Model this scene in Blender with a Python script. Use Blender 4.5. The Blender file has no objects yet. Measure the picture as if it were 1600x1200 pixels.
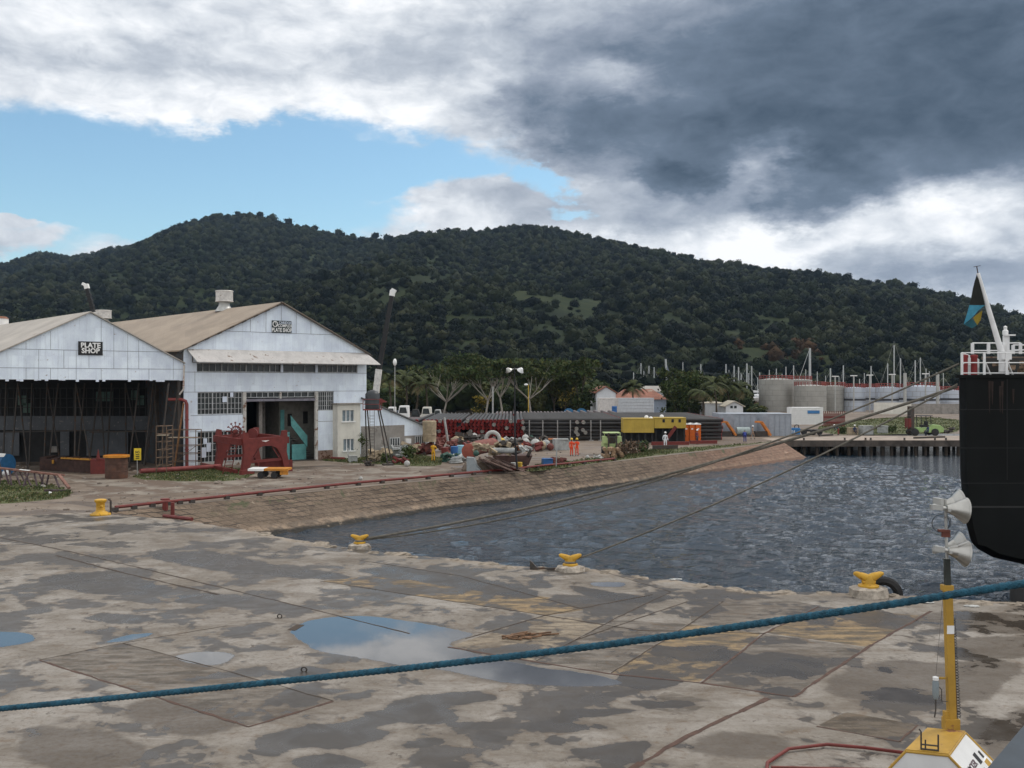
import bpy, bmesh, math, random
import numpy as np
from mathutils import Vector, Matrix
random.seed(7); np.random.seed(7)
S = bpy.context.scene
COL = S.collection
F = 1570.0; HC = 7.5; U0 = 800.0; V0 = 597.0      # focal length and horizon of the photograph, eye 7.5 m above the quay
def G(u, v, z=0.0):
    Y = F*(HC-z)/(v-V0); return Vector(((u-U0)/F*Y, Y, z))
def P(u, v, Y): return Vector(((u-U0)/F*Y, Y, HC-(v-V0)/F*Y))
# ---------------------------------------------------------------- camera
cam = bpy.data.cameras.new("camera"); co = bpy.data.objects.new("camera", cam); COL.objects.link(co)
co.location = (0, 0, HC); co.rotation_euler = (math.radians(90), 0, 0)
cam.sensor_width = 36; cam.lens = 36*F/1600; cam.shift_y = -3/1600; cam.clip_start = .2; cam.clip_end = 9000
S.camera = co
S.view_settings.view_transform = 'Standard'; S.view_settings.look = 'None'
S.view_settings.exposure = 0.31; S.view_settings.gamma = 1
S.cycles.use_denoising = True
S.cycles.max_bounces = 8; S.cycles.volume_bounces = 0
# ---------------------------------------------------------------- node helpers
class NT:
    def __init__(s, tree): s.t = tree; s.n = tree.nodes; s.l = tree.links
    def new(s, typ, **kw):
        n = s.n.new(typ)
        for k, v in kw.items():
            if hasattr(n, k): setattr(n, k, v)
        return n
    def put(s, sock, val):
        if hasattr(val, 'is_linked') or hasattr(val, 'links'): s.l.new(val, sock)
        else: sock.default_value = val
    def math(s, op, a, b=None, c=None, clamp=False):
        n = s.n.new('ShaderNodeMath'); n.operation = op; n.use_clamp = clamp
        s.put(n.inputs[0], a)
        if b is not None: s.put(n.inputs[1], b)
        if c is not None: s.put(n.inputs[2], c)
        return n.outputs[0]
    def vmath(s, op, a, b=None, c=None):
        n = s.n.new('ShaderNodeVectorMath'); n.operation = op
        s.put(n.inputs[0], a)
        if b is not None: s.put(n.inputs[1], b)
        if c is not None: s.put(n.inputs[2], c)
        return n.outputs['Value'] if op in ('LENGTH', 'DOT_PRODUCT', 'DISTANCE') else n.outputs[0]
    def noise(s, vec, scale, detail=4, rough=.55, dist=0.0, dim='3D'):
        n = s.n.new('ShaderNodeTexNoise'); n.noise_dimensions = dim
        if vec is not None: s.l.new(vec, n.inputs['Vector'])
        n.inputs['Scale'].default_value = scale; n.inputs['Detail'].default_value = detail
        n.inputs['Roughness'].default_value = rough; n.inputs['Distortion'].default_value = dist
        return n.outputs['Fac']
    def step(s, x, a, b, lo=0.0, hi=1.0):
        n = s.n.new('ShaderNodeMapRange'); n.interpolation_type = 'SMOOTHSTEP'
        s.put(n.inputs['Value'], x); n.inputs['From Min'].default_value = a; n.inputs['From Max'].default_value = b
        n.inputs['To Min'].default_value = lo; n.inputs['To Max'].default_value = hi
        return n.outputs['Result']
    def mix(s, f, a, b, mode='MIX'):
        n = s.n.new('ShaderNodeMix'); n.data_type = 'RGBA'; n.blend_type = mode
        s.put(n.inputs[0], f)
        for k, x in ((6, a), (7, b)):
            if isinstance(x, (tuple, list)) and len(x) == 3: x = (*x, 1)
            s.put(n.inputs[k], x)
        return n.outputs[2]
    def ramp(s, x, pts):
        n = s.n.new('ShaderNodeValToRGB'); s.l.new(x, n.inputs[0]); e = n.color_ramp.elements
        while len(e) < len(pts): e.new(.5)
        for i, (p, c) in enumerate(pts): e[i].position = p; e[i].color = (*c, 1)
        return n.outputs[0]
    def ell(s, vec, c, r, soft=1.0):        # 1 at the centre of an ellipse, 0 outside it
        k = s.vmath('SUBTRACT', vec, (c[0], c[1], 0)); k = s.vmath('MULTIPLY', k, (1/r[0], 1/r[1], 0))
        return s.step(s.vmath('LENGTH', k), 1.0+.35*soft, 1.0-.65*soft)
# ---------------------------------------------------------------- sky
SUN_EL, SUN_AZ = math.radians(50), math.radians(62)      # azimuth to the right of the view (+Y), a veiled sun
w = bpy.data.worlds.new("World"); S.world = w; w.use_nodes = True
nt = NT(w.node_tree); w.node_tree.nodes.clear()
tc = nt.new('ShaderNodeTexCoord').outputs['Generated']
sep = nt.new('ShaderNodeSeparateXYZ'); nt.l.new(tc, sep.inputs[0])
az = nt.math('ARCTAN2', sep.outputs[0], sep.outputs[1])
hz = nt.math('SQRT', nt.math('ADD', nt.math('MULTIPLY', sep.outputs[0], sep.outputs[0]), nt.math('MULTIPLY', sep.outputs[1], sep.outputs[1])))
vv = nt.math('DIVIDE', sep.outputs[2], nt.math('MAXIMUM', hz, .05))
cmb = nt.new('ShaderNodeCombineXYZ'); nt.l.new(az, cmb.inputs[0]); nt.l.new(vv, cmb.inputs[1])
sv = cmb.outputs[0]
def sp(u, v):
    a = math.atan((u-U0)/F); return (a, (V0-v)/F*math.cos(a))
def sr(ru, rv): return (ru/F, rv/F)
nb = nt.vmath('MULTIPLY', sv, (1.0, 1.9, 1.0))
warpn = nt.new('ShaderNodeTexNoise'); nt.l.new(nb, warpn.inputs['Vector']); warpn.inputs['Scale'].default_value = 7; warpn.inputs['Detail'].default_value = 6; warpn.inputs['Roughness'].default_value = .62
wv = nt.vmath('MULTIPLY', nt.vmath('SUBTRACT', warpn.outputs['Color'], (.5, .5, .5)), (.20, .10, 0))
dv = nt.vmath('ADD', sv, wv)                               # warped direction, so that cloud edges billow
n1 = nt.noise(nb, 9, 9, .6, .3); n2 = nt.noise(nb, 3.2, 6, .55); n3 = nt.noise(nb, 26, 7, .62, .5)
def total(lst, vec=dv):
    acc = None
    for u, v, ru, rv, wgt, soft in lst:
        e = nt.math('MULTIPLY', nt.ell(vec, sp(u, v), sr(ru, rv), soft), wgt)
        acc = e if acc is None else nt.math('ADD', acc, e)
    return acc
blue = total([(330, 278, 480, 96, 1.3, .6), (560, 232, 270, 66, .8, .6), (60, 330, 260, 85, .9, .7), (845, 275, 62, 36, 1.0, .6), (760, 330, 60, 40, .15, .8), (880, 325, 50, 14, .8, .7),
              (620, 330, 130, 40, -.25, .8), (740, 320, 120, 60, -1.0, .7), (40, 350, 90, 26, -1.0, .8), (30, 330, 30, 12, -.9, .8), (500, 210, 120, 14, -.3, .8), (700, 180, 120, 25, -.3, .8)])
blue = nt.math('ADD', blue, nt.math('MULTIPLY', nt.math('SUBTRACT', n1, .5), 1.1)); blue = nt.math('ADD', blue, nt.math('MULTIPLY', nt.math('SUBTRACT', n3, .5), .45))
bmask = nt.step(blue, .16, 1.12)
dark = total([(1560, 110, 640, 225, .50, 1.25), (1120, 60, 480, 130, .17, 1.2), (1110, 215, 250, 70, .26, .9), (1480, 215, 280, 95, .12, 1.), (1600, 150, 260, 160, .14, 1.2),
              (1060, 268, 85, 36, .26, .8), (1270, 285, 95, 58, .26, .8), (880, 185, 100, 55, .22, .9), (1230, 60, 500, 90, .08, 1.2), (140, 85, 190, 40, .09, 1.),
              (430, 110, 230, 50, .05, 1.), (680, 75, 300, 50, .06, 1.), (950, 112, 60, 34, -.24, 1.4), (900, 150, 60, 20, -.12, 1.3), (1200, 265, 80, 30, -.18, .8), (1560, 440, 160, 40, .22, 1.), (1400, 420, 160, 40, .12, 1.), (1100, 350, 150, 40, .06, 1.),
              (1300, 365, 230, 48, -.22, 1.), (1520, 315, 150, 32, -.20, .9), (1200, 240, 60, 26, -.2, .9), (520, 150, 260, 36, -.06, 1.), (200, 20, 420, 60, -.02, 1.2), (760, 20, 200, 60, -.05, 1.2), (780, 130, 120, 50, -.06, 1.2), (1000, 395, 300, 40, -.08, 1.), (1150, 350, 120, 26, -.06, .9), (880, 330, 160, 40, .10, 1.), (760, 300, 120, 40, .08, 1.)])
dark = nt.math('ADD', dark, nt.math('MULTIPLY', nt.math('SUBTRACT', n1, .5), .42))
dark = nt.math('ADD', dark, nt.math('MULTIPLY', nt.math('SUBTRACT', n3, .5), .30))
dark = nt.math('ADD', dark, nt.math('MULTIPLY', nt.math('SUBTRACT', n2, .5), .42))
hi = nt.math('MULTIPLY', nt.step(vv, .385, .50), nt.step(nt.noise(nb, 2.2, 5, .6), .38, .60, -.85, -.12))       # unseen broken cloud above the frame, brightened for glints on the water
dark = nt.math('ADD', dark, hi)
dark = nt.math('ADD', dark, nt.step(sep.outputs[1], .25, -.35, 0, -.30))                                      # unseen sky behind the camera, brightened to light the shed gables
ccol = nt.ramp(nt.math('ADD', dark, .12, clamp=True), [(0.0, (.86, .87, .89)), (.10, (.66, .69, .73)), (.22, (.44, .48, .54)), (.38, (.27, .31, .38)), (.60, (.125, .165, .225)), (1.0, (.034, .056, .088))])
ccol = nt.vmath('SCALE', ccol); ccol.node.inputs['Scale'].default_value = 10.0
sky = nt.new('ShaderNodeTexSky'); sky.sky_type = 'NISHITA'; sky.sun_disc = False
sky.sun_elevation = SUN_EL; sky.sun_rotation = SUN_AZ; sky.air_density = 1.0; sky.dust_density = .6; sky.ozone_density = 2.0
bl = nt.mix(1.0, sky.outputs[0], (1.10, 1.27, 1.22), 'MULTIPLY')
fin = nt.mix(bmask, ccol, bl)
fin = nt.mix(nt.step(vv, -.02, -.005), (1.2, 1.4, 1.6), fin)
bg = nt.new('ShaderNodeBackground'); bg.inputs['Strength'].default_value = .1; nt.l.new(fin, bg.inputs['Color'])
wo = nt.new('ShaderNodeOutputWorld'); nt.l.new(bg.outputs[0], wo.inputs['Surface'])
# ---------------------------------------------------------------- sun behind thin cloud
sd = bpy.data.lights.new("sun", 'SUN'); sd.energy = 1.15; sd.angle = math.radians(10); sd.color = (1.0, .95, .87)
so = bpy.data.objects.new("sun", sd); COL.objects.link(so)
sdir = Vector((math.sin(SUN_AZ)*math.cos(SUN_EL), math.cos(SUN_AZ)*math.cos(SUN_EL), math.sin(SUN_EL)))
so.rotation_euler = (-sdir).to_track_quat('-Z', 'Y').to_euler(); so.location = sdir*300+Vector((0, 0, 0))
# ---------------------------------------------------------------- materials
MATS = {}
def mat(name, col, rough=.75, metal=0.0, var=.18, scale=2.5, rust=0.0, rcol=(.10, .045, .025), rscale=3.0, bump=0.0, bscale=12, streak=0.0, rot=0.0, spec=.4, panel=None):
    if name in MATS: return MATS[name]
    m = bpy.data.materials.new(name); m.use_nodes = True; MATS[name] = m
    n = NT(m.node_tree); b = m.node_tree.nodes['Principled BSDF']
    tc = n.new('ShaderNodeTexCoord').outputs['Object']
    if rot:
        mp = n.new('ShaderNodeMapping'); n.l.new(tc, mp.inputs[0]); mp.inputs['Rotation'].default_value = (0, 0, rot); tc = mp.outputs[0]
    f = n.noise(tc, scale, 6, .6)
    f = n.step(f, .28, .72)
    c = n.mix(f, tuple(x*(1-var) for x in col), tuple(min(1, x*(1+var)) for x in col))
    if panel:                              # sheets of slightly different age, laid in courses
        sx_ = n.new('ShaderNodeSeparateXYZ'); n.l.new(tc, sx_.inputs[0]); cx_ = n.new('ShaderNodeCombineXYZ'); n.l.new(n.math('ADD', sx_.outputs[0], n.math('MULTIPLY', sx_.outputs[1], .31)), cx_.inputs[0]); n.l.new(sx_.outputs[2], cx_.inputs[1])
        bk = n.new('ShaderNodeTexBrick'); n.l.new(cx_.outputs[0], bk.inputs['Vector']); bk.inputs['Scale'].default_value = 1; bk.inputs['Brick Width'].default_value = panel[0]; bk.inputs['Row Height'].default_value = panel[1]; bk.inputs['Mortar Size'].default_value = .012; bk.offset = .5
        bk.inputs['Color1'].default_value = (1, 1, 1, 1); k_ = 1-panel[2]; bk.inputs['Color2'].default_value = (k_, k_, k_*1.01, 1); bk.inputs['Mortar'].default_value = (.86, .86, .87, 1); c = n.mix(1.0, c, bk.outputs['Color'], 'MULTIPLY')
    if streak:
        sv_ = n.vmath('MULTIPLY', tc, (5.0, 5.0, .35)); s_ = n.noise(sv_, 1.0, 5, .65)
        c = n.mix(n.math('MULTIPLY', n.step(s_, .5, .75), streak), c, tuple(x*.55 for x in col))
    if rust:
        r_ = n.noise(tc, rscale, 8, .68); r_ = n.step(r_, .72-rust*.45, .80-rust*.45)
        c = n.mix(r_, c, rcol); n.l.new(n.math('MULTIPLY_ADD', r_, .9-rough if rough < .9 else 0.0, rough), b.inputs['Roughness'])
    else: b.inputs['Roughness'].default_value = rough
    n.l.new(c, b.inputs['Base Color']); b.inputs['Metallic'].default_value = metal; b.inputs['Specular IOR Level'].default_value = spec
    if bump:
        bn = n.new('ShaderNodeBump'); bn.inputs['Strength'].default_value = bump; bn.inputs['Distance'].default_value = .05
        n.l.new(n.noise(tc, bscale, 6, .6), bn.inputs['Height']); n.l.new(bn.outputs[0], b.inputs['Normal'])
    return m
SPLIT = {'pipe_bracket', 'green_pane', 'lamp_bar', 'flange', 'bolt', 'wall_post', 'door_post', 'inner_column', 'raking_prop', 'awning_bracket', 'footing', 'leg_frame', 'port', 'tank_support', 'cleat', 'office_opening', 'text_line', 'post', 'support', 'cover_board', 'black_decal', 'cross_rail', 'pipe_support', 'fork', 'shed_frame', 'standard', 'bin_skid', 'runner', 'cross_girder'}
def nth(i): return ['first', 'second', 'third', 'fourth', 'fifth', 'sixth', 'seventh', 'eighth', 'ninth', 'tenth'][i] if i < 10 else '%d%s' % (i+1, {1: 'st', 2: 'nd', 3: 'rd'}.get((i+1) % 10 if (i+1) % 100 not in (11, 12, 13) else 0, 'th'))
# ---------------------------------------------------------------- mesh builder
class MB:
    def __init__(s, T=None): s.v = []; s.f = []; s.mi = []; s.T = T; s.k = 0; s.st = []
    def add(s, vs, fs):
        b = len(s.v); s.st.append((b, len(s.f)))
        s.v += [tuple(s.T @ Vector(x)) if s.T else tuple(x) for x in vs]
        s.f += [tuple(i+b for i in q) for q in fs]; s.mi += [s.k]*len(fs); return s
    def boxf(s, x0, x1, y0, y1, z0, z1):
        return s.add([(x0,y0,z0),(x1,y0,z0),(x1,y1,z0),(x0,y1,z0),(x0,y0,z1),(x1,y0,z1),(x1,y1,z1),(x0,y1,z1)],
                     [(0,3,2,1),(4,5,6,7),(0,1,5,4),(1,2,6,5),(2,3,7,6),(3,0,4,7)])
    def box(s, c, d, rz=0.0, rx=0.0, ry=0.0):
        M = Matrix.Translation(Vector(c)) @ Matrix.Rotation(rz, 4, 'Z') @ Matrix.Rotation(ry, 4, 'Y') @ Matrix.Rotation(rx, 4, 'X')
        x, y, z = d[0]/2, d[1]/2, d[2]/2
        vs = [M @ Vector(p) for p in ((-x,-y,-z),(x,-y,-z),(x,y,-z),(-x,y,-z),(-x,-y,z),(x,-y,z),(x,y,z),(-x,y,z))]
        return s.add(vs, [(0,3,2,1),(4,5,6,7),(0,1,5,4),(1,2,6,5),(2,3,7,6),(3,0,4,7)])
    def prism(s, poly, d):
        n = len(poly); d = Vector(d); a = [Vector(p) for p in poly]
        nrm = Vector((0, 0, 0))
        for i in range(n): nrm += a[i].cross(a[(i+1) % n])
        if nrm.dot(d) > 0: a = a[::-1]
        vs = a+[p+d for p in a]
        return s.add(vs, [tuple(range(n)), tuple(range(2*n-1, n-1, -1))]+[(i, i+n, (i+1) % n+n, (i+1) % n) for i in range(n)])
    def tube(s, pts, r, n=8, caps=True):
        pts = [Vector(p) for p in pts]; m = len(pts); rs = r if isinstance(r, (list, tuple)) else [r]*m
        vs = []; fs = []; up = None
        for i, p in enumerate(pts):
            t = (pts[min(i+1, m-1)]-pts[max(i-1, 0)]).normalized()
            if up is None: up = Vector((0, 0, 1)) if abs(t.z) < .9 else Vector((1, 0, 0))
            a = t.cross(up).normalized(); b = a.cross(t); up = b
            for k in range(n):
                th = 2*math.pi*k/n; vs.append(p+(a*math.cos(th)+b*math.sin(th))*rs[i])
        for i in range(m-1):
            for k in range(n):
                k2 = (k+1) % n; fs.append((i*n+k, i*n+k2, (i+1)*n+k2, (i+1)*n+k))
        if caps: fs += [tuple(range(n-1, -1, -1)), tuple(range((m-1)*n, m*n))]
        return s.add(vs, fs)
    def beam(s, p, q, w_, h_=None):
        p, q = Vector(p), Vector(q); t = (q-p).normalized(); h_ = h_ or w_
        up = Vector((0, 0, 1)) if abs(t.z) < .95 else Vector((0, 1, 0))
        a = t.cross(up).normalized()*w_/2; b = a.cross(t).normalized()*h_/2
        vs = [p-a-b, p+a-b, p+a+b, p-a+b, q-a-b, q+a-b, q+a+b, q-a+b]
        return s.add(vs, [(0,1,2,3),(7,6,5,4),(0,4,5,1),(1,5,6,2),(2,6,7,3),(3,7,4,0)])
    def lathe(s, prof, c=(0,0,0), n=16, axis=(0,0,1)):
        ax = Vector(axis).normalized(); q = Vector((0,0,1)).rotation_difference(ax); c = Vector(c); vs = []; fs = []; m = len(prof)
        for r, z in prof:
            for k in range(n):
                th = 2*math.pi*k/n; vs.append(c+q @ Vector((r*math.cos(th), r*math.sin(th), z)))
        for i in range(m-1):
            for k in range(n):
                k2 = (k+1) % n; fs.append((i*n+k, i*n+k2, (i+1)*n+k2, (i+1)*n+k))
        if prof[0][0] > 1e-4: fs.append(tuple(range(n-1, -1, -1)))
        if prof[-1][0] > 1e-4: fs.append(tuple(range((m-1)*n, m*n)))
        return s.add(vs, fs)
    def ball(s, c, r, n=10, m=6, sc=(1,1,1), jit=0.0):
        pr = [(math.sin(math.pi*i/m), -math.cos(math.pi*i/m)) for i in range(m+1)]
        vs = []; fs = []; c = Vector(c)
        for a, z in pr:
            for k in range(n):
                th = 2*math.pi*k/n; j = 1+random.uniform(-jit, jit)
                vs.append(c+Vector((a*math.cos(th)*sc[0], a*math.sin(th)*sc[1], z*sc[2]))*r*j)
        for i in range(m):
            for k in range(n):
                k2 = (k+1) % n; fs.append((i*n+k, i*n+k2, (i+1)*n+k2, (i+1)*n+k))
        return s.add(vs, fs)
    def torus(s, c, R, r, axis=(0,0,1), n=24, m=8):
        ax = Vector(axis).normalized(); q = Vector((0,0,1)).rotation_difference(ax); c = Vector(c); vs = []; fs = []
        for i in range(n):
            for k in range(m):
                a, b = 2*math.pi*i/n, 2*math.pi*k/m
                vs.append(c+q @ Vector(((R+r*math.cos(b))*math.cos(a), (R+r*math.cos(b))*math.sin(a), r*math.sin(b))))
        for i in range(n):
            for k in range(m): fs.append((i*m+k, ((i+1) % n)*m+k, ((i+1) % n)*m+(k+1) % m, i*m+(k+1) % m))
        return s.add(vs, fs)
    def build(s, name, mats, parent=None, smooth=False, bevel=0.0, kind=None):
        if name in SPLIT and len(s.st) > 1 and parent is not None:
            out = None; st = s.st+[(len(s.v), len(s.f))]
            for (v0, f0), (v1, f1) in zip(st, st[1:]):
                q = MB(); q.v = s.v[v0:v1]; q.f = [tuple(i-v0 for i in f) for f in s.f[f0:f1]]; q.mi = s.mi[f0:f1]; q.st = [(0, 0)]
                o = q.build(name, mats, parent, smooth, bevel, kind); out = out or o
            return out
        me = bpy.data.meshes.new(name); off = parent_origin(parent)
        me.from_pydata([(a-off[0], b-off[1], c-off[2]) for a, b, c in s.v] if off.length > 0 else s.v, [], s.f)
        if not isinstance(mats, (list, tuple)): mats = [mats]
        for m in mats: me.materials.append(m)
        if any(s.mi): me.polygons.foreach_set('material_index', s.mi)
        if smooth:
            me.polygons.foreach_set('use_smooth', [True]*len(me.polygons)); me.set_sharp_from_angle(angle=math.radians(42))
        me.update()
        o = bpy.data.objects.new(name, me); COL.objects.link(o); o.parent = parent
        if bevel:
            b = o.modifiers.new('bevel', 'BEVEL'); b.width = bevel; b.segments = 2; b.limit_method = 'ANGLE'
        if kind: o['kind'] = kind
        return o
def parent_origin(p):
    off = Vector((0, 0, 0))
    while p is not None: off += Vector(p.location); p = p.parent
    return off
def thing(name, label, cat, loc=(0, 0, 0), group=None):
    o = bpy.data.objects.new(name, None); COL.objects.link(o); o.location = loc; o.empty_display_size = .3
    o['label'] = label; o['category'] = cat
    if group: o['group'] = group
    return o
def tag(o, label, cat, group=None):
    o['label'] = label; o['category'] = cat
    if group: o['group'] = group
    return o
def origin(o, loc):          # move a one-mesh thing's origin to its base
    loc = Vector(loc); o.data.transform(Matrix.Translation(-loc)); o.location = loc; return o
def dup(root, loc, rz=None, label=None):
    r = root.copy(); COL.objects.link(r); r.location = loc
    if rz is not None: r.rotation_euler = (0, 0, rz)
    if label: r['label'] = label
    for ch in list(root.children):
        c = ch.copy(); COL.objects.link(c); c.parent = r
        for g in list(ch.children):
            d = g.copy(); COL.objects.link(d); d.parent = c
    return r
# value noise in numpy
_tab = np.random.RandomState(3).rand(256, 256)
def vnoise(x, y):
    xi = np.floor(x).astype(int); yi = np.floor(y).astype(int); fx = x-xi; fy = y-yi
    fx = fx*fx*(3-2*fx); fy = fy*fy*(3-2*fy); t = lambda a, b: _tab[a % 256, b % 256]
    return (t(xi, yi)*(1-fx)+t(xi+1, yi)*fx)*(1-fy)+(t(xi, yi+1)*(1-fx)+t(xi+1, yi+1)*fx)*fy
def fbm(x, y, o=5):
    s = 0; a = .5
    for i in range(o): s = s+a*vnoise(x*2**i+17*i, y*2**i+31*i); a *= .5
    return s
def mesh_np(name, V, Fc, mats, mi=None, smooth=False, parent=None):
    me = bpy.data.meshes.new(name); V = np.asarray(V, np.float32); n = len(Fc); k = Fc.shape[1]
    me.vertices.add(len(V)); me.vertices.foreach_set('co', V.ravel())
    me.loops.add(n*k); me.loops.foreach_set('vertex_index', Fc.ravel().astype(np.int32))
    me.polygons.add(n); me.polygons.foreach_set('loop_start', np.arange(0, n*k, k, dtype=np.int32))
    for m in mats: me.materials.append(m)
    if mi is not None: me.polygons.foreach_set('material_index', np.asarray(mi, np.int32))
    me.update(calc_edges=True)
    if smooth: me.polygons.foreach_set('use_smooth', np.ones(n, bool))
    o = bpy.data.objects.new(name, me); COL.objects.link(o); o.parent = parent; return o
def flat(name, poly, z, m, kind='structure'):
    bm = bmesh.new(); vs = [bm.verts.new((p[0], p[1], z)) for p in poly]; f = bm.faces.new(vs)
    f.normal_update()
    if f.normal.z < 0: f.normal_flip()
    bmesh.ops.triangulate(bm, faces=[f]); me = bpy.data.meshes.new(name); bm.to_mesh(me); bm.free()
    me.materials.append(m); o = bpy.data.objects.new(name, me); COL.objects.link(o); o['kind'] = kind; return o
# ================================================================ GROUND, QUAY, WATER
ZW = -2.0
def jitline(pts, step, amp, z=0.0, seed=1):
    r = random.Random(seed); out = [pts[0]]
    for a, b in zip(pts, pts[1:]):
        a2, b2 = Vector(a[:2]), Vector(b[:2]); L = (b2-a2).length; k = max(1, int(L/step)); nrm = Vector((-(b2-a2).y, (b2-a2).x)).normalized()
        for i in range(1, k+1):
            p = a2.lerp(b2, i/k)
            if i < k: p = p+nrm*r.gauss(0, amp)
            out.append((p.x, p.y))
    return [(p[0], p[1]) for p in out]
Qpx = [(158, 801), (300, 815), (400, 831), (455, 842), (498, 849), (560, 858), (640, 868), (720, 874), (800, 884), (850, 888), (930, 889), (1000, 903), (1060, 907), (1120, 916), (1168, 924), (1300, 926), (1400, 930), (1500, 937), (1620, 943)]
Q = [tuple(G(u, v)[:2]) for u, v in Qpx]
Qj = jitline(Q, .35, .07, seed=4)
Tpx = [(158, 801), (300, 787), (430, 774), (560, 761.5), (650, 753), (740, 745), (840, 735), (960, 721.5), (1063, 709.5), (1137, 701.5), (1222, 690)]
T_ = [tuple(G(u, v)[:2]) for u, v in Tpx]
Wpx = [(330, 850), (430, 835), (500, 826), (600, 810), (719, 792), (840, 778), (900, 768), (1020, 751), (1180, 727.5), (1262, 716)]
W_ = [tuple(G(u, v, ZW)[:2]) for u, v in Wpx]
PL = T_[0]                                             # corner where quay, yard and slope meet
yl = [tuple(G(u, v)[:2]) for u, v in [(110, 801), (40, 806), (-40, 809)]]

def surf_coords(n):
    return n.new('ShaderNodeTexCoord').outputs['Object']
# --- quay concrete: cast slabs, wear, stains, damp areas and standing water
m = bpy.data.materials.new('quay_concrete'); m.use_nodes = True; n = NT(m.node_tree); b = m.node_tree.nodes['Principled BSDF']
tc_ = surf_coords(n)
def attr(nm): a_ = n.new('ShaderNodeAttribute'); a_.attribute_name = nm; return a_.outputs['Fac']
big = n.noise(tc_, .11, 6, .6, .4); mid = n.noise(tc_, .55, 8, .62, .6); fine = n.noise(tc_, 6, 6, .65); speck = n.noise(tc_, 40, 3, .6); ed = n.noise(tc_, 1.6, 8, .66, .5); ed2 = n.noise(tc_, 5.0, 5, .7)
tone = n.math('MULTIPLY_ADD', mid, .6, n.math('MULTIPLY', big, .4))
c = n.ramp(tone, [(.32, (.115, .095, .075)), (.45, (.190, .166, .138)), (.58, (.275, .250, .220)), (.75, (.37, .345, .31))])
brush = n.noise(n.vmath('MULTIPLY', tc_, (1.0, 3.2, 1.0)), .9, 6, .65, .4)
def slab(c, nm, lo, hi): return n.mix(n.step(attr(nm), -.01, .03), c, n.mix(n.step(brush, .36, .64), lo, hi))
c = slab(c, 'tan', (.115, .092, .068), (.285, .235, .172)); c = slab(c, 'grey', (.085, .073, .060), (.20, .175, .148)); c = slab(c, 'ochre', (.09, .075, .056), (.29, .205, .11)); c = slab(c, 'sbrn', (.06, .048, .036), (.135, .108, .08))
c = n.mix(n.math('MULTIPLY', n.step(fine, .50, .72), .42), c, (.115, .09, .068)); c = n.mix(n.math('MULTIPLY', n.step(n.noise(tc_, 17, 4, .7), .56, .68), .5), c, (.10, .078, .06)); c = n.mix(n.math('MULTIPLY', n.step(n.noise(tc_, 11, 4, .7), .62, .70), .4), c, (.46, .43, .38))
c = n.mix(n.math('MULTIPLY', n.step(n.noise(tc_, 1.3, 6, .7, 1.0), .54, .70), .6), c, (.13, .085, .05)); c = n.mix(n.math('MULTIPLY', n.step(n.noise(n.vmath('MULTIPLY', tc_, (.5, 1.9, 1)), .6, 7, .68, .9), .50, .62), .45), c, (.12, .095, .072))
crack = n.math('ABSOLUTE', n.math('SUBTRACT', n.noise(tc_, .75, 5, .55, 1.2), .5)); c = n.mix(n.math('MULTIPLY', n.step(crack, .0035, .0005), n.math('MULTIPLY', n.step(big, .48, .56), .7)), c, (.06, .045, .035))
dk = n.math('MULTIPLY', n.step(n.noise(tc_, 1.7, 7, .7, .8), .60, .65), n.step(n.noise(tc_, .2, 3, .5), .44, .56)); c = n.mix(n.math('MULTIPLY', dk, .8), c, (.07, .055, .045))
c = n.mix(n.math('MULTIPLY', n.step(attr('edge'), .9, .15), n.step(ed, .42, .56, 0, .8)), c, (.29, .235, .18))          # worn pale rim along the water
rag = n.math('ADD', n.math('MULTIPLY', n.math('SUBTRACT', ed, .5), .95), n.math('MULTIPLY', n.math('SUBTRACT', ed2, .5), .22))
wetn = n.math('ADD', n.math('MULTIPLY', n.noise(tc_, .34, 5, .55, .5), .72), n.math('MULTIPLY', n.noise(tc_, 1.5, 4, .55, .4), .28)); rag2 = n.math('SUBTRACT', n.noise(tc_, .95, 5, .55, .7), .5)
sepq = n.new('ShaderNodeSeparateXYZ'); n.l.new(tc_, sepq.inputs[0]); far = n.step(sepq.outputs[1], 23, 31, 0, .035)
wr = n.math('ADD', wetn, far)
d_damp = n.math('ADD', n.math('ADD', attr('damp'), n.math('MULTIPLY', rag2, 1.15)), n.math('MULTIPLY', rag, .10)); d_brn = n.math('ADD', attr('brn'), n.math('MULTIPLY', rag, .75)); d_pud = n.math('ADD', attr('pud'), n.math('MULTIPLY', rag, .34))
dampm = n.math('MAXIMUM', n.step(d_damp, -.012, .022), n.math('MULTIPLY', n.step(wr, .548, .555), .85)); halo = n.math('MAXIMUM', n.step(d_damp, -.22, .0), n.math('MAXIMUM', n.step(d_pud, -.30, -.02), n.step(wr, .515, .545)))
brnm = n.math('MULTIPLY', n.step(d_brn, -.12, .12), .85); pudm = n.step(d_pud, -.005, .035)
c = n.mix(n.math('MULTIPLY', halo, .50), c, (.095, .075, .058)); c = n.mix(n.math('MULTIPLY', brnm, .78), c, n.mix(fine, (.055, .042, .030), (.088, .068, .050)))
c = n.mix(n.math('MULTIPLY', dampm, .88), c, n.mix(mid, (.026, .022, .019), (.062, .052, .042))); c = n.mix(n.math('MULTIPLY', pudm, .95), c, (.050, .046, .042))
rg = n.math('SUBTRACT', n.step(fine, .3, .8, .60, .95), n.math('MULTIPLY', halo, .12)); rg = n.math('ADD', n.math('MULTIPLY', rg, n.math('SUBTRACT', 1.0, dampm)), n.math('MULTIPLY', dampm, n.step(rag2, -.15, .15, .22, .42))); rg = n.math('SUBTRACT', rg, n.math('MULTIPLY', brnm, .22))
rg = n.math('MULTIPLY', n.math('MAXIMUM', rg, .10), n.math('MULTIPLY_ADD', pudm, -.97, 1.0)); rg = n.math('MAXIMUM', rg, .015)
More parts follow.
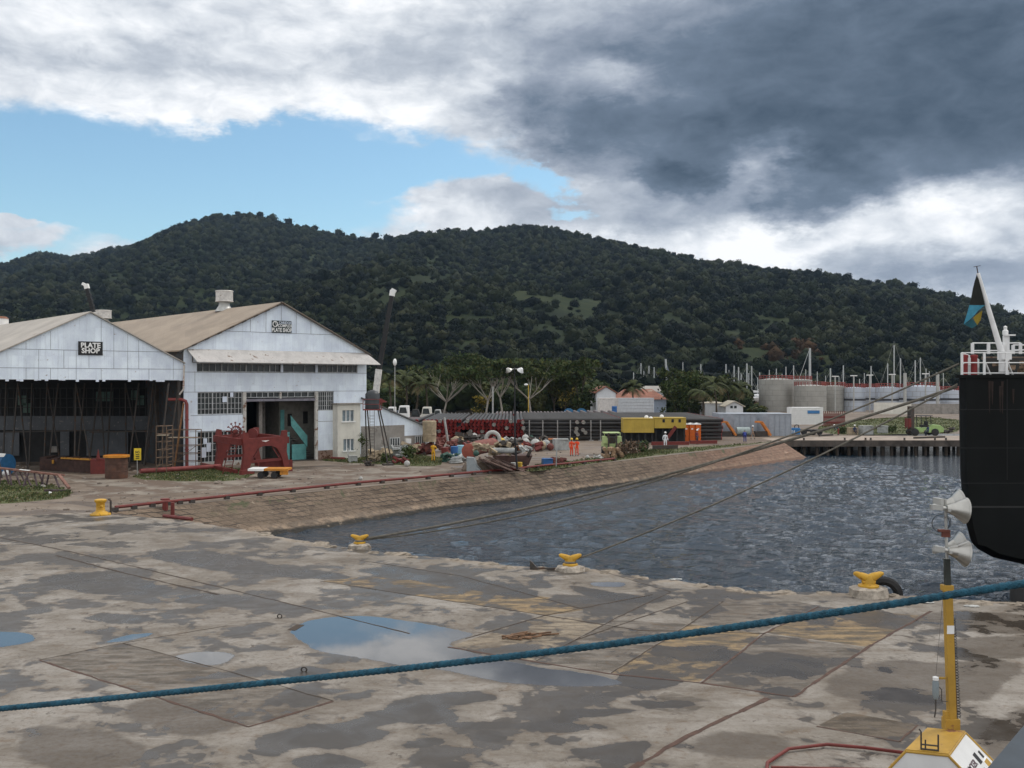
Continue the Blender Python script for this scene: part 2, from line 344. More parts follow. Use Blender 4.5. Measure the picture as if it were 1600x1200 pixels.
n.l.new(c, b.inputs['Base Color']); n.l.new(rg, b.inputs['Roughness']); n.l.new(n.math('MULTIPLY_ADD', pudm, .7, .2), b.inputs['Specular IOR Level'])
bn = n.new('ShaderNodeBump'); bn.inputs['Strength'].default_value = .35; bn.inputs['Distance'].default_value = .015
smoothm = n.math('SUBTRACT', 1.0, n.math('MAXIMUM', pudm, dampm))
n.l.new(n.math('MULTIPLY', n.math('ADD', n.math('MULTIPLY', speck, .4), n.math('ADD', fine, ed2)), smoothm), bn.inputs['Height']); n.l.new(bn.outputs[0], b.inputs['Normal'])
M_quay = m
# --- yard dirt
m = bpy.data.materials.new('yard_dirt'); m.use_nodes = True; n = NT(m.node_tree); b = m.node_tree.nodes['Principled BSDF']
tc_ = surf_coords(n); big = n.noise(tc_, .06, 6, .6, .5); mid = n.noise(tc_, .5, 8, .65, .6); fine = n.noise(tc_, 5, 6, .65)
c = n.ramp(n.math('MULTIPLY_ADD', mid, .5, n.math('MULTIPLY', big, .5)), [(.33, (.085, .058, .040)), (.44, (.142, .105, .075)), (.56, (.195, .155, .12)), (.72, (.27, .23, .188))])
c = n.mix(n.math('MULTIPLY', n.step(fine, .5, .72), .3), c, (.10, .075, .055))
wet = n.step(n.noise(n.vmath('MULTIPLY', tc_, (.6, 1.3, 1)), .30, 7, .6, .6), .53, .58); c = n.mix(n.math('MULTIPLY', wet, .62), c, (.062, .040, .028))
n.l.new(c, b.inputs['Base Color']); n.l.new(n.math('MULTIPLY_ADD', wet, -.45, .9), b.inputs['Roughness'])
M_yard = m
M_wall = mat('quay_wall_concrete', (.13, .11, .09), .85, rust=.3, rcol=(.05, .04, .03), rscale=.8, scale=.7)

quay_poly = [(90, -40), (90, Q[-1][1])]+[p for p in reversed(Qj)]+[p for p in yl]+[(-140, 40), (-140, -40)]
quay = flat('quay_ground', quay_poly, 0.0, M_quay)
SH = [(34.2, 134), (49, 141), (49, 146), (600, 146)]
yard_poly = [p for p in reversed(yl)]+T_+SH+[(600, 640), (-900, 640), (-900, 40), (-140, 40)]
yard = flat('yard_ground', yard_poly, 0.0, M_yard)
mb = MB()                                              # vertical quay face, with a ragged lip
for a, b2 in zip(Qj, Qj[1:]):
    mb.add([(a[0], a[1], -.002), (b2[0], b2[1], -.002), (b2[0], b2[1], -4), (a[0], a[1], -4)], [(0, 1, 2, 3)])
mb.add([(Q[-1][0], Q[-1][1], -.002), (90, Q[-1][1], -.002), (90, Q[-1][1], -4), (Q[-1][0], Q[-1][1], -4)], [(0, 1, 2, 3)])
mb.build('quay_wall_face', M_wall, kind='structure')
mb = MB()
for a, b2 in zip([T_[-1]]+SH, SH): mb.add([(a[0], a[1], -.002), (b2[0], b2[1], -.002), (b2[0], b2[1], -4), (a[0], a[1], -4)], [(0, 1, 2, 3)])
mb.build('added_far_seawall', mat('bright_gap_seawall', (.55, .55, .54), .7, rust=.2, rcol=(.2, .18, .15)), kind='structure')  # pale wall added so that bright gaps show between the pier piles
# crumbling kerb blocks along the quay edge
r = random.Random(9); mb = MB()
for a, b2 in zip(Qj[35:], Qj[36:]):
    if r.random() < .38:
        p = Vector((a[0], a[1], 0)); s_ = r.uniform(.12, .34)
        mb.ball((p.x+r.uniform(-.2, .2), p.y-r.uniform(.05, .5), 0.0), s_, 7, 4, (1.3, 1, .28), .25)
mb.build('broken_kerb', mat('kerb_concrete', (.25, .21, .165), .9, var=.35, scale=5), kind='structure')
# --- slope of stone blocks
def resample(pl, k):
    pl = [Vector(p) for p in pl]; d = [0]
    for a, b2 in zip(pl, pl[1:]): d.append(d[-1]+(b2-a).length)
    out = []
    for i in range(k):
        t = d[-1]*i/(k-1); j = max(0, min(len(d)-2, next((q for q in range(len(d)-1) if d[q+1] >= t-1e-6), len(d)-2)))
        out.append(pl[j].lerp(pl[j+1], (t-d[j])/max(1e-6, d[j+1]-d[j])))
    return out, d[-1]
K = 420; Ts, LT = resample(T_, K); Ws, _ = resample(W_, K)
V = []; UVs = []; NR = 22
for i in range(K):
    a, b2 = Ts[i], Ws[i]
    for j in range(NR+1):
        t = j/NR*1.25; p = a.lerp(b2, t); z = ZW*t
        z += (fbm(np.array([p.x*1.3]), np.array([p.y*1.3]), 3)[0]-.45)*.12*(t > 0)
        if i == 0 or j == 0: z = min(z, -.004*(j == 0)) if j == 0 else z
        V.append((p.x, p.y, z)); UVs.append((i/(K-1)*LT, t*3.4))
Fc = np.array([(i*(NR+1)+j, (i+1)*(NR+1)+j, (i+1)*(NR+1)+j+1, i*(NR+1)+j+1) for i in range(K-1) for j in range(NR)])
m = bpy.data.materials.new('slope_stone'); m.use_nodes = True; n = NT(m.node_tree); b = m.node_tree.nodes['Principled BSDF']
uv = n.new('ShaderNodeUVMap').outputs[0]; tc_ = surf_coords(n)
mp = n.new('ShaderNodeMapping'); n.l.new(uv, mp.inputs[0]); mp.inputs['Rotation'].default_value = (0, 0, 0)
wn = n.new('ShaderNodeTexNoise'); n.l.new(tc_, wn.inputs['Vector']); wn.inputs['Scale'].default_value = 1.2; wn.inputs['Detail'].default_value = 4
uvw = n.vmath('ADD', mp.outputs[0], n.vmath('MULTIPLY', n.vmath('SUBTRACT', wn.outputs['Color'], (.5, .5, .5)), (.42, .24, 0)))
br = n.new('ShaderNodeTexBrick'); n.l.new(uvw, br.inputs['Vector']); br.inputs['Scale'].default_value = 1.0; br.inputs['Brick Width'].default_value = .82; br.inputs['Row Height'].default_value = .43
br.inputs['Mortar Size'].default_value = .045; br.inputs['Mortar Smooth'].default_value = .4; br.offset = .12; br.inputs['Color1'].default_value = (.195, .140, .097, 1); br.inputs['Color2'].default_value = (.082, .057, .039, 1); br.inputs['Mortar'].default_value = (.045, .034, .026, 1)
sq = n.new('ShaderNodeSeparateXYZ'); n.l.new(uv, sq.inputs[0]); along, down = sq.outputs[0], sq.outputs[1]
patch = n.noise(tc_, .28, 6, .62, .6); c = n.mix(n.math('MULTIPLY', n.step(patch, .45, .56), .75), br.outputs['Color'], n.mix(n.noise(tc_, 3, 6, .7), (.085, .060, .042), (.225, .168, .118)))
c = n.mix(n.step(down, 2.45, 2.6), c, n.mix(n.step(n.noise(tc_, 1.1, 5, .6), .4, .6), (.15, .115, .085), (.27, .20, .14)))
c = n.mix(n.step(n.math('ADD', down, n.math('MULTIPLY', n.noise(tc_, 2.0, 4, .6), .5)), 3.15, 3.4), c, (.02, .018, .014))          # weed and slime at the waterline
redf = n.step(along, 50, 75); c = n.mix(n.math('MULTIPLY', redf, .55), c, n.mix(n.noise(tc_, 2, 4), (.19, .095, .06), (.33, .19, .13)))
c = n.mix(n.math('MULTIPLY', n.step(n.noise(tc_, 2.6, 7, .7), .50, .64), .62), c, (.075, .052, .036)); c = n.mix(n.math('MULTIPLY', n.step(n.noise(tc_, 1.6, 7, .75, .8), .60, .68), .6), c, (.36, .29, .21))
c = n.mix(n.math('MULTIPLY', n.step(n.noise(tc_, .7, 5, .6, 1.0), .57, .66), n.step(down, 1.6, .2)), c, (.07, .075, .035))   # moss near the top
n.l.new(c, b.inputs['Base Color']); b.inputs['Roughness'].default_value = .9
bn = n.new('ShaderNodeBump'); bn.inputs['Strength'].default_value = .9; bn.inputs['Distance'].default_value = .06
n.l.new(n.math('MULTIPLY_ADD', br.outputs['Fac'], -1.0, n.noise(tc_, 6, 5)), bn.inputs['Height']); n.l.new(bn.outputs[0], b.inputs['Normal'])
slope = mesh_np('stone_embankment', V, Fc, [m], smooth=True); slope['kind'] = 'structure'
uvl = slope.data.uv_layers.new(name='uv'); li = np.zeros(len(slope.data.loops), np.int32); slope.data.loops.foreach_get('vertex_index', li)
uvl.data.foreach_set('uv', np.array(UVs, np.float32)[li].ravel())
# broken end of the slope, and the slab ramp cut into it
A_, B_ = Vector((*T_[-1], 0)), Vector((*W_[-1], ZW)); e_ = Vector((34.6, 130.5, 0))
MB().add([A_, B_, B_+Vector((0, 1, -2)), Vector((34.4, 133, -4)), Vector((34.4, 133, 0))], [(0, 1, 2, 3, 4)]).build('embankment_end', mat('red_concrete', (.26, .17, .12), .9, var=.3, scale=2), kind='structure')
mb = MB(); mb.prism([P(1135, 703.5, 118.6), P(1208, 697.5, 124.0), P(1214, 700, 123.2), P(1142, 707, 117.8)], (0.1, .1, -.25))
mb.prism([P(1208, 698, 124), P(1232, 707, 123.2), P(1228, 709, 122.6), P(1206, 700.5, 123.2)], (.1, .1, -.3))
mb.build('collapsed_slab_ledge', mat('red_concrete2', (.30, .20, .145), .9, var=.3, scale=2, rust=.3, rcol=(.09, .06, .04)), kind='structure')
# --- water of the basin: real wavelets close by, a plain sheet beyond
m = bpy.data.materials.new('harbour_water'); m.use_nodes = True; n = NT(m.node_tree); b = m.node_tree.nodes['Principled BSDF']
tc_ = surf_coords(n); b.inputs['Base Color'].default_value = (.006, .018, .032, 1); b.inputs['Roughness'].default_value = .035; b.inputs['IOR'].default_value = 1.40; b.inputs['Specular IOR Level'].default_value = .5
st = n.vmath('MULTIPLY', tc_, (1.0, 1.5, 1.0))
h = n.math('ADD', n.math('MULTIPLY', n.noise(st, 1.6, 3, .6, .6), 1.0), n.math('MULTIPLY', n.noise(st, 5.5, 4, .6, .5), .30))
bn = n.new('ShaderNodeBump'); bn.inputs['Strength'].default_value = .85; bn.inputs['Distance'].default_value = .34; n.l.new(h, bn.inputs['Height']); n.l.new(bn.outputs[0], b.inputs['Normal'])
M_water = m
nx, ny = 300, 420; xs = np.linspace(-22, 44, nx); ys = np.concatenate([np.linspace(33.5, 80, 260, endpoint=False), np.linspace(80, 146, 160)])
X, Y = np.meshgrid(xs, ys)
Z = np.zeros_like(X); rr = np.random.RandomState(5)
for k in range(26):
    lam = rr.uniform(.7, 2.8); th = math.radians(rr.normal(68, 42)); ph = rr.uniform(0, 6.28)
    Z += lam*.0062*np.sin(2*math.pi/lam*(X*math.cos(th)+Y*math.sin(th))+ph+2.2*fbm(X*.22+k, Y*.22, 2))
Z *= .55+.9*fbm(X*.09+9, Y*.09, 3)
V = np.stack([X, Y, ZW+Z], -1).reshape(-1, 3)
idx = np.arange(nx*ny).reshape(ny, nx); Fc = np.stack([idx[:-1, :-1], idx[:-1, 1:], idx[1:, 1:], idx[1:, :-1]], -1).reshape(-1, 4)
wa = mesh_np('harbour_water', V, Fc, [M_water], smooth=True); wa['kind'] = 'structure'
MB().add([(44, 30, ZW), (900, 30, ZW), (900, 640, ZW), (44, 640, ZW)], [(0, 1, 2, 3)]).build('open_water', M_water, kind='structure')
# ================================================================ PUDDLES AND DAMP PATCHES ON THE QUAY
M_pud = bpy.data.materials.new('puddle_water'); M_pud.use_nodes = True; n = NT(M_pud.node_tree); b = M_pud.node_tree.nodes['Principled BSDF']
b.inputs['Base Color'].default_value = (.055, .050, .045, 1); b.inputs['Roughness'].default_value = .03; b.inputs['IOR'].default_value = 1.5; b.inputs['Specular IOR Level'].default_value = .9
bn = n.new('ShaderNodeBump'); bn.inputs['Strength'].default_value = .04; bn.inputs['Distance'].default_value = .02; n.l.new(n.noise(surf_coords(n), 3, 3), bn.inputs['Height']); n.l.new(bn.outputs[0], b.inputs['Normal'])
M_damp = mat('damp_concrete', (.10, .090, .082), .20, var=.25, scale=.9, spec=.5)
M_dampb = mat('damp_brown', (.115, .092, .066), .30, var=.3, scale=.9, spec=.45)
def organic(pxs, step=.14, amp=.05, seed=0):
    pts = [G(u, v) for u, v in pxs]; out = []; k = len(pts); r = random.Random(seed)
    o1, o2 = r.uniform(0, 99), r.uniform(0, 99)
    for i in range(k):
        p0, p1, p2, p3 = pts[i-1], pts[i], pts[(i+1) % k], pts[(i+2) % k]; L = (p2-p1).length; nn = max(2, int(L/step))
        for j in range(nn):
            t = j/nn; q = .5*((2*p1)+(-p0+p2)*t+(2*p0-5*p1+4*p2-p3)*t*t+(-p0+3*p1-3*p2+p3)*t**3)
            f1 = float(fbm(np.array([q.x*2.2+o1]), np.array([q.y*2.2+o2]), 4)[0])-.47; f2 = float(fbm(np.array([q.x*2.2+o2+7]), np.array([q.y*2.2+o1]), 4)[0])-.47
            out.append((q.x+f1*amp*9, q.y+f2*amp*9))
    return out
def ellp(u, v, ru, rv, k=10): return [(u+ru*math.cos(6.283*i/k)*random.uniform(.75, 1.15), v+rv*math.sin(6.283*i/k)*random.uniform(.75, 1.15)) for i in range(k)]
puds = [[(455,985),(490,968),(560,962),(600,965),(650,972),(720,985),(738,992),(705,1008),(760,1025),(830,1040),(905,1050),(965,1062),(968,1070),(900,1073),(800,1068),(750,1060),(680,1045),(640,1042),(600,1035),(560,1028),(500,1018),(470,1002)],
 [(-40,990),(20,987),(50,992),(52,1002),(10,1010),(-40,1013)], [(163,1004),(200,992),(242,989),(205,1001)], [(273,1025),(310,1018),(350,1019),(368,1027),(335,1039),(290,1036)],
 [(925,910),(975,910),(970,917),(930,916)]]
damps = [[(395,1158),(440,1140),(500,1132),(560,1119),(610,1100),(660,1086),(735,1078),(765,1092),(715,1100),(712,1112),(745,1130),(830,1129),(880,1118),(888,1108),(960,1107),(1000,1112),(942,1120),(900,1126),(945,1138),(880,1146),(790,1136),(730,1138),(640,1129),(592,1135),(610,1146),(560,1166),(480,1166),(440,1178),(400,1176)],
 ellp(655,1160,34,6), ellp(724,1168,13,4), ellp(765,1151,24,9), ellp(873,1156,20,6), ellp(715,1195,18,5), ellp(1030,1100,45,6), ellp(960,1085,45,5),
 [(900,1170),(960,1160),(1000,1158),(1012,1170),(990,1192),(955,1205),(935,1192),(900,1182)], [(455,1185),(510,1180),(580,1192),(560,1205),(470,1205)],
 [(1132,1045),(1200,1020),(1294,1036),(1268,1062),(1230,1060),(1180,1053)], [(1020,1012),(1120,1008),(1175,1025),(1120,1035),(1040,1028)], ellp(1215,1080,35,7),
 [(560,890),(620,885),(700,900),(760,905),(840,925),(820,935),(740,922),(660,910),(590,900)], [(890,915),(960,925),(1040,935),(1010,943),(930,935)],
 [(455,1045),(480,1040),(520,1048),(480,1058),(440,1055)], [(970,1048),(1050,1052),(1060,1070),(1000,1078),(960,1066)],
 [(230,868),(330,862),(420,880),(520,895),(540,905),(440,902),(330,890)], [(60,905),(160,895),(260,915),(240,930),(120,925)], ellp(180,967,55,8), ellp(150,905,70,8), ellp(330,935,70,9)]
brn = [[(25,1150),(60,1135),(130,1140),(190,1150),(240,1175),(230,1195),(100,1203),(40,1188)], [(1498,1087),(1510,1065),(1540,1060),(1562,1070),(1550,1090),(1512,1094)],
 [(1290,1080),(1320,1045),(1400,1032),(1470,1036),(1560,1030),(1600,1050),(1490,1100),(1400,1096),(1330,1092)], [(1530,1150),(1560,1120),(1620,1110),(1640,1180),(1590,1200),(1550,1185)],
 [(200,1100),(290,1095),(380,1125),(300,1150),(210,1130)], [(1110,1145),(1200,1148),(1240,1165),(1190,1185),(1080,1175)], [(1440,960),(1520,955),(1620,965),(1600,990),(1500,985),(1440,975)],
 [(1480,1000),(1600,995),(1640,1020),(1560,1030),(1470,1020)]]
# --- slab panels, damp areas and puddles live in attributes of a fine quay mesh
M_slabA, M_slabB, M_slabC, M_slabD = 'slab_tan', 'slab_grey', 'slab_ochre', 'slab_brown'
slabs = [([(62,1031),(192,1005),(520,1095),(387,1135)], M_slabB), ([(1276,1134),(1320,1112),(1434,1132),(1406,1158)], M_slabD),
 ([(700,1010),(850,962),(955,968),(835,1033)], M_slabA), ([(838,1033),(958,968),(1075,975),(952,1052)], M_slabB), ([(955,1052),(1078,975),(1190,990),(1093,1066)], M_slabC), ([(1097,1067),(1194,990),(1352,1012),(1238,1088)], M_slabB),
 ([(1196,989),(1278,948),(1442,962),(1355,1011)], M_slabC), ([(500,908),(620,896),(950,948),(854,962)], M_slabC), ([(1075,940),(1180,925),(1276,946),(1193,987),(1080,974)], M_slabB),
 ([(995,1103),(1040,1080),(1118,1096),(1072,1118)], M_slabB)]

def sdist(poly, X, Y):             # signed distance, positive inside
    d = np.full(X.shape, 1e9); ins = np.zeros(X.shape, bool); k = len(poly)
    for i in range(k):
        x0, y0 = poly[i]; x1, y1 = poly[(i+1) % k]; dx, dy = x1-x0, y1-y0; t = np.clip(((X-x0)*dx+(Y-y0)*dy)/(dx*dx+dy*dy+1e-12), 0, 1)
        d = np.minimum(d, np.hypot(X-x0-t*dx, Y-y0-t*dy)); ins ^= ((y0 > Y) != (y1 > Y)) & (X < (x1-x0)*(Y-y0)/(y1-y0+1e-12)+x0)
    return np.where(ins, d, -d)
gx = np.arange(-46, 21.01, .14); gy = np.arange(17.5, 62.01, .14); GX, GY = np.meshgrid(gx, gy)
qv = [(21.2, 10), (21.2, Q[-1][1])]+[p for p in reversed(Qj) if p[0] < 21.2]+[p for p in yl]+[(-46.2, 56.6), (-46.2, 10)]
qd = sdist([p for p in qv], GX, GY); inside = qd > 0
def nearest(poly, px, py):
    best = None; bd = 1e9; k = len(poly)
    for i in range(k):
        x0, y0 = poly[i]; x1, y1 = poly[(i+1) % k]; dx, dy = x1-x0, y1-y0; t = max(0, min(1, ((px-x0)*dx+(py-y0)*dy)/(dx*dx+dy*dy+1e-12))); cx, cy = x0+t*dx, y0+t*dy; dd = (cx-px)**2+(cy-py)**2
        if dd < bd: bd = dd; best = (cx, cy)
    return best
fk_ = inside[:-1, :-1] | inside[:-1, 1:] | inside[1:, 1:] | inside[1:, :-1]
vk = np.zeros(GX.shape, bool); vk[:-1, :-1] |= fk_; vk[:-1, 1:] |= fk_; vk[1:, 1:] |= fk_; vk[1:, :-1] |= fk_
PX, PY = GX.copy(), GY.copy()
for a_, b_ in zip(*np.nonzero(vk & ~inside)): PX[a_, b_], PY[a_, b_] = nearest(qv, GX[a_, b_], GY[a_, b_])
idx = np.arange(GX.size).reshape(GX.shape); Fq_ = np.stack([idx[:-1, :-1], idx[:-1, 1:], idx[1:, 1:], idx[1:, :-1]], -1)[fk_]
used_ = np.unique(Fq_); remap = np.full(GX.size, -1); remap[used_] = np.arange(len(used_)); VX, VY = PX.ravel()[used_], PY.ravel()[used_]
qm = mesh_np('quay_surface', np.stack([VX, VY, np.zeros(len(VX))], -1), remap[Fq_], [M_quay], smooth=True); qm['kind'] = 'structure'
quay.location.z = -.02
def field(polys, fall=1.2):
    out = np.full(len(VX), -fall)
    for p in polys:
        pl = [tuple(G(u, v)[:2]) for u, v in p]; xs_ = [q[0] for q in pl]; ys_ = [q[1] for q in pl]; sel = (VX > min(xs_)-fall) & (VX < max(xs_)+fall) & (VY > min(ys_)-fall) & (VY < max(ys_)+fall)
        if sel.any(): out[sel] = np.maximum(out[sel], sdist(pl, VX[sel], VY[sel]))
    return np.clip(out, -fall, fall)
def smooth_poly(p):
    k = len(p); out = []
    for i in range(k):
        p0, p1, p2, p3 = p[i-1], p[i], p[(i+1) % k], p[(i+2) % k]
        for t in (0, .25, .5, .75): out.append(tuple(.5*(2*p1[c]+(-p0[c]+p2[c])*t+(2*p0[c]-5*p1[c]+4*p2[c]-p3[c])*t*t+(-p0[c]+3*p1[c]-3*p2[c]+p3[c])*t**3) for c in (0, 1)))
    return out
for nm, arr in (('pud', field([smooth_poly(p) for p in puds])), ('damp', field([smooth_poly(p) for p in damps])), ('brn', field([smooth_poly(p) for p in brn])), ('tan', field([p for p, k_ in slabs if k_ == M_slabA])), ('grey', field([p for p, k_ in slabs if k_ == M_slabB])), ('ochre', field([p for p, k_ in slabs if k_ == M_slabC])), ('sbrn', field([p for p, k_ in slabs if k_ == M_slabD])), ('edge', np.clip(sdist([(21.2, -50)]+[p for p in qv], VX, VY) if False else qd.ravel()[used_], 0, 3))):
    at = qm.data.attributes.new(nm, 'FLOAT', 'POINT'); at.data.foreach_set('value', arr.astype(np.float32))
M_joint = mat('joint_grime', (.055, .038, .026), .85, var=.3, scale=4)
M_rjoint = mat('joint_rust', (.075, .040, .028), .8, var=.3, scale=4)
jl = [([(700,1011),(835,1034),(952,1053),(1094,1067),(1240,1089)], .05, 1), ([(1240,1089),(1355,1012),(1455,955)], .05, 1), ([(985,1203),(1075,1150),(1200,1091)], .075, 1), ([(838,1033),(958,968),(1048,925)], .03, 0),
 ([(955,1052),(1078,975),(1130,940)], .03, 0), ([(1097,1067),(1194,990),(1279,948)], .04, 1), ([(727,998),(850,962),(1020,929)], .04, 0), ([(500,908),(854,962),(1000,985),(1195,990)], .035, 0), ([(62,1032),(230,1085),(387,1136)], .045, 1),
 ([(387,1136),(520,1096)], .05, 1), ([(192,1005),(330,1042),(520,1095)], .02, 0), ([(62,1031),(192,1005),(354,978)], .02, 0), ([(88,868),(200,897),(341,929)], .07, 0), ([(110,862),(230,890),(375,925)], .05, 0), ([(-10,838),(110,862)], .06, 0),
 ([(930,889),(1048,925)], .02, 0), ([(900,1000),(1074,940)], .03, 0), ([(1276,1135),(1406,1159),(1434,1133)], .03, 1), ([(375,925),(520,960),(640,990)], .03, 0), ([(455,985),(470,976)], .12, 0), ([(560,875),(720,900),(905,950)], .03, 0)]
r = random.Random(3); mb = MB(); mb2 = MB()
for pts, wd, kind in jl:
    line = jitline([tuple(G(u, v)[:2]) for u, v in pts], .4, .012, seed=r.randint(0, 999)); tgt = mb2 if kind else mb
    for a, b2 in zip(line, line[1:]):
        d = Vector((b2[0]-a[0], b2[1]-a[1])); q = Vector((-d.y, d.x)).normalized()*wd*1.0*r.uniform(.5, 1.15)
        tgt.add([(a[0]-q.x, a[1]-q.y, .006), (b2[0]-q.x, b2[1]-q.y, .006), (b2[0]+q.x, b2[1]+q.y, .006), (a[0]+q.x, a[1]+q.y, .006)], [(0, 1, 2, 3)])
mb.build('quay_joint_lines', M_joint, kind='structure'); mb2.build('quay_rust_lines', M_rjoint, kind='structure')
# pale road strip, grass patches in the yard
M_grass = mat('grass_blades', (.055, .075, .022), .9, var=.5, scale=3)
M_grassb = mat('dry_grass_blades', (.12, .11, .045), .9, var=.5, scale=3)
M_turf = mat('turf', (.085, .095, .035), .95, var=.5, scale=2.5, rust=.35, rcol=(.13, .10, .07), rscale=1.2)
gpatch = [[(-60,757),(40,752),(95,762),(112,772),(70,782),(-60,786)], [(215,742),(290,733),(380,733),(395,742),(350,752),(230,750)], [(830,734),(880,722),(960,712),(1060,700),(1160,694),(1205,690),(1130,700),(1060,708),(960,720),(860,733)],
 [(505,718),(560,714),(650,712),(690,716),(680,728),(600,726),(530,722)], [(1290,664),(1400,652),(1495,656),(1495,674),(1420,678),(1300,678)], [(820,736),(850,722),(880,716),(870,731)], [(940,715),(1000,705),(1050,700),(1040,708),(960,716)], [(-300,760),(-80,752),(-70,790),(-300,800)]]
def grass_mesh(name, polys, mats, hgt, dens, label_z=0.0):
    vs = []; fs = []; mi = []
    for poly in polys:
        P2 = [Vector(p[:2]) for p in poly]; xs_ = [p.x for p in P2]; ys_ = [p.y for p in P2]; area = (max(xs_)-min(xs_))*(max(ys_)-min(ys_))
        for _ in range(min(26000, int(area*dens))):
            x, y = random.uniform(min(xs_), max(xs_)), random.uniform(min(ys_), max(ys_)); ins = False; j = len(P2)-1
            for i in range(len(P2)):
                if (P2[i].y > y) != (P2[j].y > y) and x < (P2[j].x-P2[i].x)*(y-P2[i].y)/(P2[j].y-P2[i].y)+P2[i].x: ins = not ins
                j = i
            if not ins: continue
            th = random.uniform(0, 3.14); h_ = hgt*random.uniform(.4, 1.3)*(.4+1.3*float(vnoise(np.array([x*.6]), np.array([y*.6]))[0])); w_ = h_*.45; dx, dy = math.cos(th)*w_, math.sin(th)*w_
            b0 = len(vs); lx, ly = random.uniform(-.3, .3)*h_, random.uniform(-.3, .3)*h_
            vs += [(x-dx*.4, y-dy*.4, 0), (x+dx*.4, y+dy*.4, 0), (x+dx+lx, y+dy+ly, h_), (x-dx+lx, y-dy+ly, h_*.9)]; fs.append((b0, b0+1, b0+2, b0+3)); mi.append(0 if random.random() < .6 else 1)
    o = mesh_np(name, vs, np.array(fs), mats, mi); o['kind'] = 'stuff'; return o
gp = []
for i, p in enumerate(gpatch):
    q = organic(p, step=.8, amp=.12, seed=i+90); gp.append([(x, y) for x, y in q]); flat('turf_ground', q, .006+.0003*i, M_turf)
o = grass_mesh('grass', gp, [M_grass, M_grassb], .11, 40); o['label'] = 'rough green and dry grass along the yard verges'
flat('pale_road_ground', organic([(-200,742),(60,738),(200,750),(500,733),(560,722),(640,728),(720,735),(700,742),(540,752),(300,768),(120,780),(150,765),(60,745),(-200,752)], step=1, amp=.15, seed=200), .0052, mat('pale_road', (.205, .175, .142), .85, var=.25, scale=.6, rust=.60, rcol=(.125, .090, .066), rscale=.32))
# ================================================================ HILLS
ru = [-1500,-700,-400,-100,0,60,110,180,225,290,330,400,450,500,560,600,660,740,790,830,870,940,1000,1060,1120,1180,1240,1300,1350,1400,1450,1500,1540,1600,1700,1900,2400,3100]
rv = [470,440,425,420,416,397,402,388,374,349,335,334,346,357,369,369,362,363,354,350,359,373,386,400,411,419,422,428,438,444,454,465,478,497,515,535,550,560]
def yr(u): return np.interp(u, [-400, 100, 300, 450, 800, 1200, 1600, 3100], [2500, 2300, 1900, 1700, 1500, 1250, 1000, 900])
YF0 = 430.0
def terrain(u, Y):
    Yr = yr(u); Zr = HC+(V0-np.interp(u, ru, rv)-4)/F*Yr; t = (Y-YF0)/(Yr-YF0); tc2 = np.clip(t, 0, 1)
    X = (u-U0)/F*Y
    spur = (1-np.abs(2*fbm(X*.0042+3, Y*.0012+5, 3)-.9))
    z = Zr*(tc2**1.12)+Zr*.30*(spur-.65)*4*tc2*(1-tc2)*(t < 1)
    z = np.minimum(z, (Zr-HC)*Y/Yr*.985+HC) if True else z
    vf = np.interp(u, [-200,250,450,520,590,640,700,850,950,1100,1300,1600,1900], [640,600,520,470,436,424,440,456,476,500,528,556,580]); zf = HC+(V0-vf)/F*820
    z = np.maximum(z, zf*np.exp(-((Y-820)/260.0)**2)*(.93+.14*fbm(X*.01, Y*.01, 3)))
    z = np.where(t > 1, Zr*np.clip(1-(t-1)*2.2, 0, 1), z)
    return z*np.clip((Y-YF0)/60, 0, 1)+6*(fbm(X*.02, Y*.02, 4)-.5)*np.clip((Y-YF0)/80, 0, 1)*np.clip((1-t)*6, .15, 1)-.3
us = np.arange(-1500, 3101, 9.0); ts = np.linspace(-.02, 1.3, 130)
Ug, Tg = np.meshgrid(us, ts); Yg = YF0+(yr(Ug)-YF0)*Tg; Zg = terrain(Ug, Yg); Xg = (Ug-U0)/F*Yg
V = np.stack([Xg, Yg, Zg], -1).reshape(-1, 3); a, b_ = Ug.shape; idx = np.arange(a*b_).reshape(a, b_)
Fc = np.stack([idx[:-1, :-1], idx[:-1, 1:], idx[1:, 1:], idx[1:, :-1]], -1).reshape(-1, 4)
def forest_mat(name, cols, sc, rough=.95):
    m = bpy.data.materials.new(name); m.use_nodes = True; n = NT(m.node_tree); b = m.node_tree.nodes['Principled BSDF']; tc_ = surf_coords(n)
    f = n.math('ADD', n.math('MULTIPLY', n.noise(tc_, min(sc, .012), 4, .6, .6), .65), n.math('MULTIPLY', n.noise(tc_, sc*12, 4, .7), .35))
    n.l.new(n.ramp(f, cols), b.inputs['Base Color']); b.inputs['Roughness'].default_value = rough; b.inputs['Specular IOR Level'].default_value = .15; return m
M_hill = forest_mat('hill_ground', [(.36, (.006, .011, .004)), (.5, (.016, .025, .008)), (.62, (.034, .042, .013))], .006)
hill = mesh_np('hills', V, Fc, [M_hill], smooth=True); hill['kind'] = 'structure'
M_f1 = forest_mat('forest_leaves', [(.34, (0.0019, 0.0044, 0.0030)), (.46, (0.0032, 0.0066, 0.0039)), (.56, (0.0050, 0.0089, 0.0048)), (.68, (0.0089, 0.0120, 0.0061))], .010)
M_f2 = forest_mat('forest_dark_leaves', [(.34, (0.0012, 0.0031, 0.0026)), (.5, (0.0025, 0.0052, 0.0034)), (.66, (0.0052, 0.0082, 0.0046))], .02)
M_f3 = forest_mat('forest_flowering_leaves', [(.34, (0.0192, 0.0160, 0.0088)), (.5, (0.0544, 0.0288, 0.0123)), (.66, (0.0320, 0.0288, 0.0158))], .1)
M_f4 = forest_mat('forest_pale_leaves', [(.34, (0.0098, 0.0163, 0.0075)), (.5, (0.0218, 0.0272, 0.0120)), (.66, (0.0370, 0.0381, 0.0194))], .03)
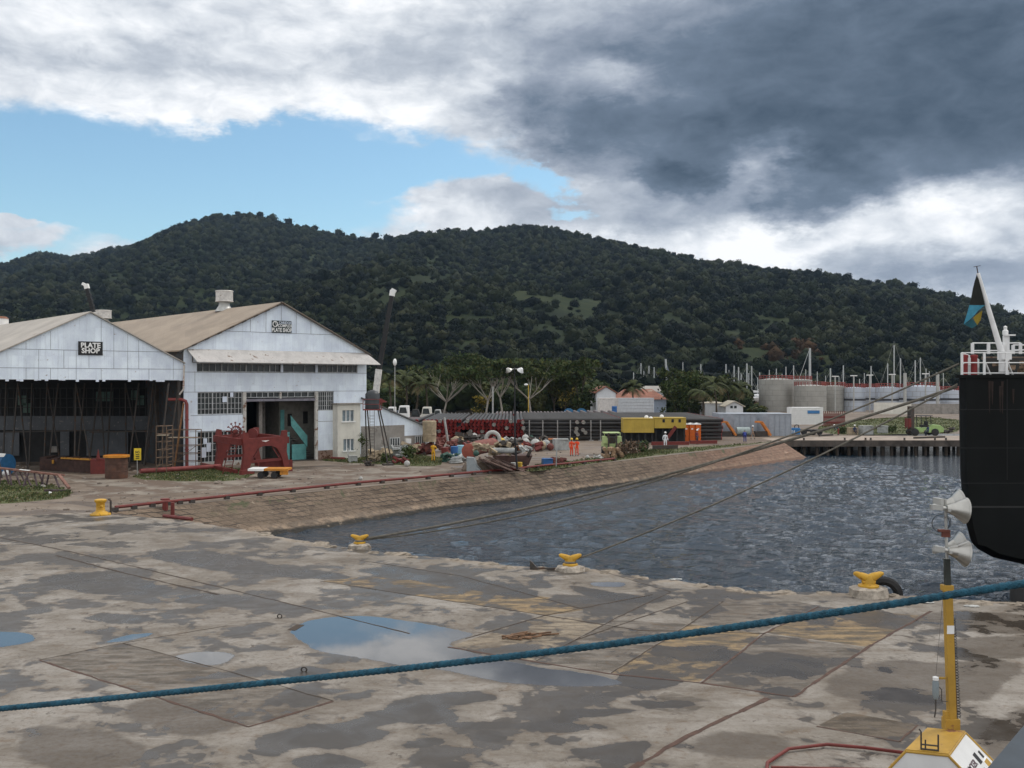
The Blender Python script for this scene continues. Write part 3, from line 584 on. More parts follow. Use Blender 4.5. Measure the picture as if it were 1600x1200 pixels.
# tree crown templates: lumpy core with leaf clumps
def crown_templates(nt_, leaves, seed, sub=2):
    R = np.random.RandomState(seed); out = []
    for k in range(nt_):
        bm = bmesh.new(); bmesh.ops.create_icosphere(bm, subdivisions=sub, radius=1.0); v = np.array([q.co[:] for q in bm.verts]); f = np.array([[q.index for q in p.verts] for p in bm.faces]); bm.free()
        lump = R.randn(7, 3); lump /= np.linalg.norm(lump, axis=1)[:, None]; d = 1+.42*np.max(v @ lump.T, axis=1)**3-.28+R.randn(len(v))*.09
        v = v*d[:, None]*np.array([1, 1, .95])
        ld = R.randn(leaves, 3); ld /= np.linalg.norm(ld, axis=1)[:, None]; ld[:, 2] = np.abs(ld[:, 2])*1.0-.15
        rad = 1+.42*np.max(ld @ lump.T, axis=1)**3-.28+R.rand(leaves)*.34-.06; c = ld*rad[:, None]*np.array([1, 1, .82])
        a = R.randn(leaves, 3); a /= np.linalg.norm(a, axis=1)[:, None]; b2 = np.cross(a, R.randn(leaves, 3)); b2 /= np.linalg.norm(b2, axis=1)[:, None]
        s = (.13+.20*R.rand(leaves))[:, None]
        tri = np.stack([c-a*s, c+a*s*.8+b2*s*.5, c+b2*s*1.1], 1).reshape(-1, 3)
        vv_ = np.vstack([v, tri]); ff = np.vstack([f, np.arange(leaves*3).reshape(-1, 3)+len(v)]); out.append((vv_, ff))
    return out
def scatter_crowns(name, pts, rad, mi_, tmpl, mats, seed, hs=1.0):
    R = np.random.RandomState(seed); VV = []; FF = []; MM = []; off = 0; which = R.randint(0, len(tmpl), len(pts))
    for k, (tv, tf) in enumerate(tmpl):
        sel = np.where(which == k)[0]
        if not len(sel): continue
        th = R.rand(len(sel))*6.283; c, s = np.cos(th), np.sin(th); r = rad[sel]
        x = (tv[None, :, 0]*c[:, None]-tv[None, :, 1]*s[:, None])*r[:, None]; y = (tv[None, :, 0]*s[:, None]+tv[None, :, 1]*c[:, None])*r[:, None]; z = tv[None, :, 2]*(r*hs*R.uniform(.8, 1.25, len(sel)))[:, None]
        v = np.stack([x, y, z], -1)+pts[sel][:, None, :]; nv = len(tv)
        f = tf[None]+(np.arange(len(sel))*nv)[:, None, None]+off; VV.append(v.reshape(-1, 3)); FF.append(f.reshape(-1, 3)); MM.append(np.repeat(mi_[sel], len(tf))); off += len(sel)*nv
    o = mesh_np(name, np.vstack(VV), np.vstack(FF), mats, np.concatenate(MM)); o['kind'] = 'stuff'; return o
R = np.random.RandomState(11)
NC = 56000; uu = R.uniform(-500, 2100, NC*3); tt = R.rand(NC*3)
Yq = np.sqrt(YF0**2+(yr(uu)**2*1.02-YF0**2)*tt); keep = R.rand(NC*3) < (Yq/2400)*.0+ (yr(uu)**2-YF0**2)/(2500.0**2)*1.0
uu, Yq = uu[keep][:NC], Yq[keep][:NC]
zz = terrain(uu, Yq); xx = (uu-U0)/F*Yq; vp = V0-(zz-HC)/Yq*F
clear = np.zeros(len(uu))
for cu, cv, a_, b2 in [(640, 437, 62, 9), (600, 470, 60, 10), (870, 472, 75, 9), (900, 490, 60, 9), (840, 462, 40, 6), (1010, 500, 60, 6), (730, 500, 50, 7), (560, 476, 40, 7), (1180, 520, 60, 5)]:
    clear = np.maximum(clear, 1-((uu-cu-(vp-cv)*1.5)/a_)**2-((vp-cv)/b2)**2)
pale = fbm(xx*.008, zz*.02+Yq*.004, 4)
kp = ~((clear > 0) & (R.rand(len(uu)) < .8)); uu, Yq, zz, xx, vp, pale, clear = [q[kp] for q in (uu, Yq, zz, xx, vp, pale, clear)]
rad = (1.5+3.6*R.rand(len(uu))**2.2)*(.82+Yq/3000)
ridge = np.abs(Yq-yr(uu)) < 60; rad[ridge] *= R.uniform(.55, 1.15, ridge.sum())
zoff = rad*.35+np.where(R.rand(len(uu)) < .15, rad*.9, 0)
mi_ = np.where(R.rand(len(uu)) < .45, 1, 0); mi_[(clear > -.8) & (R.rand(len(uu)) < .5)] = 3; mi_[(pale > .60) & (Yq < 1150) & (R.rand(len(uu)) < .35)] = 3
orange = (((uu-1245)/45)**2+((vp-556)/14)**2 < 1) | (((uu-1160)/40)**2+((vp-548)/9)**2 < 1) | (((uu-1145)/30)**2+((vp-535)/6)**2 < .8)
mi_[orange & (R.rand(len(uu)) < .55)] = 2
pts = np.stack([xx, Yq, zz+zoff], -1)
nearm = Yq < 900
mats4 = [M_f1, M_f2, M_f3, M_f4]
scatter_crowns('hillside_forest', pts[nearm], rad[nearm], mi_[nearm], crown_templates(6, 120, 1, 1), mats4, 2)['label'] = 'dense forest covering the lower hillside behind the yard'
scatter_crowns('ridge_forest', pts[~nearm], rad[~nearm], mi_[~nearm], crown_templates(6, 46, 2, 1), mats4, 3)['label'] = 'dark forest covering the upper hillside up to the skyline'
# wooded belt between the yard and the hill foot
NB = 1500; ub = R.uniform(-700, 2300, NB); Yb = R.uniform(330, 470, NB); Yb[ub > 1150] = R.uniform(400, 480, (ub > 1150).sum()); rb = R.uniform(3.2, 5.6, NB)
pb = np.stack([(ub-U0)/F*Yb, Yb, rb*.45+R.uniform(0, 4, NB)], -1)
mb_ = R.choice([0, 1, 1, 3], NB, p=[.4, .3, .2, .1])
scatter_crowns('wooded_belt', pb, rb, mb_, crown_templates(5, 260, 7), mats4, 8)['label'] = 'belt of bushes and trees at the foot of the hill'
# ================================================================ SHEDS
C0 = Vector((-28.7, 87.9, 0)); TH = math.radians(41.5)
EX = Vector((math.cos(TH), math.sin(TH), 0)); EN = Vector((-math.sin(TH), math.cos(TH), 0)); EF = -EN     # along the front, into the building, towards us
TF = Matrix.Translation(C0) @ Matrix.Rotation(TH, 4, 'Z')      # local x along the front, y into the building
def FS(u, v=0, off=0.0):          # pixel -> (s, z) on the front plane, shifted towards us by off
    o = C0+EF*off; r_ = (u-U0)/F; s = (r_*o.y-o.x)/(EX.x-r_*EX.y); Y = o.y+s*EX.y
    return s, HC-(v-V0)/F*Y
M_sheet = mat('white_sheet', (.77, .85, .96), .55, var=.10, scale=.8, rust=.22, rcol=(.36, .32, .31), rscale=2.2, streak=.42, rot=-TH, bump=.15, bscale=6, panel=(.85, 2.4, .13))
M_sheet2 = mat('white_sheet_plain', (.70, .76, .86), .6, var=.08, scale=1.5, rust=.10, rcol=(.33, .27, .23), rscale=2, streak=.25)
M_seam = mat('sheet_seam', (.22, .23, .25), .7)
M_roof = mat('tan_roof', (.31, .25, .19), .8, panel=(1.1, .9, .12), var=.12, scale=.35, rust=.22, rcol=(.25, .19, .14), rscale=.5, streak=.2)
M_roofw = mat('pale_roof', (.40, .365, .32), .8, panel=(1.1, .9, .12), var=.12, scale=.35, rust=.2, rcol=(.29, .24, .2), rscale=.5, streak=.2)
M_awn = mat('awning_sheet', (.46, .44, .42), .75, var=.15, scale=1.2, rust=.32, rcol=(.20, .15, .12), rscale=1.2, streak=.35)
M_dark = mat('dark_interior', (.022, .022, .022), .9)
M_glass = mat('dark_panes', (.030, .036, .036), .25, var=.6, scale=1.5, spec=.5)
M_frame = mat('window_frame_white', (.45, .46, .46), .7, rust=.25)
M_steel = mat('dark_steel', (.055, .048, .042), .7, rust=.4, rcol=(.09, .05, .03))
M_rustred = mat('red_oxide_paint', (.145, .024, .019), .6, var=.2, rust=.25, rcol=(.10, .03, .02), rscale=2)
M_pinkred = mat('faded_red_paint', (.22, .052, .047), .7, var=.2, rust=.3, rcol=(.15, .06, .045), rscale=2)
M_cream = mat('cream_plaster', (.62, .60, .53), .85, var=.10, scale=.8, rust=.18, rcol=(.32, .30, .26), rscale=1, streak=.35)
M_teal = mat('teal_paint', (.12, .34, .33), .7, rust=.2)
M_block = mat('grey_blockwork', (.27, .25, .225), .9, var=.2, scale=1.1, rust=.35, rcol=(.18, .16, .14), rscale=1.2, streak=.3)
M_blk = mat('black_paint', (.012, .012, .013), .5)
M_white = mat('white_paint', (.78, .78, .76), .5, var=.06)
M_galv = mat('galvanised', (.42, .42, .40), .45, metal=.6, var=.15, rust=.15)
def fbox(mb, s0, s1, z0, z1, y0=0.0, y1=.12): mb.boxf(s0, s1, y0, y1, z0, z1)
def sheet_seams(parent, lines, off=.012):
    mb = MB(TF)
    for s0, z0, s1, z1 in lines:
        if abs(s1-s0) > abs(z1-z0): mb.boxf(s0, s1, -off, -.002, z0-.02, z0+.02)
        else: mb.boxf(s0-.018, s0+.018, -off, -.002, z0, z1)
    return mb.build('sheet_seam', M_seam, parent)
def window(parent, s0, s1, z0, z1, nx, nz=1, thick=.05, extra=None, mfr=None, y=-.0):
    mb = MB(TF); mb.boxf(s0+.01, s1-.01, .16, .19, z0+.01, z1-.01); wnd = mb.build('window', M_glass, parent)
    mb = MB(TF)
    for i in range(nx+1):
        x = s0+(s1-s0)*i/nx; t = thick*(1.8 if i % 4 == 0 else .75); mb.boxf(max(s0, x-t/2), min(s1, x+t/2), .06, .14, z0+.01, z1-.01)
    for j in range(1, nz): z = z0+(z1-z0)*j/nz; mb.boxf(s0, s1, .07, .13, z-.02, z+.02)
    mb.boxf(s0+.01, s1-.01, .05, .15, z0+.008, z0+.07); mb.boxf(s0+.01, s1-.01, .05, .15, z1-.07, z1-.008); mb.build('frame', mfr or M_frame, wnd)
    if extra:
        mb = MB(TF)
        for s_, z_, w_, h_ in extra: mb.boxf(s_, s_+w_, .03, .058, z_, z_+h_)
        mb.build('cover_board', M_sheet2, wnd)
    return wnd
def text_mesh(name, body, size, T, m, parent, depth=.01, sx=1.0, align='CENTER', bold=0.0):
    cu = bpy.data.curves.new(name, 'FONT'); cu.body = body; cu.size = size; cu.extrude = depth; cu.align_x = align; cu.offset = bold; cu.resolution_u = 2
    ob = bpy.data.objects.new(name, cu); COL.objects.link(ob); dg = bpy.context.evaluated_depsgraph_get(); me = bpy.data.meshes.new_from_object(ob.evaluated_get(dg))
    bpy.data.objects.remove(ob); me.transform(Matrix.Diagonal((sx, 1, 1, 1))); me.transform(T); me.transform(Matrix.Translation(-parent_origin(parent))); me.materials.clear(); me.materials.append(m)
    o = bpy.data.objects.new(name, me); COL.objects.link(o); o.parent = parent; return o
STAND = Matrix.Rotation(math.radians(90), 4, 'X')              # text upright, facing -y
# ---- right shed
Wd = 18.9; ZE = 10.35; ZR = 14.87; LB = 62
sh = thing('plate_shed', 'larger white gabled shed with tan roof, window bands and an open central doorway', 'shed', C0)
mb = MB(TF)
mb.prism([(0, 0, 9.2), (Wd, 0, 9.2), (Wd, 0, ZE), (Wd/2, 0, ZR), (0, 0, ZE)], (0, .12, 0))
s_ = lambda u: FS(u)[0]
fbox(mb, 0, s_(307.5), 8.4, 9.2); fbox(mb, s_(558.5), Wd, 8.4, 9.2)
fbox(mb, 0, Wd, 6.6, 8.4)
fbox(mb, 0, s_(308.7), 0, 6.6); fbox(mb, s_(308.7), s_(383), 3.1, 4.6)
fbox(mb, s_(521), Wd, 4.9, 6.6); fbox(mb, s_(497), s_(527), .9, 4.75); fbox(mb, s_(521), s_(527), 4.75, 4.9); fbox(mb, s_(527), Wd, 4.75, 4.9)
fbox(mb, s_(527), Wd, 0, 4.75)
mb.boxf(Wd-.12, Wd, .12, LB, 0, ZE-.05); mb.boxf(.12, Wd-.12, LB-.12, LB, 0, ZE-.1)
mb.build('wall', M_sheet, sh)
MB(TF).boxf(.0, .12, .123, LB, 0, ZE-.05).build('side_wall', mat('shaded_grimy_sheet', (.06, .065, .07), .85, var=.3, scale=.7, rust=.4, streak=.5), sh)  # shade inside the open shed is put into this sheet's colour
mb = MB(TF); fbox(mb, s_(497), s_(527), 0, .9, 0.005, .115); mb.build('rusty_skirt', mat('rusty_sheet', (.25, .17, .13), .8, var=.3, rust=.5, streak=.4), sh)
sheet_seams(sh, [(0, 12.0, Wd*.0+3.4, 12.0) if False else (3.6, 12.1, Wd-3.6, 12.1), (0, 8.38, Wd, 8.38), (0, 6.62, Wd, 6.62), (s_(497), 3.7, s_(527), 3.7), (.6, 4.55, s_(383), 4.55), (.5, 3.13, s_(383), 3.13), (1.0, 6.6, 1.0, 8.4), (s_(521), 4.9, s_(521), 6.6)]+[(Wd*k/12, 12.1, Wd*k/12, 12.1+min(Wd*k/12, Wd-Wd*k/12)*.478-1.8) for k in (4, 5, 6, 7, 8)])
window(sh, s_(307.5), s_(440), 8.4, 9.2, 14); window(sh, s_(441.5), s_(494), 8.4, 9.2, 3); window(sh, s_(495.5), s_(558.5), 8.4, 9.2, 8)
mb = MB(TF)
for u in (440.7, 494.7): mb.boxf(s_(u)-.12, s_(u)+.12, .0, .11, 8.41, 9.19)
mb.build('wall_post', M_sheet2, sh)
window(sh, s_(308.7), s_(379), 4.6, 6.6, 12, 4, extra=[(s_(348), 5.7, .42, .5), (s_(360), 6.15, .3, .42)])
window(sh, s_(308.7), s_(379), .35, 3.1, 12, 5, extra=[(s_(318), 2.0, .35, .5), (s_(314), .8, .5, .9), (s_(323), 1.3, .4, .8)])
window(sh, s_(383.5), s_(437), 6.05, 6.6, 6); window(sh, s_(439.5), s_(492), 6.05, 6.6, 5)
window(sh, s_(497.5), s_(521), 4.75, 6.6, 7, 4)
mb = MB(TF); fbox(mb, s_(308.7), s_(383), 0, .35)
mb.boxf(s_(379.5), s_(384.5), -.06, .2, 0, 6.6); mb.boxf(s_(492.5), s_(496.5), -.05, .2, 0, 6.6); mb.boxf(s_(437.2), s_(439.8), -.04, .2, 5.95, 6.6); mb.build('door_post', mat('peeling_white', (.52, .50, .46), .8, rust=.45, rcol=(.2, .11, .07), rscale=1.5), sh)
mb = MB(TF); mb.boxf(s_(384.5), s_(492.5), -.03, .25, 5.72, 5.95); mb.build('door_rail', mat('grey_violet_steel', (.20, .19, .22), .6, rust=.25), sh)
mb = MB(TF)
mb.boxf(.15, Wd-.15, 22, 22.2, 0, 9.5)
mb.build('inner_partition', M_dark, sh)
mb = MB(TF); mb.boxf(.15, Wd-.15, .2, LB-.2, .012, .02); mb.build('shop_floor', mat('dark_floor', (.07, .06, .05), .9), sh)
mb = MB(TF)
for s0 in (.6, Wd/2+.8, Wd-.6):
    for y in (5, 11, 17): mb.boxf(s0-.12, s0+.12, y-.12, y+.12, 0, 9.6)
for y in (5, 11, 17): mb.beam((.3, y, 9.7), (Wd-.3, y, 9.7), .2, .25); mb.beam((.3, y, 10.0), (Wd/2, y, 14.4), .12); mb.beam((Wd-.3, y, 10.0), (Wd/2, y, 14.4), .12)
mb.boxf(s_(417.5), s_(423), 1.6, 1.95, 0, 5.72)
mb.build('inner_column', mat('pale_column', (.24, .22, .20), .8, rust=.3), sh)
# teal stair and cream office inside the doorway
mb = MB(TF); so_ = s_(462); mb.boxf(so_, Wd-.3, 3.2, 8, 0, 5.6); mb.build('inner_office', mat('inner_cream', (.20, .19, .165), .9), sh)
mb = MB(TF)
for a, b2, z0, z1 in ((so_+.9, so_+1.35, 3.2, 4.4), (so_+2.6, so_+3.1, 3.4, 4.6)): mb.boxf(a, b2, 3.12, 3.19, z0, z1)
mb.build('office_opening', M_dark, sh)
mb = MB(TF); mb.boxf(s_(455), s_(465), 1.5, 1.6, 0, 2.7); mb.boxf(s_(468), s_(490), 1.4, 1.5, 0, 1.5)
mb.prism([(s_(465), 1.3, 4.3), (s_(466), 1.3, 3.3), (s_(491), 1.3, 1.2), (s_(491), 1.3, 2.3)], (0, .08, 0)); mb.boxf(s_(463), s_(469), 3.05, 3.11, 1.6, 4.8); mb.build('stair_side', M_teal, sh)
mb = MB(TF)
for k in range(11): mb.box((s_(461)+k*.26, 1.9, 2.75-k*.235), (.3, .9, .05))
mb.build('stair_tread', M_steel, sh)
mb = MB(TF)
for sgn in (0, 1):
    xe = -.35 if sgn == 0 else Wd+.35; zz_ = ZE-.17
    mb.prism([(xe, -.25, zz_), (Wd/2, -.25, ZR+.03), (Wd/2, -.25, ZR+.15), (xe, -.25, zz_+.12)], (0, LB+.4, 0))
rf = mb.build('roof', M_roof, sh)
mb = MB(TF)
for k in range(26):
    t = k/25; x = -.35+(Wd/2+.35)*t; mb.box((x, -.29, ZE-.12+(ZR-ZE+.14)*t-.02), (.47, .06, .06 if k % 3 else .13), ry=-.44)
    x = Wd+.35-(Wd/2+.35)*t; mb.box((x, -.29, ZE-.12+(ZR-ZE+.14)*t-.02), (.47, .06, .08), ry=.44)
mb.build('roof_edge_flashing', M_steel, sh)
mb = MB(TF); sa0, sa1 = s_(292), s_(571)
mb.prism([(sa0, -.02, 10.36), (sa0+.25, -1.35, 9.22), (sa0+.25, -1.35, 9.28), (sa0, -.02, 10.42)], (0, 0, 0)) if False else None
a0 = [(sa0, -.03, 10.35), (sa1+.1, -.03, 10.35), (sa1+.9, -1.35, 9.2), (sa0+.35, -1.35, 9.22)]
mb.prism(a0, (0, 0, .06)); mb.build('awning', M_awn, sh)
mb = MB(TF)
for k in range(9): x = sa0+.5+(sa1-sa0)*k/8; mb.beam((x, -.02, 9.25), (x, -1.3, 9.2), .05); mb.beam((x, -.02, 9.25), (x, -.03, 10.3), .05)
mb.build('awning_bracket', M_steel, sh)
# sign on the right shed: round emblem, two small lines, then the shop line
s0, zt = FS(424.5, 500.5); s1, zb = FS(455, 520.5); sg = thing('name_board', 'small dark lettered board with round emblem on the gable of the larger shed', 'sign', C0+EX*((s0+s1)/2)+EF*.05+Vector((0, 0, zb)))
mb = MB(TF); mb.boxf(s0, s1, -.07, -.02, zb, zt); mb.build('board', mat('sign_green_black', (.02, .035, .035), .6), sg)
Hs = zt-zb; Ws_ = s1-s0
text_mesh('lettering', 'PLATE SHOP', Hs*.46, TF @ Matrix.Translation((s0+Ws_*.5, -.075, zb+Hs*.07)) @ STAND, M_white, sg, sx=.72, bold=.012)
text_mesh('lettering', 'COMPLEX', Hs*.34, TF @ Matrix.Translation((s0+Ws_*.66, -.075, zb+Hs*.47)) @ STAND, M_white, sg, sx=.86, bold=.008)
text_mesh('lettering', 'CARIDOC', Hs*.30, TF @ Matrix.Translation((s0+Ws_*.68, -.075, zb+Hs*.74)) @ STAND, M_sheet2, sg, sx=.9, bold=.004)
mb = MB(TF); c_ = (s0+Ws_*.16, -.074, zb+Hs*.70); mb.torus(c_, Hs*.21, Hs*.045, (0, 1, 0), 20, 6); mb.beam((c_[0]-.07, -.08, c_[2]+Hs*.24), (c_[0]+.14, -.08, c_[2]-Hs*.2), .12, .02); mb.build('emblem', M_white, sg)
# roof ventilators
def ventilator(L, label, zt_, d_, squat=False):
    base = C0+EX*(Wd/2)+EN*L+Vector((0, 0, ZR+.1)); o = thing('roof_ventilator', label, 'ventilator', base, 'ventilators on the shed ridges')
    mb = MB(); h_ = zt_
    mb.lathe([(d_*.55, -.25), (d_*.33, h_*.18), (d_*.28, h_*.42), (d_*.28, h_*.45)], base, 16); mb.build('neck', M_galv, o, True)
    mb = MB(); mb.lathe([(d_*.30, h_*.40), (d_*.52, h_*.40), (d_*.52, h_*.44), (d_*.49, h_*.46), (d_*.49, h_*.94), (d_*.53, h_*.96), (d_*.5, h_)], base, 20); mb.build('hood', mat('vent_hood', (.55, .53, .50), .5, metal=.2, rust=.22, rscale=1.5, streak=.4), o, True)
    return o
ventilator(11.9, 'tall weathered ventilator on the ridge of the larger shed', 1.9, 1.75); ventilator(46.5, 'squat ventilator behind the peak of the smaller shed', 1.75, 1.95)
# ---- left shed: open front under a white gable sheet
WL = 16.0; ZL = 9.2; ZLR = 13.2
ls = thing('open_shed', 'smaller open-fronted white gabled shed with pale roof', 'shed', C0-EX*WL/2)
mb = MB(TF); mb.prism([(-WL, 0, 7.72), (0-.05, 0, 7.66), (-.05, 0, ZL), (-WL/2, 0, ZLR), (-WL, 0, ZL)], (0, .1, 0)); mb.build('gable_sheet', M_sheet, ls)
r = random.Random(2); mb = MB(TF)
for k in range(60):
    x = -WL+k*(WL-.1)/60
    if r.random() < .45: mb.boxf(x, x+.24, .01, .07, 7.66-r.uniform(.02, .14), 7.75)
mb.build('torn_edge', M_sheet2, ls)
mb = MB(TF)
for z in (8.62, 10.1): w_ = (ZLR-z)/(ZLR-ZL)*WL/2 if z > ZL else WL/2; mb.boxf(-WL/2-w_+.05, -WL/2+w_-.1, -.012, -.002, z-.018, z+.018)
for k in range(1, 16):
    x = -WL+k+r.uniform(-.1, .1); zt_ = ZL+(WL/2-abs(x+WL/2))*.5-.1
    for a_, b_ in ((7.72, 8.62), (8.62, min(10.1, zt_)), (10.1, zt_)):
        if b_ > a_ and r.random() < .6: mb.boxf(x-.012, x+.012, -.011, -.002, a_, b_)
mb.build('sheet_seam', M_seam, ls)
mb = MB(TF); 
for sg_, xe in ((0, -WL-.3), (1, .05)): mb.prism([(xe, -.2, ZL-.1), (-WL/2, -.2, ZLR+.02), (-WL/2, -.2, ZLR+.12), (xe, -.2, ZL)], (0, 60, 0))
mb.build('roof', M_roofw, ls)
# frames, back wall, posts inside the open shed
mb = MB(TF)
for y in (.3, 5, 10, 15, 20): 
    for x in (-.35, -WL+.3):
        mb.beam((x, y, 0), (x, y, ZL-.2), .25, .25); mb.beam((x+(-1.1 if x > -5 else 1.1), y, 0), (x, y, ZL-2), .12)
    mb.beam((-WL, y, 8.3), (0, y, 8.3), .15, .2); mb.beam((-WL, y, 7.75), (0, y, 7.75), .12)
    for k in range(12): mb.beam((-WL+k*WL/12, y, 7.75+.55*(k % 2)), (-WL+(k+1)*WL/12, y, 7.75+.55*((k+1) % 2)), .07)
mb.build('shed_frame', M_steel, ls)
YB = 94.0
def bx(u0, u1, v0, v1, Y, t=.1): x0, x1 = (u0-U0)/F*Y, (u1-U0)/F*Y; return (x0, x1, Y, Y+t, HC-(v1-V0)/F*Y, HC-(v0-V0)/F*Y)
mb = MB(); mb.boxf(*bx(-150, 287, 650, 672, YB)); mb.boxf(*bx(135, 165, 672, 712, YB)); mb.boxf(*bx(-40, 30, 676, 712, YB)); mb.boxf(*bx(165, 200, 675, 714, YB)); mb.boxf(*bx(94, 108, 672, 712, YB))
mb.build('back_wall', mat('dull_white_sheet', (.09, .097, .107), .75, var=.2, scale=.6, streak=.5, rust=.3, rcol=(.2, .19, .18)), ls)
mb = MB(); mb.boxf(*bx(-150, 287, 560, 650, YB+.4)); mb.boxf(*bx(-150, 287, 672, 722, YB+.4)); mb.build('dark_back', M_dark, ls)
mb = MB(); r = random.Random(8)
for k in range(30): u = -20+k*10.3; mb.boxf(*bx(u, u+1.1, 606, 650, YB, .12))
for v in (606, 622, 636): mb.boxf(*bx(-150, 287, v, v+1, YB, .13))
mb.build('clerestory_bar', mat('dull_bar', (.045, .045, .042), .8), ls)
mb = MB()
for u, v in [(150, 612), (164, 612), (205, 610), (28, 618), (36, 630), (212, 618)]: mb.boxf(*bx(u, u+13, v, v+15, YB+.2, .03))
mb.build('green_pane', mat('green_pane', (.05, .10, .075), .4), ls)
r = random.Random(12); mb = MB()
for k in range(13):
    u = 10+k*21+r.uniform(-4, 4); Y = r.uniform(86, 92); q = P(u, 640, Y); top = Vector((q.x, Y, 7.4)); bot = Vector((q.x+r.uniform(-.9, .3), Y-.4, 0)); mb.beam(bot, top, .11)
    if k % 2: mb.beam(bot+Vector((1.5, 0, 0)), top, .09)
mb.build('raking_prop', M_steel, ls)
mb = MB(); mb.beam(P(8, 675, 91), P(160, 672, 91), .12); mb.beam(P(140, 675, 90), P(287, 673, 90), .12); mb.build('cross_rail', M_steel, ls)
s0, zt = FS(122, 533.2); s1, zb = FS(160, 555.3); sg = thing('shop_sign', 'black board lettered PLATE SHOP in white on the gable of the smaller shed', 'sign', C0+EX*((s0+s1)/2)+EF*.05+Vector((0, 0, zb)))
mb = MB(TF); mb.boxf(s0, s1, -.07, -.02, zb, zt); mb.build('board', M_blk, sg); Hs = zt-zb; Ws_ = s1-s0
text_mesh('lettering', 'PLATE', Hs*.50, TF @ Matrix.Translation((s0+Ws_*.50, -.075, zb+Hs*.56)) @ STAND, M_white, sg, sx=1.02, bold=.02)
text_mesh('lettering', 'SHOP', Hs*.50, TF @ Matrix.Translation((s0+Ws_*.50, -.075, zb+Hs*.16)) @ STAND, M_white, sg, sx=1.02, bold=.02)
tk = thing('roof_tank', 'small white tank with rusty top behind the roof of the smaller shed', 'tank', P(2, 506, 118)); q = P(1, 508, 118)
MB().lathe([(.85, -.2), (.85, .75)], q, 16).build('drum', M_white, tk, True); MB().lathe([(.92, .75), (.6, 1.0), (0, 1.05)], q, 16).build('lid', mat('rust_lid', (.22, .10, .06), .8), tk, True)
# ---- white two-storey annex
def proj(name, u0, u1, v0, v1, off, depth, m, parent):     # box standing proud of the front by off
    a, z1 = FS(u0, v0, off); b2, _ = FS(u1, v0, off); _, z0 = FS((u0+u1)/2, v1, off); mb = MB(TF); mb.boxf(a, b2, -off, -off+depth, z0, z1); return mb.build(name, m, parent), (a, b2, z0, z1)
an = thing('annex_block', 'cream two-storey annex at the right corner of the larger shed', 'building', C0+EX*17+EF*.5)
off = .9; a, _ = FS(527.5, 640, off); b2, _ = FS(563, 640, off); ZA = FS(545, 632, off)[1]
w1 = [FS(535, 0, off)[0], FS(553.5, 0, off)[0], FS(545, 658, off)[1], FS(545, 641, off)[1]]; w2 = [FS(536.5, 0, off)[0], FS(556, 0, off)[0], FS(545, 704, off)[1], FS(545, 686, off)[1]]
mb = MB(TF); y0, y1 = -off, -off+.2
mb.boxf(a, w1[0], y0, y1, 0, ZA); mb.boxf(w1[1], b2, y0, y1, 0, ZA); mb.boxf(w1[0], w1[1], y0, y1, w1[3], ZA); mb.boxf(w1[0], w1[1], y0, y1, w2[3], w1[2]); mb.boxf(w1[0], w1[1], y0, y1, 0, w2[2]); mb.boxf(w1[0], w2[0], y0, y1, w2[2], w2[3]) if w2[0] > w1[0] else None
mb.boxf(b2-.2, b2, y1, -.003, 0, ZA); mb.boxf(a, a+.2, y1, -.003, 0, ZA)
mb.build('wall', M_cream, an)
mb = MB(TF); mb.boxf(a-.15, b2+.2, y0-.15, .0, ZA, ZA+.14); mb.build('roof', M_block, an)
for w_, s in ((w1, .22), (w2, .2)):
    x1 = min(w_[1], w1[1]); x0 = max(w_[0], w1[0]); mb = MB(TF); mb.boxf(x0, x1, y0+.12, y0+.15, w_[2], w_[3]); wn_ = mb.build('window', mat('louvre_glass', (.16, .20, .22), .3, var=.5, scale=2), an)
    mb = MB(TF)
    for k in range(4): x = x0+(x1-x0)*k/3; mb.boxf(max(x0, x-.035), min(x1, x+.035), y0+.05, y0+.11, w_[2], w_[3])
    mb.boxf(x0-.12, x1+.12, y0-.08, y0-.003, w_[2]-.12, w_[2]-.003); mb.build('frame', M_white, wn_)
# ---- low lean-to, blockwork below and pale sheet above
lt = thing('lean_to_workshop', 'low lean-to with sloping pale sheet gable over grey blockwork beside the cream annex', 'building', C0+EX*23)
def FPt(u, v, y=0.0): s, z = FS(u, v); return (s, y, z)
sA = FS(563.2)[0]+.05; sB = FS(679)[0]; zA = FS(563, 623)[1]; zB = FS(679, 673)[1]
f = lambda x: zA+(zB-zA)*(x-sA)/(sB-sA)
xm = FS(632)[0]; z1_, z2_ = FS(600, 665)[1], FS(655, 680)[1]
mb = MB(TF); mb.prism([(sA, 0, 0), (sA, 0, z1_), (xm, 0, z1_), (xm, 0, 0)], (0, .2, 0)); mb.prism([(xm, 0, 0), (xm, 0, z2_), (sB, 0, z2_), (sB, 0, 0)], (0, .2, 0)); mb.boxf(sB-.2, sB, .2, 9, 0, zB-.1); mb.boxf(sA, sB-.2, 8.8, 9, 0, zB-.1); mb.build('wall', M_block, lt)
mb = MB(TF); mb.prism([(sA, .02, z1_), (xm, .02, z1_), (xm, .02, f(xm)), (sA, .02, f(sA))], (0, .1, 0)); mb.prism([(xm, .02, z2_), (sB, .02, z2_), (sB, .02, f(sB)), (xm, .02, f(xm))], (0, .1, 0)); mb.build('upper_sheet', M_sheet, lt)
mb = MB(TF); mb.prism([(sA, -.25, f(sA)+.01), (sB+.35, -.25, f(sB+.35)+.01), (sB+.35, -.25, f(sB+.35)+.14), (sA, -.25, f(sA)+.14)], (0, 9.4, 0)); mb.build('roof', mat('dark_lean_roof', (.12, .12, .12), .8, rust=.3), lt)
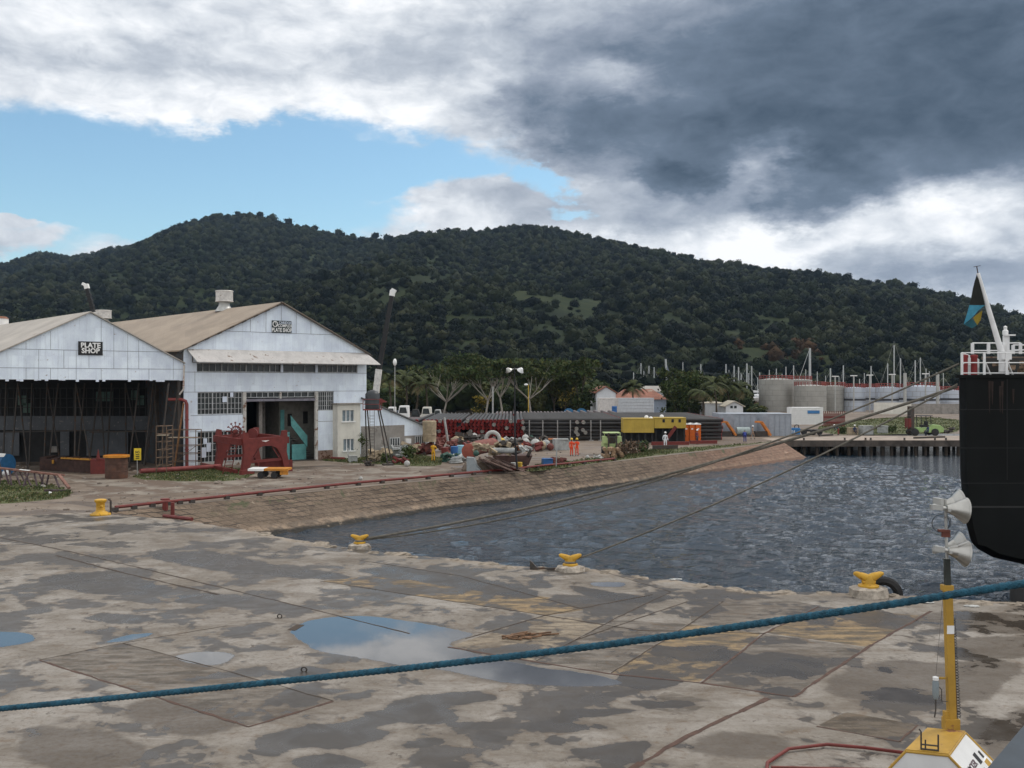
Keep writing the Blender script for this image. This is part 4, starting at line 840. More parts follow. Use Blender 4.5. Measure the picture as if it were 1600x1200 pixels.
for (ua, ub_, va, vb) in ((609, 624, 684, 697), (648.5, 661, 681, 694)):
    x0, z0 = FS(ua, vb); x1, z1 = FS(ub_, va); mb = MB(TF); mb.boxf(x0, x1, -.02, -.003, z0, z1); wn_ = mb.build('window', M_glass, lt)
    mb = MB(TF); [mb.boxf(x0+(x1-x0)*k/4-.05, x0+(x1-x0)*k/4+.05, -.06, -.022, z0, z1) for k in range(5)]; mb.boxf(x0-.05, x1+.05, -.065, -.02, z0-.05, z0+.04); mb.boxf(x0-.05, x1+.05, -.065, -.02, z1-.04, z1+.05); mb.build('frame', M_frame, wn_)
x0, z0 = FS(664, 694); mb = MB(TF); mb.boxf(x0, x0+1.0, -.45, -.003, z0, z0+.55); q = mb.build('air_conditioner', M_white, lt); mb = MB(TF); mb.boxf(x0+.45, x0+.9, -.46, -.452, z0+.08, z0+.46); mb.build('grille', M_steel, q)
x0, z0 = FS(632, 693); mb = MB(TF); mb.boxf(x0, x0+.6, -.35, -.003, z0, z0+.5); mb.build('meter_box', M_white, lt)
# ---- red water pipe at the corner
pr = thing('fire_pipe', 'faded red pipe rising up the corner between the sheds and bending back', 'pipe', G(292, 731))
mb = MB(); b0 = G(292, 731); x_, y_ = b0.x, b0.y; zt_ = HC-(625-V0)/F*y_
mb.tube([(x_, y_, 0), (x_, y_, zt_-.4), (x_-.1, y_, zt_-.1), (x_-.45, y_, zt_+.05), (x_-1.6, y_, zt_+.05)], .14, 10); mb.build('pipe_run', M_pinkred, pr, True)
mb = MB()
for z in (1.6, 4.2): mb.lathe([(.19, z-.04), (.19, z+.04)], (x_, y_, 0), 12)
mb.build('flange', M_pinkred, pr)
a, b2 = G(219, 741), G(344, 733); o = MB().tube([a+Vector((0, 0, .25)), b2+Vector((0, 0, .25))], .2, 10).build('ground_pipe', M_pinkred, None, True); origin(o, a); tag(o, 'thick faded red pipe lying on the grass before the sheds', 'pipe')
dp = MB().tube([C0+Vector((.1, -.25, 9.0)), C0+Vector((.05, -.25, 6.9)), C0+Vector((-.3, -.3, 6.4))], .08, 8).build('drain_pipe', mat('pale_pipe', (.55, .5, .45), .6, rust=.5, rcol=(.25, .08, .05)), None, True); origin(dp, C0+Vector((0, -.25, 6.4))); tag(dp, 'thin rusty white drainpipe where the two sheds meet', 'pipe')
# ================================================================ QUAY SLOPE PIPE
hp = [G(u, v)+Vector((0, 0, .22)) for u, v in [(180, 798.5), (252, 790.5), (300, 786), (430, 772), (560, 758.5), (650, 750.5), (740, 742), (800, 737), (840, 732), (900, 726.5), (960, 720)]]
er = thing('edge_pipe', 'long red pipe running along the top of the stone slope', 'pipe', hp[0])
MB().tube(hp, .095, 8).build('pipe_run', M_rustred, er, True)
mb = MB()
for k in range(26):
    t = k/25*(len(hp)-1.001); i = int(t); q = hp[i].lerp(hp[i+1], t-i); mb.box(q-Vector((0, 0, .12)), (.3, .3, .22), .7)
mb.build('pipe_bracket', M_steel, er)
v0 = G(258, 792); mb = MB(); mb.tube([v0+Vector((0, 0, .3)), v0+Vector((0, 0, -.9))], .17, 8); mb.tube([v0+Vector((.55, -.3, .3)), v0+Vector((.55, -.3, -.9))], .12, 8); mb.lathe([(.28, 0), (.28, .08)], v0+Vector((0, 0, .42)), 10); mb.build('valve', M_rustred, er, True)
o = MB().tube([G(256, 806), G(300, 812.5)+Vector((0, 0, .05))], .1, 8).build('short_pipe', M_rustred, None, True); tag(o, 'short rusty pipe at the corner of quay and slope', 'pipe')
# ================================================================ WATER TANK ON ITS STAND
q1, q2 = G(574, 722), G(606, 727); wt = thing('water_tank_stand', 'black water tank on a slender rusty four-legged stand before the cream annex', 'water tank', (q1+q2)/2)
Yt = 91.5; c_ = P(582, 640, Yt); zb = c_.z; zt_ = P(582, 611, Yt).z
mb = MB(); mb.lathe([(.66, 0), (.68, .1), (.66, .2), (.69, .55), (.66, .6), (.69, .95), (.66, 1.0), (.66, 1.35), (.45, 1.6), (.15, 1.72), (0, 1.74)], (c_.x, Yt, zb+.06), 20); mb.build('tank', mat('black_plastic_tank', (.03, .034, .037), .45), wt, True)
mb = MB(); mb.box((c_.x, Yt, zb), (1.55, 1.55, .1)); mb.build('platform', M_pinkred, wt)
mb = MB()
for k in range(4):
    dx, dy = [(-.75, -.75), (.75, -.75), (.75, .75), (-.75, .75)][k], 0
    mb.beam((c_.x+dx[0], Yt+dx[1], zb), (c_.x+dx[0], Yt+dx[1], zb+.95), .05)
for z in (.5, .95):
    for k in range(4): a_, b_ = [(-.75, -.75), (.75, -.75), (.75, .75), (-.75, .75)][k], [(.75, -.75), (.75, .75), (-.75, .75), (-.75, -.75)][k]; mb.beam((c_.x+a_[0], Yt+a_[1], zb+z), (c_.x+b_[0], Yt+b_[1], zb+z), .045)
mb.build('guard_rail', M_pinkred, wt)
feet = [(q1.x-.0, q1.y-.3), (q2.x, q2.y), (q2.x+.1, q2.y+2.2), (q1.x+.1, q1.y+2.0)]
for k, (fx, fy) in enumerate(feet):
    tp = (c_.x+[-.55, .6, .6, -.55][k], Yt+[-.6, -.6, .6, .6][k], zb-.05); MB().beam((fx, fy, .1), tp, .11).build('leg', M_steel, wt); 
mb = MB(); [mb.box((fx, fy, .07), (.9, .9, .14), .3) for fx, fy in feet]; mb.build('footing', M_steel, wt)
mb = MB()
for k in range(16): z = .4+k*.27; mb.beam((c_.x-.1, Yt-.95, z), (c_.x+.3, Yt-.95, z), .03)
mb.beam((c_.x-.1, Yt-.95, 0), (c_.x-.1, Yt-.95, zb), .035); mb.beam((c_.x+.3, Yt-.95, 0), (c_.x+.3, Yt-.95, zb), .035); mb.build('ladder', M_steel, wt)
MB().prism([P(592, 621, Yt), P(592, 630, Yt), P(605, 628, Yt)], (0, .04, 0)).build('red_flap', M_pinkred, wt)
# ================================================================ CRANES
def boom_crane(name, label, Y, pts, wd, tiplab):
    base = Vector(((pts[0][0]-U0)/F*Y, Y, 0)); o = thing(name, label, 'crane', base)
    q = [P(u, v, Y) for u, v in pts]
    MB().beam(q[0], q[1], wd*1.5, wd*1.6).build('lower_boom', mat('crane_white', (.62, .60, .56), .5, rust=.25), o)
    bmn = MB()
    bmn.beam(q[1], q[2], wd, wd*1.1)
    for t in (.28, .5, .72): p_ = q[1].lerp(q[2], t); d = (q[2]-q[1]).normalized(); bmn.beam(p_-d*.12, p_+d*.12, wd*1.35, wd*1.4)
    bmn.build('boom', M_blk, o)
    d = (q[2]-q[1]).normalized(); mb = MB(); mb.beam(q[2]-d*.1, q[2]+d*.55, wd*1.3, wd*1.2); mb.box(q[2]+d*.5+Vector((-.25 if tiplab else .1, 0, 0)), (wd*1.3, wd, wd*.8), 0, 0, .5); mb.build('boom_head', M_white, o)
    MB().beam(q[1]-d*.3+Vector((wd*.7, -.1, 0)), q[1].lerp(q[2], .55)+Vector((wd*.6, -.1, 0)), .05).build('hoist_rope', M_steel, o)
    mb = MB(); mb.boxf(base.x-1.6, base.x+4.5, Y-1.2, Y+1.2, .6, 1.5); mb.build('carrier', M_dark, o)
    mb = MB(); mb.boxf(base.x-1.3, base.x+1.6, Y-1.1, Y+1.1, 1.5, q[0].z+.3); mb.build('cab', mat('crane_white', (.6,)*3), o)
    for k in (-1.0, .9, 2.6, 3.8):
        for sy in (-1.15, 1.15): MB().lathe([(.3, -.15), (.55, -.14), (.58, 0), (.55, .14), (.3, .15)], (base.x+k, Y+sy, .56), 16, (0, 1, 0)).build('wheel', M_blk, o, True)
    return o
boom_crane('mobile_crane', 'mobile crane with raised black boom just right of the larger shed', 112, [(583, 650), (592, 577), (612.5, 461)], .44, 0)
boom_crane('mobile_crane', 'distant mobile crane whose boom shows above the peak of the smaller shed', 140, [(152, 560), (146, 488), (136, 450)], .45, 1)
# ================================================================ BOLLARDS
M_yel = mat('bollard_yellow', (.52, .29, .025), .55, var=.22, rust=.30, rcol=(.25, .12, .04), rscale=5)
q = G(157, 804.5); bl = thing('mooring_bollard', 'upright yellow bollard with round flared foot at the corner of quay and slope', 'bollard', q)
mb = MB(); mb.lathe([(.56, 0), (.56, .07), (.40, .14), (.27, .22), (.235, .32), (.235, .66), (.30, .74), (.33, .80), (.32, .86), (.2, .90), (0, .91)], q, 20); mb.tube([q+Vector((.1, -.2, .5)), q+Vector((.26, -.36, .56))], .07, 8); mb.build('post', M_yel, bl, True)
mb = MB(); [mb.lathe([(.035, 0), (.035, .04)], q+Vector((.47*math.cos(k), .47*math.sin(k), .08)), 6) for k in range(6)]; mb.build('bolt', M_steel, bl)
q_ = G(173, 803); o = MB().tube([q_, q_+Vector((0, 0, .75)), q_+Vector((-.12, 0, .85))], .06, 8).build('standpipe', M_steel, None, True); origin(o, q_); tag(o, 'short dark standpipe beside the upright yellow bollard', 'pipe')
M_pad = mat('bollard_pad', (.33, .29, .24), .95, var=.4, scale=5, rust=.3, rcol=(.14, .10, .07))
def horn(u, v, label, sc=1.0, hi=0.0):
    q = G(u, v); o = thing('horn_bollard', label, 'bollard', q, 'double horned yellow bollards along the quay edge')
    mb = MB(); mb.lathe([(.62*sc, -.3), (.66*sc, .02), (.60*sc, .15+hi), (.42*sc, .2+hi), (0, .2+hi)], q, 14)
    for i, p in enumerate(mb.v): mb.v[i] = (p[0]+random.uniform(-.05, .05), p[1]+random.uniform(-.05, .05), p[2]+random.uniform(-.02, .02))
    mb.build('concrete_pad', M_pad, o)
    mb = MB(); b = q+Vector((0, 0, .2+hi)); mb.lathe([(.34*sc, 0), (.34*sc, .06), (.20*sc, .12), (.17*sc, .3*sc), (.12*sc, .4*sc)], b, 16)
    for sgn in (-1, 1):
        mb.tube([b+Vector((0, 0, .26*sc)), b+Vector((sgn*.18*sc, 0, .34*sc)), b+Vector((sgn*.42*sc, 0, .44*sc)), b+Vector((sgn*.50*sc, 0, .45*sc))], [.15*sc, .14*sc, .085*sc, .05*sc], 10)
        mb.tube([b+Vector((0, 0, .2*sc)), b+Vector((sgn*.22*sc, -.05, .16*sc))], [.13*sc, .06*sc], 8)
    mb.build('horns', M_yel, o, True)
    if not hi: mb = MB(); mb.torus(b+Vector((0, 0, .12)), .23*sc, .05, (0, 0, 1), 16, 6); mb.build('rope_turn', mat('rope_grey', (.14, .13, .11), .95, var=.3, scale=8), o, True)
    return b
B1 = horn(562, 856, 'yellow double horned bollard farthest along the quay, near the foot of the stone slope', .80)
B2 = horn(891, 891, 'yellow double horned bollard in the middle of the quay edge, thin rope tied on', .9)
B3 = horn(1357, 931, 'yellow double horned bollard on a concrete pad nearest the ship', 1.04, .12)
# rubber fender behind the third bollard, chunk of angle iron
q = G(1395, 930); o = MB().torus(q+Vector((-.2, .35, -.05)), .5, .16, (.3, 1, .1), 24, 8).build('rubber_tyre', mat('rubber', (.018, .018, .018), .7), None, True); origin(o, q); tag(o, 'black rubber tyre fender beside the bollard nearest the ship', 'fender')
q = G(1595, 937)+Vector((.1, .3, 0)); o = MB().lathe([(.2, -1.6), (.3, -1.5), (.3, .35), (.24, .5), (0, .55)], q, 16).build('ship_fender', mat('rubber', (.018,)*3), None, True); origin(o, q); tag(o, 'black cylindrical fender on the quay edge below the ship stern', 'fender')
mb = MB(); q = G(828, 890); mb.prism([q, q+Vector((.35, 0, 0)), q+Vector((.05, 0, .32)), q+Vector((0, 0, .34))], (0, .25, 0)); mb.beam(q+Vector((.1, 0, .05)), q+Vector((1.1, -.1, .04)), .1); o = mb.build('scrap_iron', M_steel, None); origin(o, q); tag(o, 'rusty angle iron left of the middle bollard', 'scrap metal')
for i, (u, v, lb) in enumerate([(1052, 906, 'white rag on the quay edge right of the middle bollard'), (1448, 942, 'white rag on the quay just left of the light mast'), (1518, 948, 'crumpled white rag just right of the light mast')]):
    q = G(u, v); mb = MB(); [mb.ball(q+Vector((random.uniform(-.2, .2), random.uniform(-.08, .08), .03)), .09, 6, 4, (1.4, .8, .35), .3) for k in range(4)]; o = mb.build('rag', mat('rag_cloth', (.45, .45, .43), .9)); origin(o, q); tag(o, lb, 'rag')
q = G(815, 996); mb = MB(); r = random.Random(4)
for k in range(16): a = q+Vector((r.uniform(-.7, .6), r.uniform(-.25, .25), .03)); mb.beam(a, a+Vector((r.uniform(.2, .7), r.uniform(-.2, .2), r.uniform(0, .06))), .06, .035)
o = mb.build('driftwood', mat('driftwood', (.16, .09, .05), .9, var=.4, scale=6)); origin(o, q); tag(o, 'small heap of broken brown driftwood beside the large puddle', 'driftwood')
for u, v, lb in [(1345, 598+330, 'loose rope end by the nearest bollard')]: pass
for u, v, lb in [(437, 966, 'small dark ring bolt in the quay left of the large puddle'), (475, 1050, 'small dark ring bolt in the quay below the large puddle')]:
    q = G(u, v); o = MB().torus(q+Vector((0, 0, .06)), .07, .02, (0, 1, .2), 12, 6).build('ring_bolt', M_steel, None, True); origin(o, q); tag(o, lb, 'ring bolt')
# ================================================================ LIGHT MAST TRAILER
M_ty = mat('trailer_ochre', (.40, .235, .035), .5, var=.15, rust=.28, rcol=(.22, .10, .05), rscale=4)
M_gal = mat('lamp_metal', (.42, .41, .38), .30, metal=.85, var=.12, scale=4)
a0, a1, a2, a3 = G(1449, 1140, 1.6), G(1508, 1145, 1.6), G(1482, 1181, 1.6), G(1415, 1174, 1.6)      # top: back left, back right, front right, front left
tr = thing('light_trailer', 'white and ochre lighting tower trailer with tall mast at the bottom right corner', 'light tower', Vector(((a0.x+a2.x)/2, (a0.y+a2.y)/2, 0)))
ex = (a2-a3).normalized(); ey = (a0-a3).normalized(); dz = Vector((0, 0, 1))
sh1 = .34; zsh = 1.18
b0, b1, b2_, b3 = [p+d_+Vector((0, 0, zsh-1.6)) for p, d_ in ((a0, -ex*sh1), (a1, ex*.42), (a2, ex*.42-ey*.02), (a3, -ex*sh1-ey*.02))]
c_ = [Vector((p.x, p.y, .55)) for p in (b0, b1, b2_, b3)]
mb = MB(); mb.prism([a0, a1, a2, a3], (0, 0, .035)); 
for p, q in ((a3, a2), (a2, a1), (a1, a0), (a0, a3), (a3, b3), (a2, b2_), (a1, b1), (a0, b0)): mb.tube([p, q], .022, 8)
mb.build('top_cover', M_ty, tr)
mb = MB(); mb.add([a3, a2, b2_, b3], [(0, 1, 2, 3)]); mb.add([a2, a1, b1, b2_], [(0, 1, 2, 3)]); mb.add([a1, a0, b0, b1], [(0, 1, 2, 3)]); mb.add([a0, a3, b3, b0], [(0, 1, 2, 3)])
for i in range(4): j = (i+1) % 4; B = (b0, b1, b2_, b3); mb.add([B[i], B[j], c_[j], c_[i]], [(0, 1, 2, 3)])
mb.add(c_, [(3, 2, 1, 0)]); mb.build('canopy', mat('trailer_white', (.66, .66, .65), .4, var=.05, rust=.08, rcol=(.4, .35, .3)), tr)
def face_T(o_, x_, y_):
    z_ = x_.cross(y_).normalized(); return Matrix(((x_.x, y_.x, z_.x, o_.x), (x_.y, y_.y, z_.y, o_.y), (x_.z, y_.z, z_.z, o_.z), (0, 0, 0, 1)))
fy = ((a3+a2)/2-(b3+b2_)/2).normalized(); fo = (b3+b2_)/2; TFr = face_T(fo, ex, fy)
mb = MB(TFr); mb.boxf(-.25, .30, -.35, .13, -.01, .012); pan = mb.build('access_door', M_ty, tr); mb = MB(TFr); mb.boxf(-.25, .30, .13, .155, .0, .022); mb.boxf(-.27, -.25, -.35, .155, 0, .022); mb.boxf(.30, .32, -.35, .155, 0, .022); mb.build('door_trim', M_rustred, pan)
sx = (a1-a2).normalized(); sy = ((a1+a2)/2-(b1+b2_)/2); sy = (sy-sx*sy.dot(sx)).normalized(); TS = face_T((b2_+b1)/2, sx, sy); L_ = (b1-b2_).length
text_mesh('lettering', 'WACKER', .15, TS @ Matrix.Translation((-L_*.24, .16, .004)), mat('dark_letter', (.10, .07, .08), .6), tr, .002, 1.0, bold=.004)
mb = MB(TS); mb.boxf(-L_*.0+.10, .24, .12, .30, .0, .006); mb.boxf(.38, .46, .14, .26, 0, .006); mb.boxf(-.42, -.36, .05, .25, 0, .02); mb.boxf(.02, .08, -.1, .06, 0, .02); mb.build('black_decal', M_blk, tr)
mb = MB(TS); mb.boxf(.30, .50, -.08, .10, 0, .008); mb.build('warning_plate', M_ty, tr); mb = MB(TS); mb.boxf(.27, .53, -.11, .13, 0, .005); mb.build('plate_border', M_white, tr)
mb = MB(); t0 = a3.lerp(a2, .34)+ey*.06; t1 = a3.lerp(a2, .74)+ey*.06
mb.tube([t0, t0+dz*.32, t0+dz*.36-ex*.03], .013, 6); mb.tube([t1, t1+dz*.30], .013, 6); mb.tube([t0+dz*.12, t1+dz*.12], .013, 6); mb.tube([t0+dz*.05, t1+dz*.05], .013, 6); mb.tube([t0.lerp(t1, .25)+dz*.02, t0.lerp(t1, .25)+dz*.2], .012, 6); mb.build('lifting_frame', M_steel, tr, True)
mb = MB(); ce = (c_[0]+c_[2])/2
mb.boxf(ce.x-.55, ce.x+.65, ce.y-.9, ce.y+1.0, .42, .55); mb.beam((ce.x, ce.y+.9, .48), (ce.x, ce.y+2.0, .45), .1); mb.build('chassis', M_ty, tr)
for sgn in (-.72, .82): MB().lathe([(.18, -.1), (.3, -.1), (.33, 0), (.3, .1), (.18, .1)], (ce.x+sgn, ce.y, .33), 20, (1, 0, 0)).build('wheel', M_blk, tr, True)
# mast
Ym = 17.05; mbase = P(1487.5, 1140, Ym); mtop = P(1480.5, 915, Ym); ptop = P(1477, 775, Ym)
mb = MB(); mb.beam(mbase+Vector((0, 0, -.0)), mtop, .125, .125); mb.box(mbase+Vector((-.02, 0, .1)), (.24, .2, .2)); mb.box(mbase.lerp(mtop, .02)+Vector((-.1, 0, .12)), (.08, .1, .3))
mb.box(mbase.lerp(mtop, .36)+Vector((-.14, -.02, 0)), (.12, .03, .035)); mb.box(mbase.lerp(mtop, .985)+Vector((-.01, 0, 0)), (.17, .16, .1)); mb.build('mast_sleeve', M_ty, tr, bevel=.006)
mid_ = mtop.lerp(ptop, .30); MB().beam(mtop, mid_, .085, .085).build('mast_inner', mat('mast_black', (.03, .035, .03), .6), tr)
mb = MB(); mb.beam(mbase+Vector((.072, .01, .1)), mtop+Vector((.07, .01, -.4)), .025, .1); mb.build('mast_track', M_steel, tr)
mb = MB(); pts = []
for k in range(240):
    t = k/239; p_ = (mbase+Vector((.115, -.02, .2))).lerp(mtop+Vector((.10, -.02, -.55)), t); pts.append(p_+Vector((.028*math.cos(k*.95), .028*math.sin(k*.95), 0)))
mb.tube(pts, .006, 4); mb.build('coiled_cable', M_blk, tr, True)
pA = mid_; pB = ptop; mb = MB(); mb.tube([pA, pA.lerp(pB, .95)], .024, 10); mb.build('mast_pole', M_galv, tr, True)
w0 = mbase.lerp(mtop, .70); mb = MB(); mb.box(w0+Vector((0, -.07, 0)), (.12, .01, .14)); mb.build('label_plate', M_white, tr)
# winch handle hanging by the mast, with its line
h0 = P(1462, 1082, Ym-.1); mb = MB(); mb.lathe([(.03, -.16), (.055, -.1), (.055, .12), (.03, .17)], h0+Vector((0, 0, .05)), 10); mb.build('plug_box', mat('plug_grey', (.22, .26, .28), .5), tr, True); mb = MB(); mb.lathe([(.05, .16), (.05, .21), (0, .23)], h0+Vector((0, 0, .05)), 10); mb.build('plug_cap', M_white, tr, True)
mb = MB(); mb.tube([h0, h0+Vector((.0, 0, -.3)), h0+Vector((-.02, 0, -.42))], .012, 6); mb.tube([h0+Vector((.0, 0, .25)), mtop+Vector((-.1, -.05, -.2))], .003, 4); mb.tube([h0+Vector((.05, 0, .1)), h0+Vector((.1, 0, .05)), h0+Vector((.1, 0, -.15)), h0+Vector((.2, 0, -.15))], .008, 5); mb.build('hanging_line', M_steel, tr)
cb = P(1475, 829, Ym); mb = MB(); mb.box(cb, (.17, .12, .035)); mb.box(cb+Vector((.03, 0, -.06)), (.13, .05, .1)); mb.build('cross_bracket', mat('bracket_rust', (.14, .045, .03), .7), tr)
mb = MB(); mb.torus(cb+Vector((-.04, .03, .12)), .15, .006, (0, 1, 0), 24, 5); mb.tube([cb, cb+Vector((.13, .03, .08)), cb+Vector((.12, .03, .2)), cb+Vector((0, .03, .3))], .005, 5); mb.build('lamp_cable', M_blk, tr)
def flood(uv_n, uv_m, dy, parent):
    n_, m_ = P(*uv_n, Ym+dy), P(*uv_m, Ym+dy); ax = (m_-n_); L = ax.length
    mb = MB(); mb.lathe([(.03, -.05), (.06, -.04), (.07, 0), (.085, .03), (.10, .07), (.215*.62, L*.62), (.215, L), (.224, L+.005), (.21, L-.005), (.10, .08), (0, .05)], n_, 26, ax); fl = mb.build('floodlight', M_gal, parent, True)
    mb = MB(); mb.lathe([(.205, L-.02), (0, L-.018)], n_, 22, ax); mb.build('lens', mat('lamp_lens', (.3, .3, .28), .1), fl)
    mb = MB(); mb.box(n_-ax.normalized()*.2, (.17, .09, .085), 0, 0, -math.atan2(ax.z, ax.x)); mb.tube([n_-ax.normalized()*.12, n_], .03, 8); mb.build('ballast', M_galv, fl)
flood((1482.5, 795), (1508, 798), -.12, tr); flood((1480, 788), (1502, 784), .35, tr); flood((1485, 861), (1509, 865), -.12, tr); flood((1483, 855), (1504, 850), .35, tr)
mb = MB(); q = P(1476, 795, Ym); mb.beam(q+Vector((0, -.2, 0)), q+Vector((0, .4, 0)), .05); q = P(1478, 860, Ym); mb.beam(q+Vector((0, -.2, 0)), q+Vector((0, .4, 0)), .05); q = P(1466, 783, Ym); mb.box(q, (.06, .2, .1), .3); mb.build('lamp_bar', M_galv, tr)
# red rail loop on the quay, and our own deck edge at the very corner
zr = .07; lp = [G(u, v, zr) for u, v in [(1196, 1230), (1199, 1192), (1232, 1170), (1292, 1163), (1350, 1168), (1420, 1177), (1440, 1230)]]
rl = thing('red_rail_frame', 'low red tubular frame lying on the quay left of the light trailer', 'rail', Vector((lp[2].x, lp[2].y, 0)))
MB().tube(lp, .035, 8).build('top_rail', M_rustred, rl, True)
mb = MB(); mb.tube([G(1205, 1199, zr), G(1405, 1203, zr)], .03, 8); mb.build('cross_rail', M_rustred, rl, True)
M_deck = mat('own_deck_blue', (.035, .048, .062), .6, var=.15)
zc = 4.5; d0 = P(1538, 1206, 9.2); d1 = P(1606, 1126, 10.6)
o = MB().prism([d0, d1, d1+Vector((3, 0, -.3)), d0+Vector((3, -2, -.3))], (0, 0, -.25)).build('ship_bulwark', M_deck, None); origin(o, d0); tag(o, 'dark blue grey bulwark edge of the vessel in the bottom right corner', 'bulwark')
# ================================================================ ROPES
def catenary(a, b, sag, n=60): return [a.lerp(b, i/n)-Vector((0, 0, 4*sag*(i/n)*(1-i/n))) for i in range(n+1)]
def laid_rope(pts, r_, pitch, name, m, seg=.02, lobes=3):
    pts = [Vector(p) for p in pts]; d = [0]
    for a, b in zip(pts, pts[1:]): d.append(d[-1]+(b-a).length)
    n_ = int(d[-1]/seg); nr = 5*lobes; vs = []; j = 0
    for i in range(n_+1):
        s = d[-1]*i/n_
        while j < len(d)-2 and d[j+1] < s: j += 1
        p = pts[j].lerp(pts[j+1], (s-d[j])/(d[j+1]-d[j])); t = (pts[j+1]-pts[j]).normalized(); a = t.cross(Vector((0, 0, 1))).normalized(); b = a.cross(t)
        ph = 2*math.pi*s/pitch
        for k in range(nr):
            th = 2*math.pi*k/nr; rr_ = r_*(.80+.24*abs(math.cos(lobes*.5*(th-ph)))+.02*math.sin(s*31+k)); vs.append(p+(a*math.cos(th)+b*math.sin(th))*rr_)
    fs = np.array([(i*nr+k, i*nr+(k+1) % nr, (i+1)*nr+(k+1) % nr, (i+1)*nr+k) for i in range(n_) for k in range(nr)])
    return mesh_np(name, [tuple(v) for v in vs], fs, [m], smooth=True)
M_brope = mat('blue_rope', (.018, .088, .135), .85, var=.45, scale=14, bump=.8, bscale=60, rust=.12, rcol=(.02, .06, .09), rscale=9)
ra = P(-60, 1114, 13.0); rb_ = P(1700, 897, 9.0)
def rp(u, v, t): return P(u, v, 1/((1-t)/13.0+t/9.0))
rpts = [rp(u, v, (u+60)/1760) for u, v in [(-60, 1113.5), (0, 1107.5), (100, 1098), (200, 1088.5), (350, 1073.5), (500, 1058.5), (650, 1042.5), (800, 1025.5), (950, 1007), (1100, 986.5), (1250, 965), (1400, 943), (1500, 927), (1600, 911.5), (1700, 895)]]
o = laid_rope(rpts, .037, .20, 'mooring_rope', M_brope); tag(o, 'thick blue laid mooring rope stretched low across the foreground', 'rope')
M_grope = mat('grey_rope', (.125, .115, .095), .95, var=.3, scale=6)
S1 = P(1496, 604, 38.6); S2 = P(1496, 600, 38.3); S3 = P(1499, 568, 38.5)
def rope(pts, r_, label): o = MB().tube(pts, r_, 8).build('mooring_rope', M_grope, None, True); tag(o, label, 'rope'); return o
rope(catenary(S1, B1+Vector((.25, .05, .2)), .55), .055, 'thick grey rope from the ship stern to the farthest horned bollard')
rope(catenary(S3, B1+Vector((.2, .1, .15)), 1.15), .035, 'thinner grey rope from the stern rail to the farthest horned bollard')
rope(catenary(S2, B2+Vector((.2, .1, .2)), .35), .035, 'thin grey rope from the ship stern to the middle bollard')
# ================================================================ SHIP STERN
YS = 38.0; M_hull = mat('hull_black', (.006, .007, .007), .6, var=.3, scale=.5, streak=.3, spec=.12); M_hull2 = mat('hull_boot', (.004, .0035, .003), .7, var=.3, scale=.5, spec=.1)
prof = [(1495, 588), (1496, 690), (1497.5, 745), (1501, 790), (1507, 825), (1514, 851), (1526, 865), (1548, 877), (1600, 889), (1700, 905)]
pz = [P(u, v, YS) for u, v in prof]; spx = lambda z: 0
shp = thing('moored_ship', 'black hulled ship stern with white railings moored at the right edge', 'ship', Vector((pz[0].x, YS, ZW)))
XR = 75.0
def hull_sections():
    ks = [0.0, .5, 1.2, 2.5, 6.5, 8, 9, 9.5]; inset = [.0, .0, .0, .0, .0, .0, .0, .0]; ks = [0, .35, 1.0, 3, 9, 12, 13, 13.4]; inset = [.35, .1, 0, 0, 0, 0, .15, .5]; return ks, inset
ks, ins = hull_sections(); vs = []; fs = []; mi_l = []; npf = len(pz)+2
for kk, ii in zip(ks, ins):
    for j, p in enumerate(pz): vs.append((p.x+ii+.52*kk, YS+kk, p.z+(ii*.8 if j > 5 else 0)))
    vs.append((XR, YS+kk, pz[-1].z-1.5)); vs.append((XR, YS+kk, pz[0].z))
for i in range(len(ks)-1):
    for j in range(npf-1): fs.append((i*npf+j, (i+1)*npf+j, (i+1)*npf+j+1, i*npf+j+1)); mi_l.append(0 if j < 3 else 1)
    fs.append((i*npf+npf-1, (i+1)*npf+npf-1, (i+1)*npf, i*npf)); mi_l.append(0)
mb = MB(); mb.add(vs, fs); mb.mi = mi_l
mb.add([vs[j] for j in range(npf)], [tuple(range(npf))]); mb.add([vs[(len(ks)-1)*npf+j] for j in range(npf)], [tuple(range(npf-1, -1, -1))])
hull = mb.build('hull', [M_hull, M_hull2], shp, True)
zl = pz[0].z; mb = MB(); mb.boxf(pz[0].x-.04, XR, YS-.05, YS+.03, zl-.06, zl+.06); mb.beam((pz[0].x, YS, zl), (pz[0].x+.52*13, YS+13, zl), .1, .12); mb.build('rubbing_strake', M_hull, shp)
mb = MB(); zs_ = [P(0, v, YS).z for v in (640, 700, 755)]
for k, z in enumerate(zs_): mb.boxf(P(1499, 0, YS).x, XR, YS-.01, YS-.002, z-.012, z+.012)
for x in (pz[0].x+1.9, pz[0].x+4.3): mb.boxf(x-.012, x+.012, YS-.01, YS-.002, P(0, 750, YS).z, zl-.1)
mb.build('plate_seam', mat('hull_seam', (.008, .0085, .009), .6), shp)
mb = MB(); rr9 = random.Random(4)
for k in range(16): x = pz[0].x+.3+rr9.random()*6; z = zl-.15-rr9.random()*.4; L9 = rr9.uniform(.5, 2.4); mb.add([(x-.04, YS-.006, z), (x+.05, YS-.006, z), (x+.02, YS-.006, z-L9), (x-.01, YS-.006, z-L9*.9)], [(0, 1, 2, 3)])
mb.build('rust_streak', mat('hull_rust', (.020, .011, .008), .8, var=.5), shp)
mb = MB(); zz_ = P(0, 792, YS).z; mb.boxf(P(1504, 0, YS).x, XR, YS-.012, YS-.003, zz_-.03, zz_+.03); mb.build('boot_line', mat('boot_line', (.02, .02, .02), .5), shp)
M_wr = mat('rail_white', (.74, .74, .73), .5, var=.08, rust=.10, rcol=(.45, .25, .15))
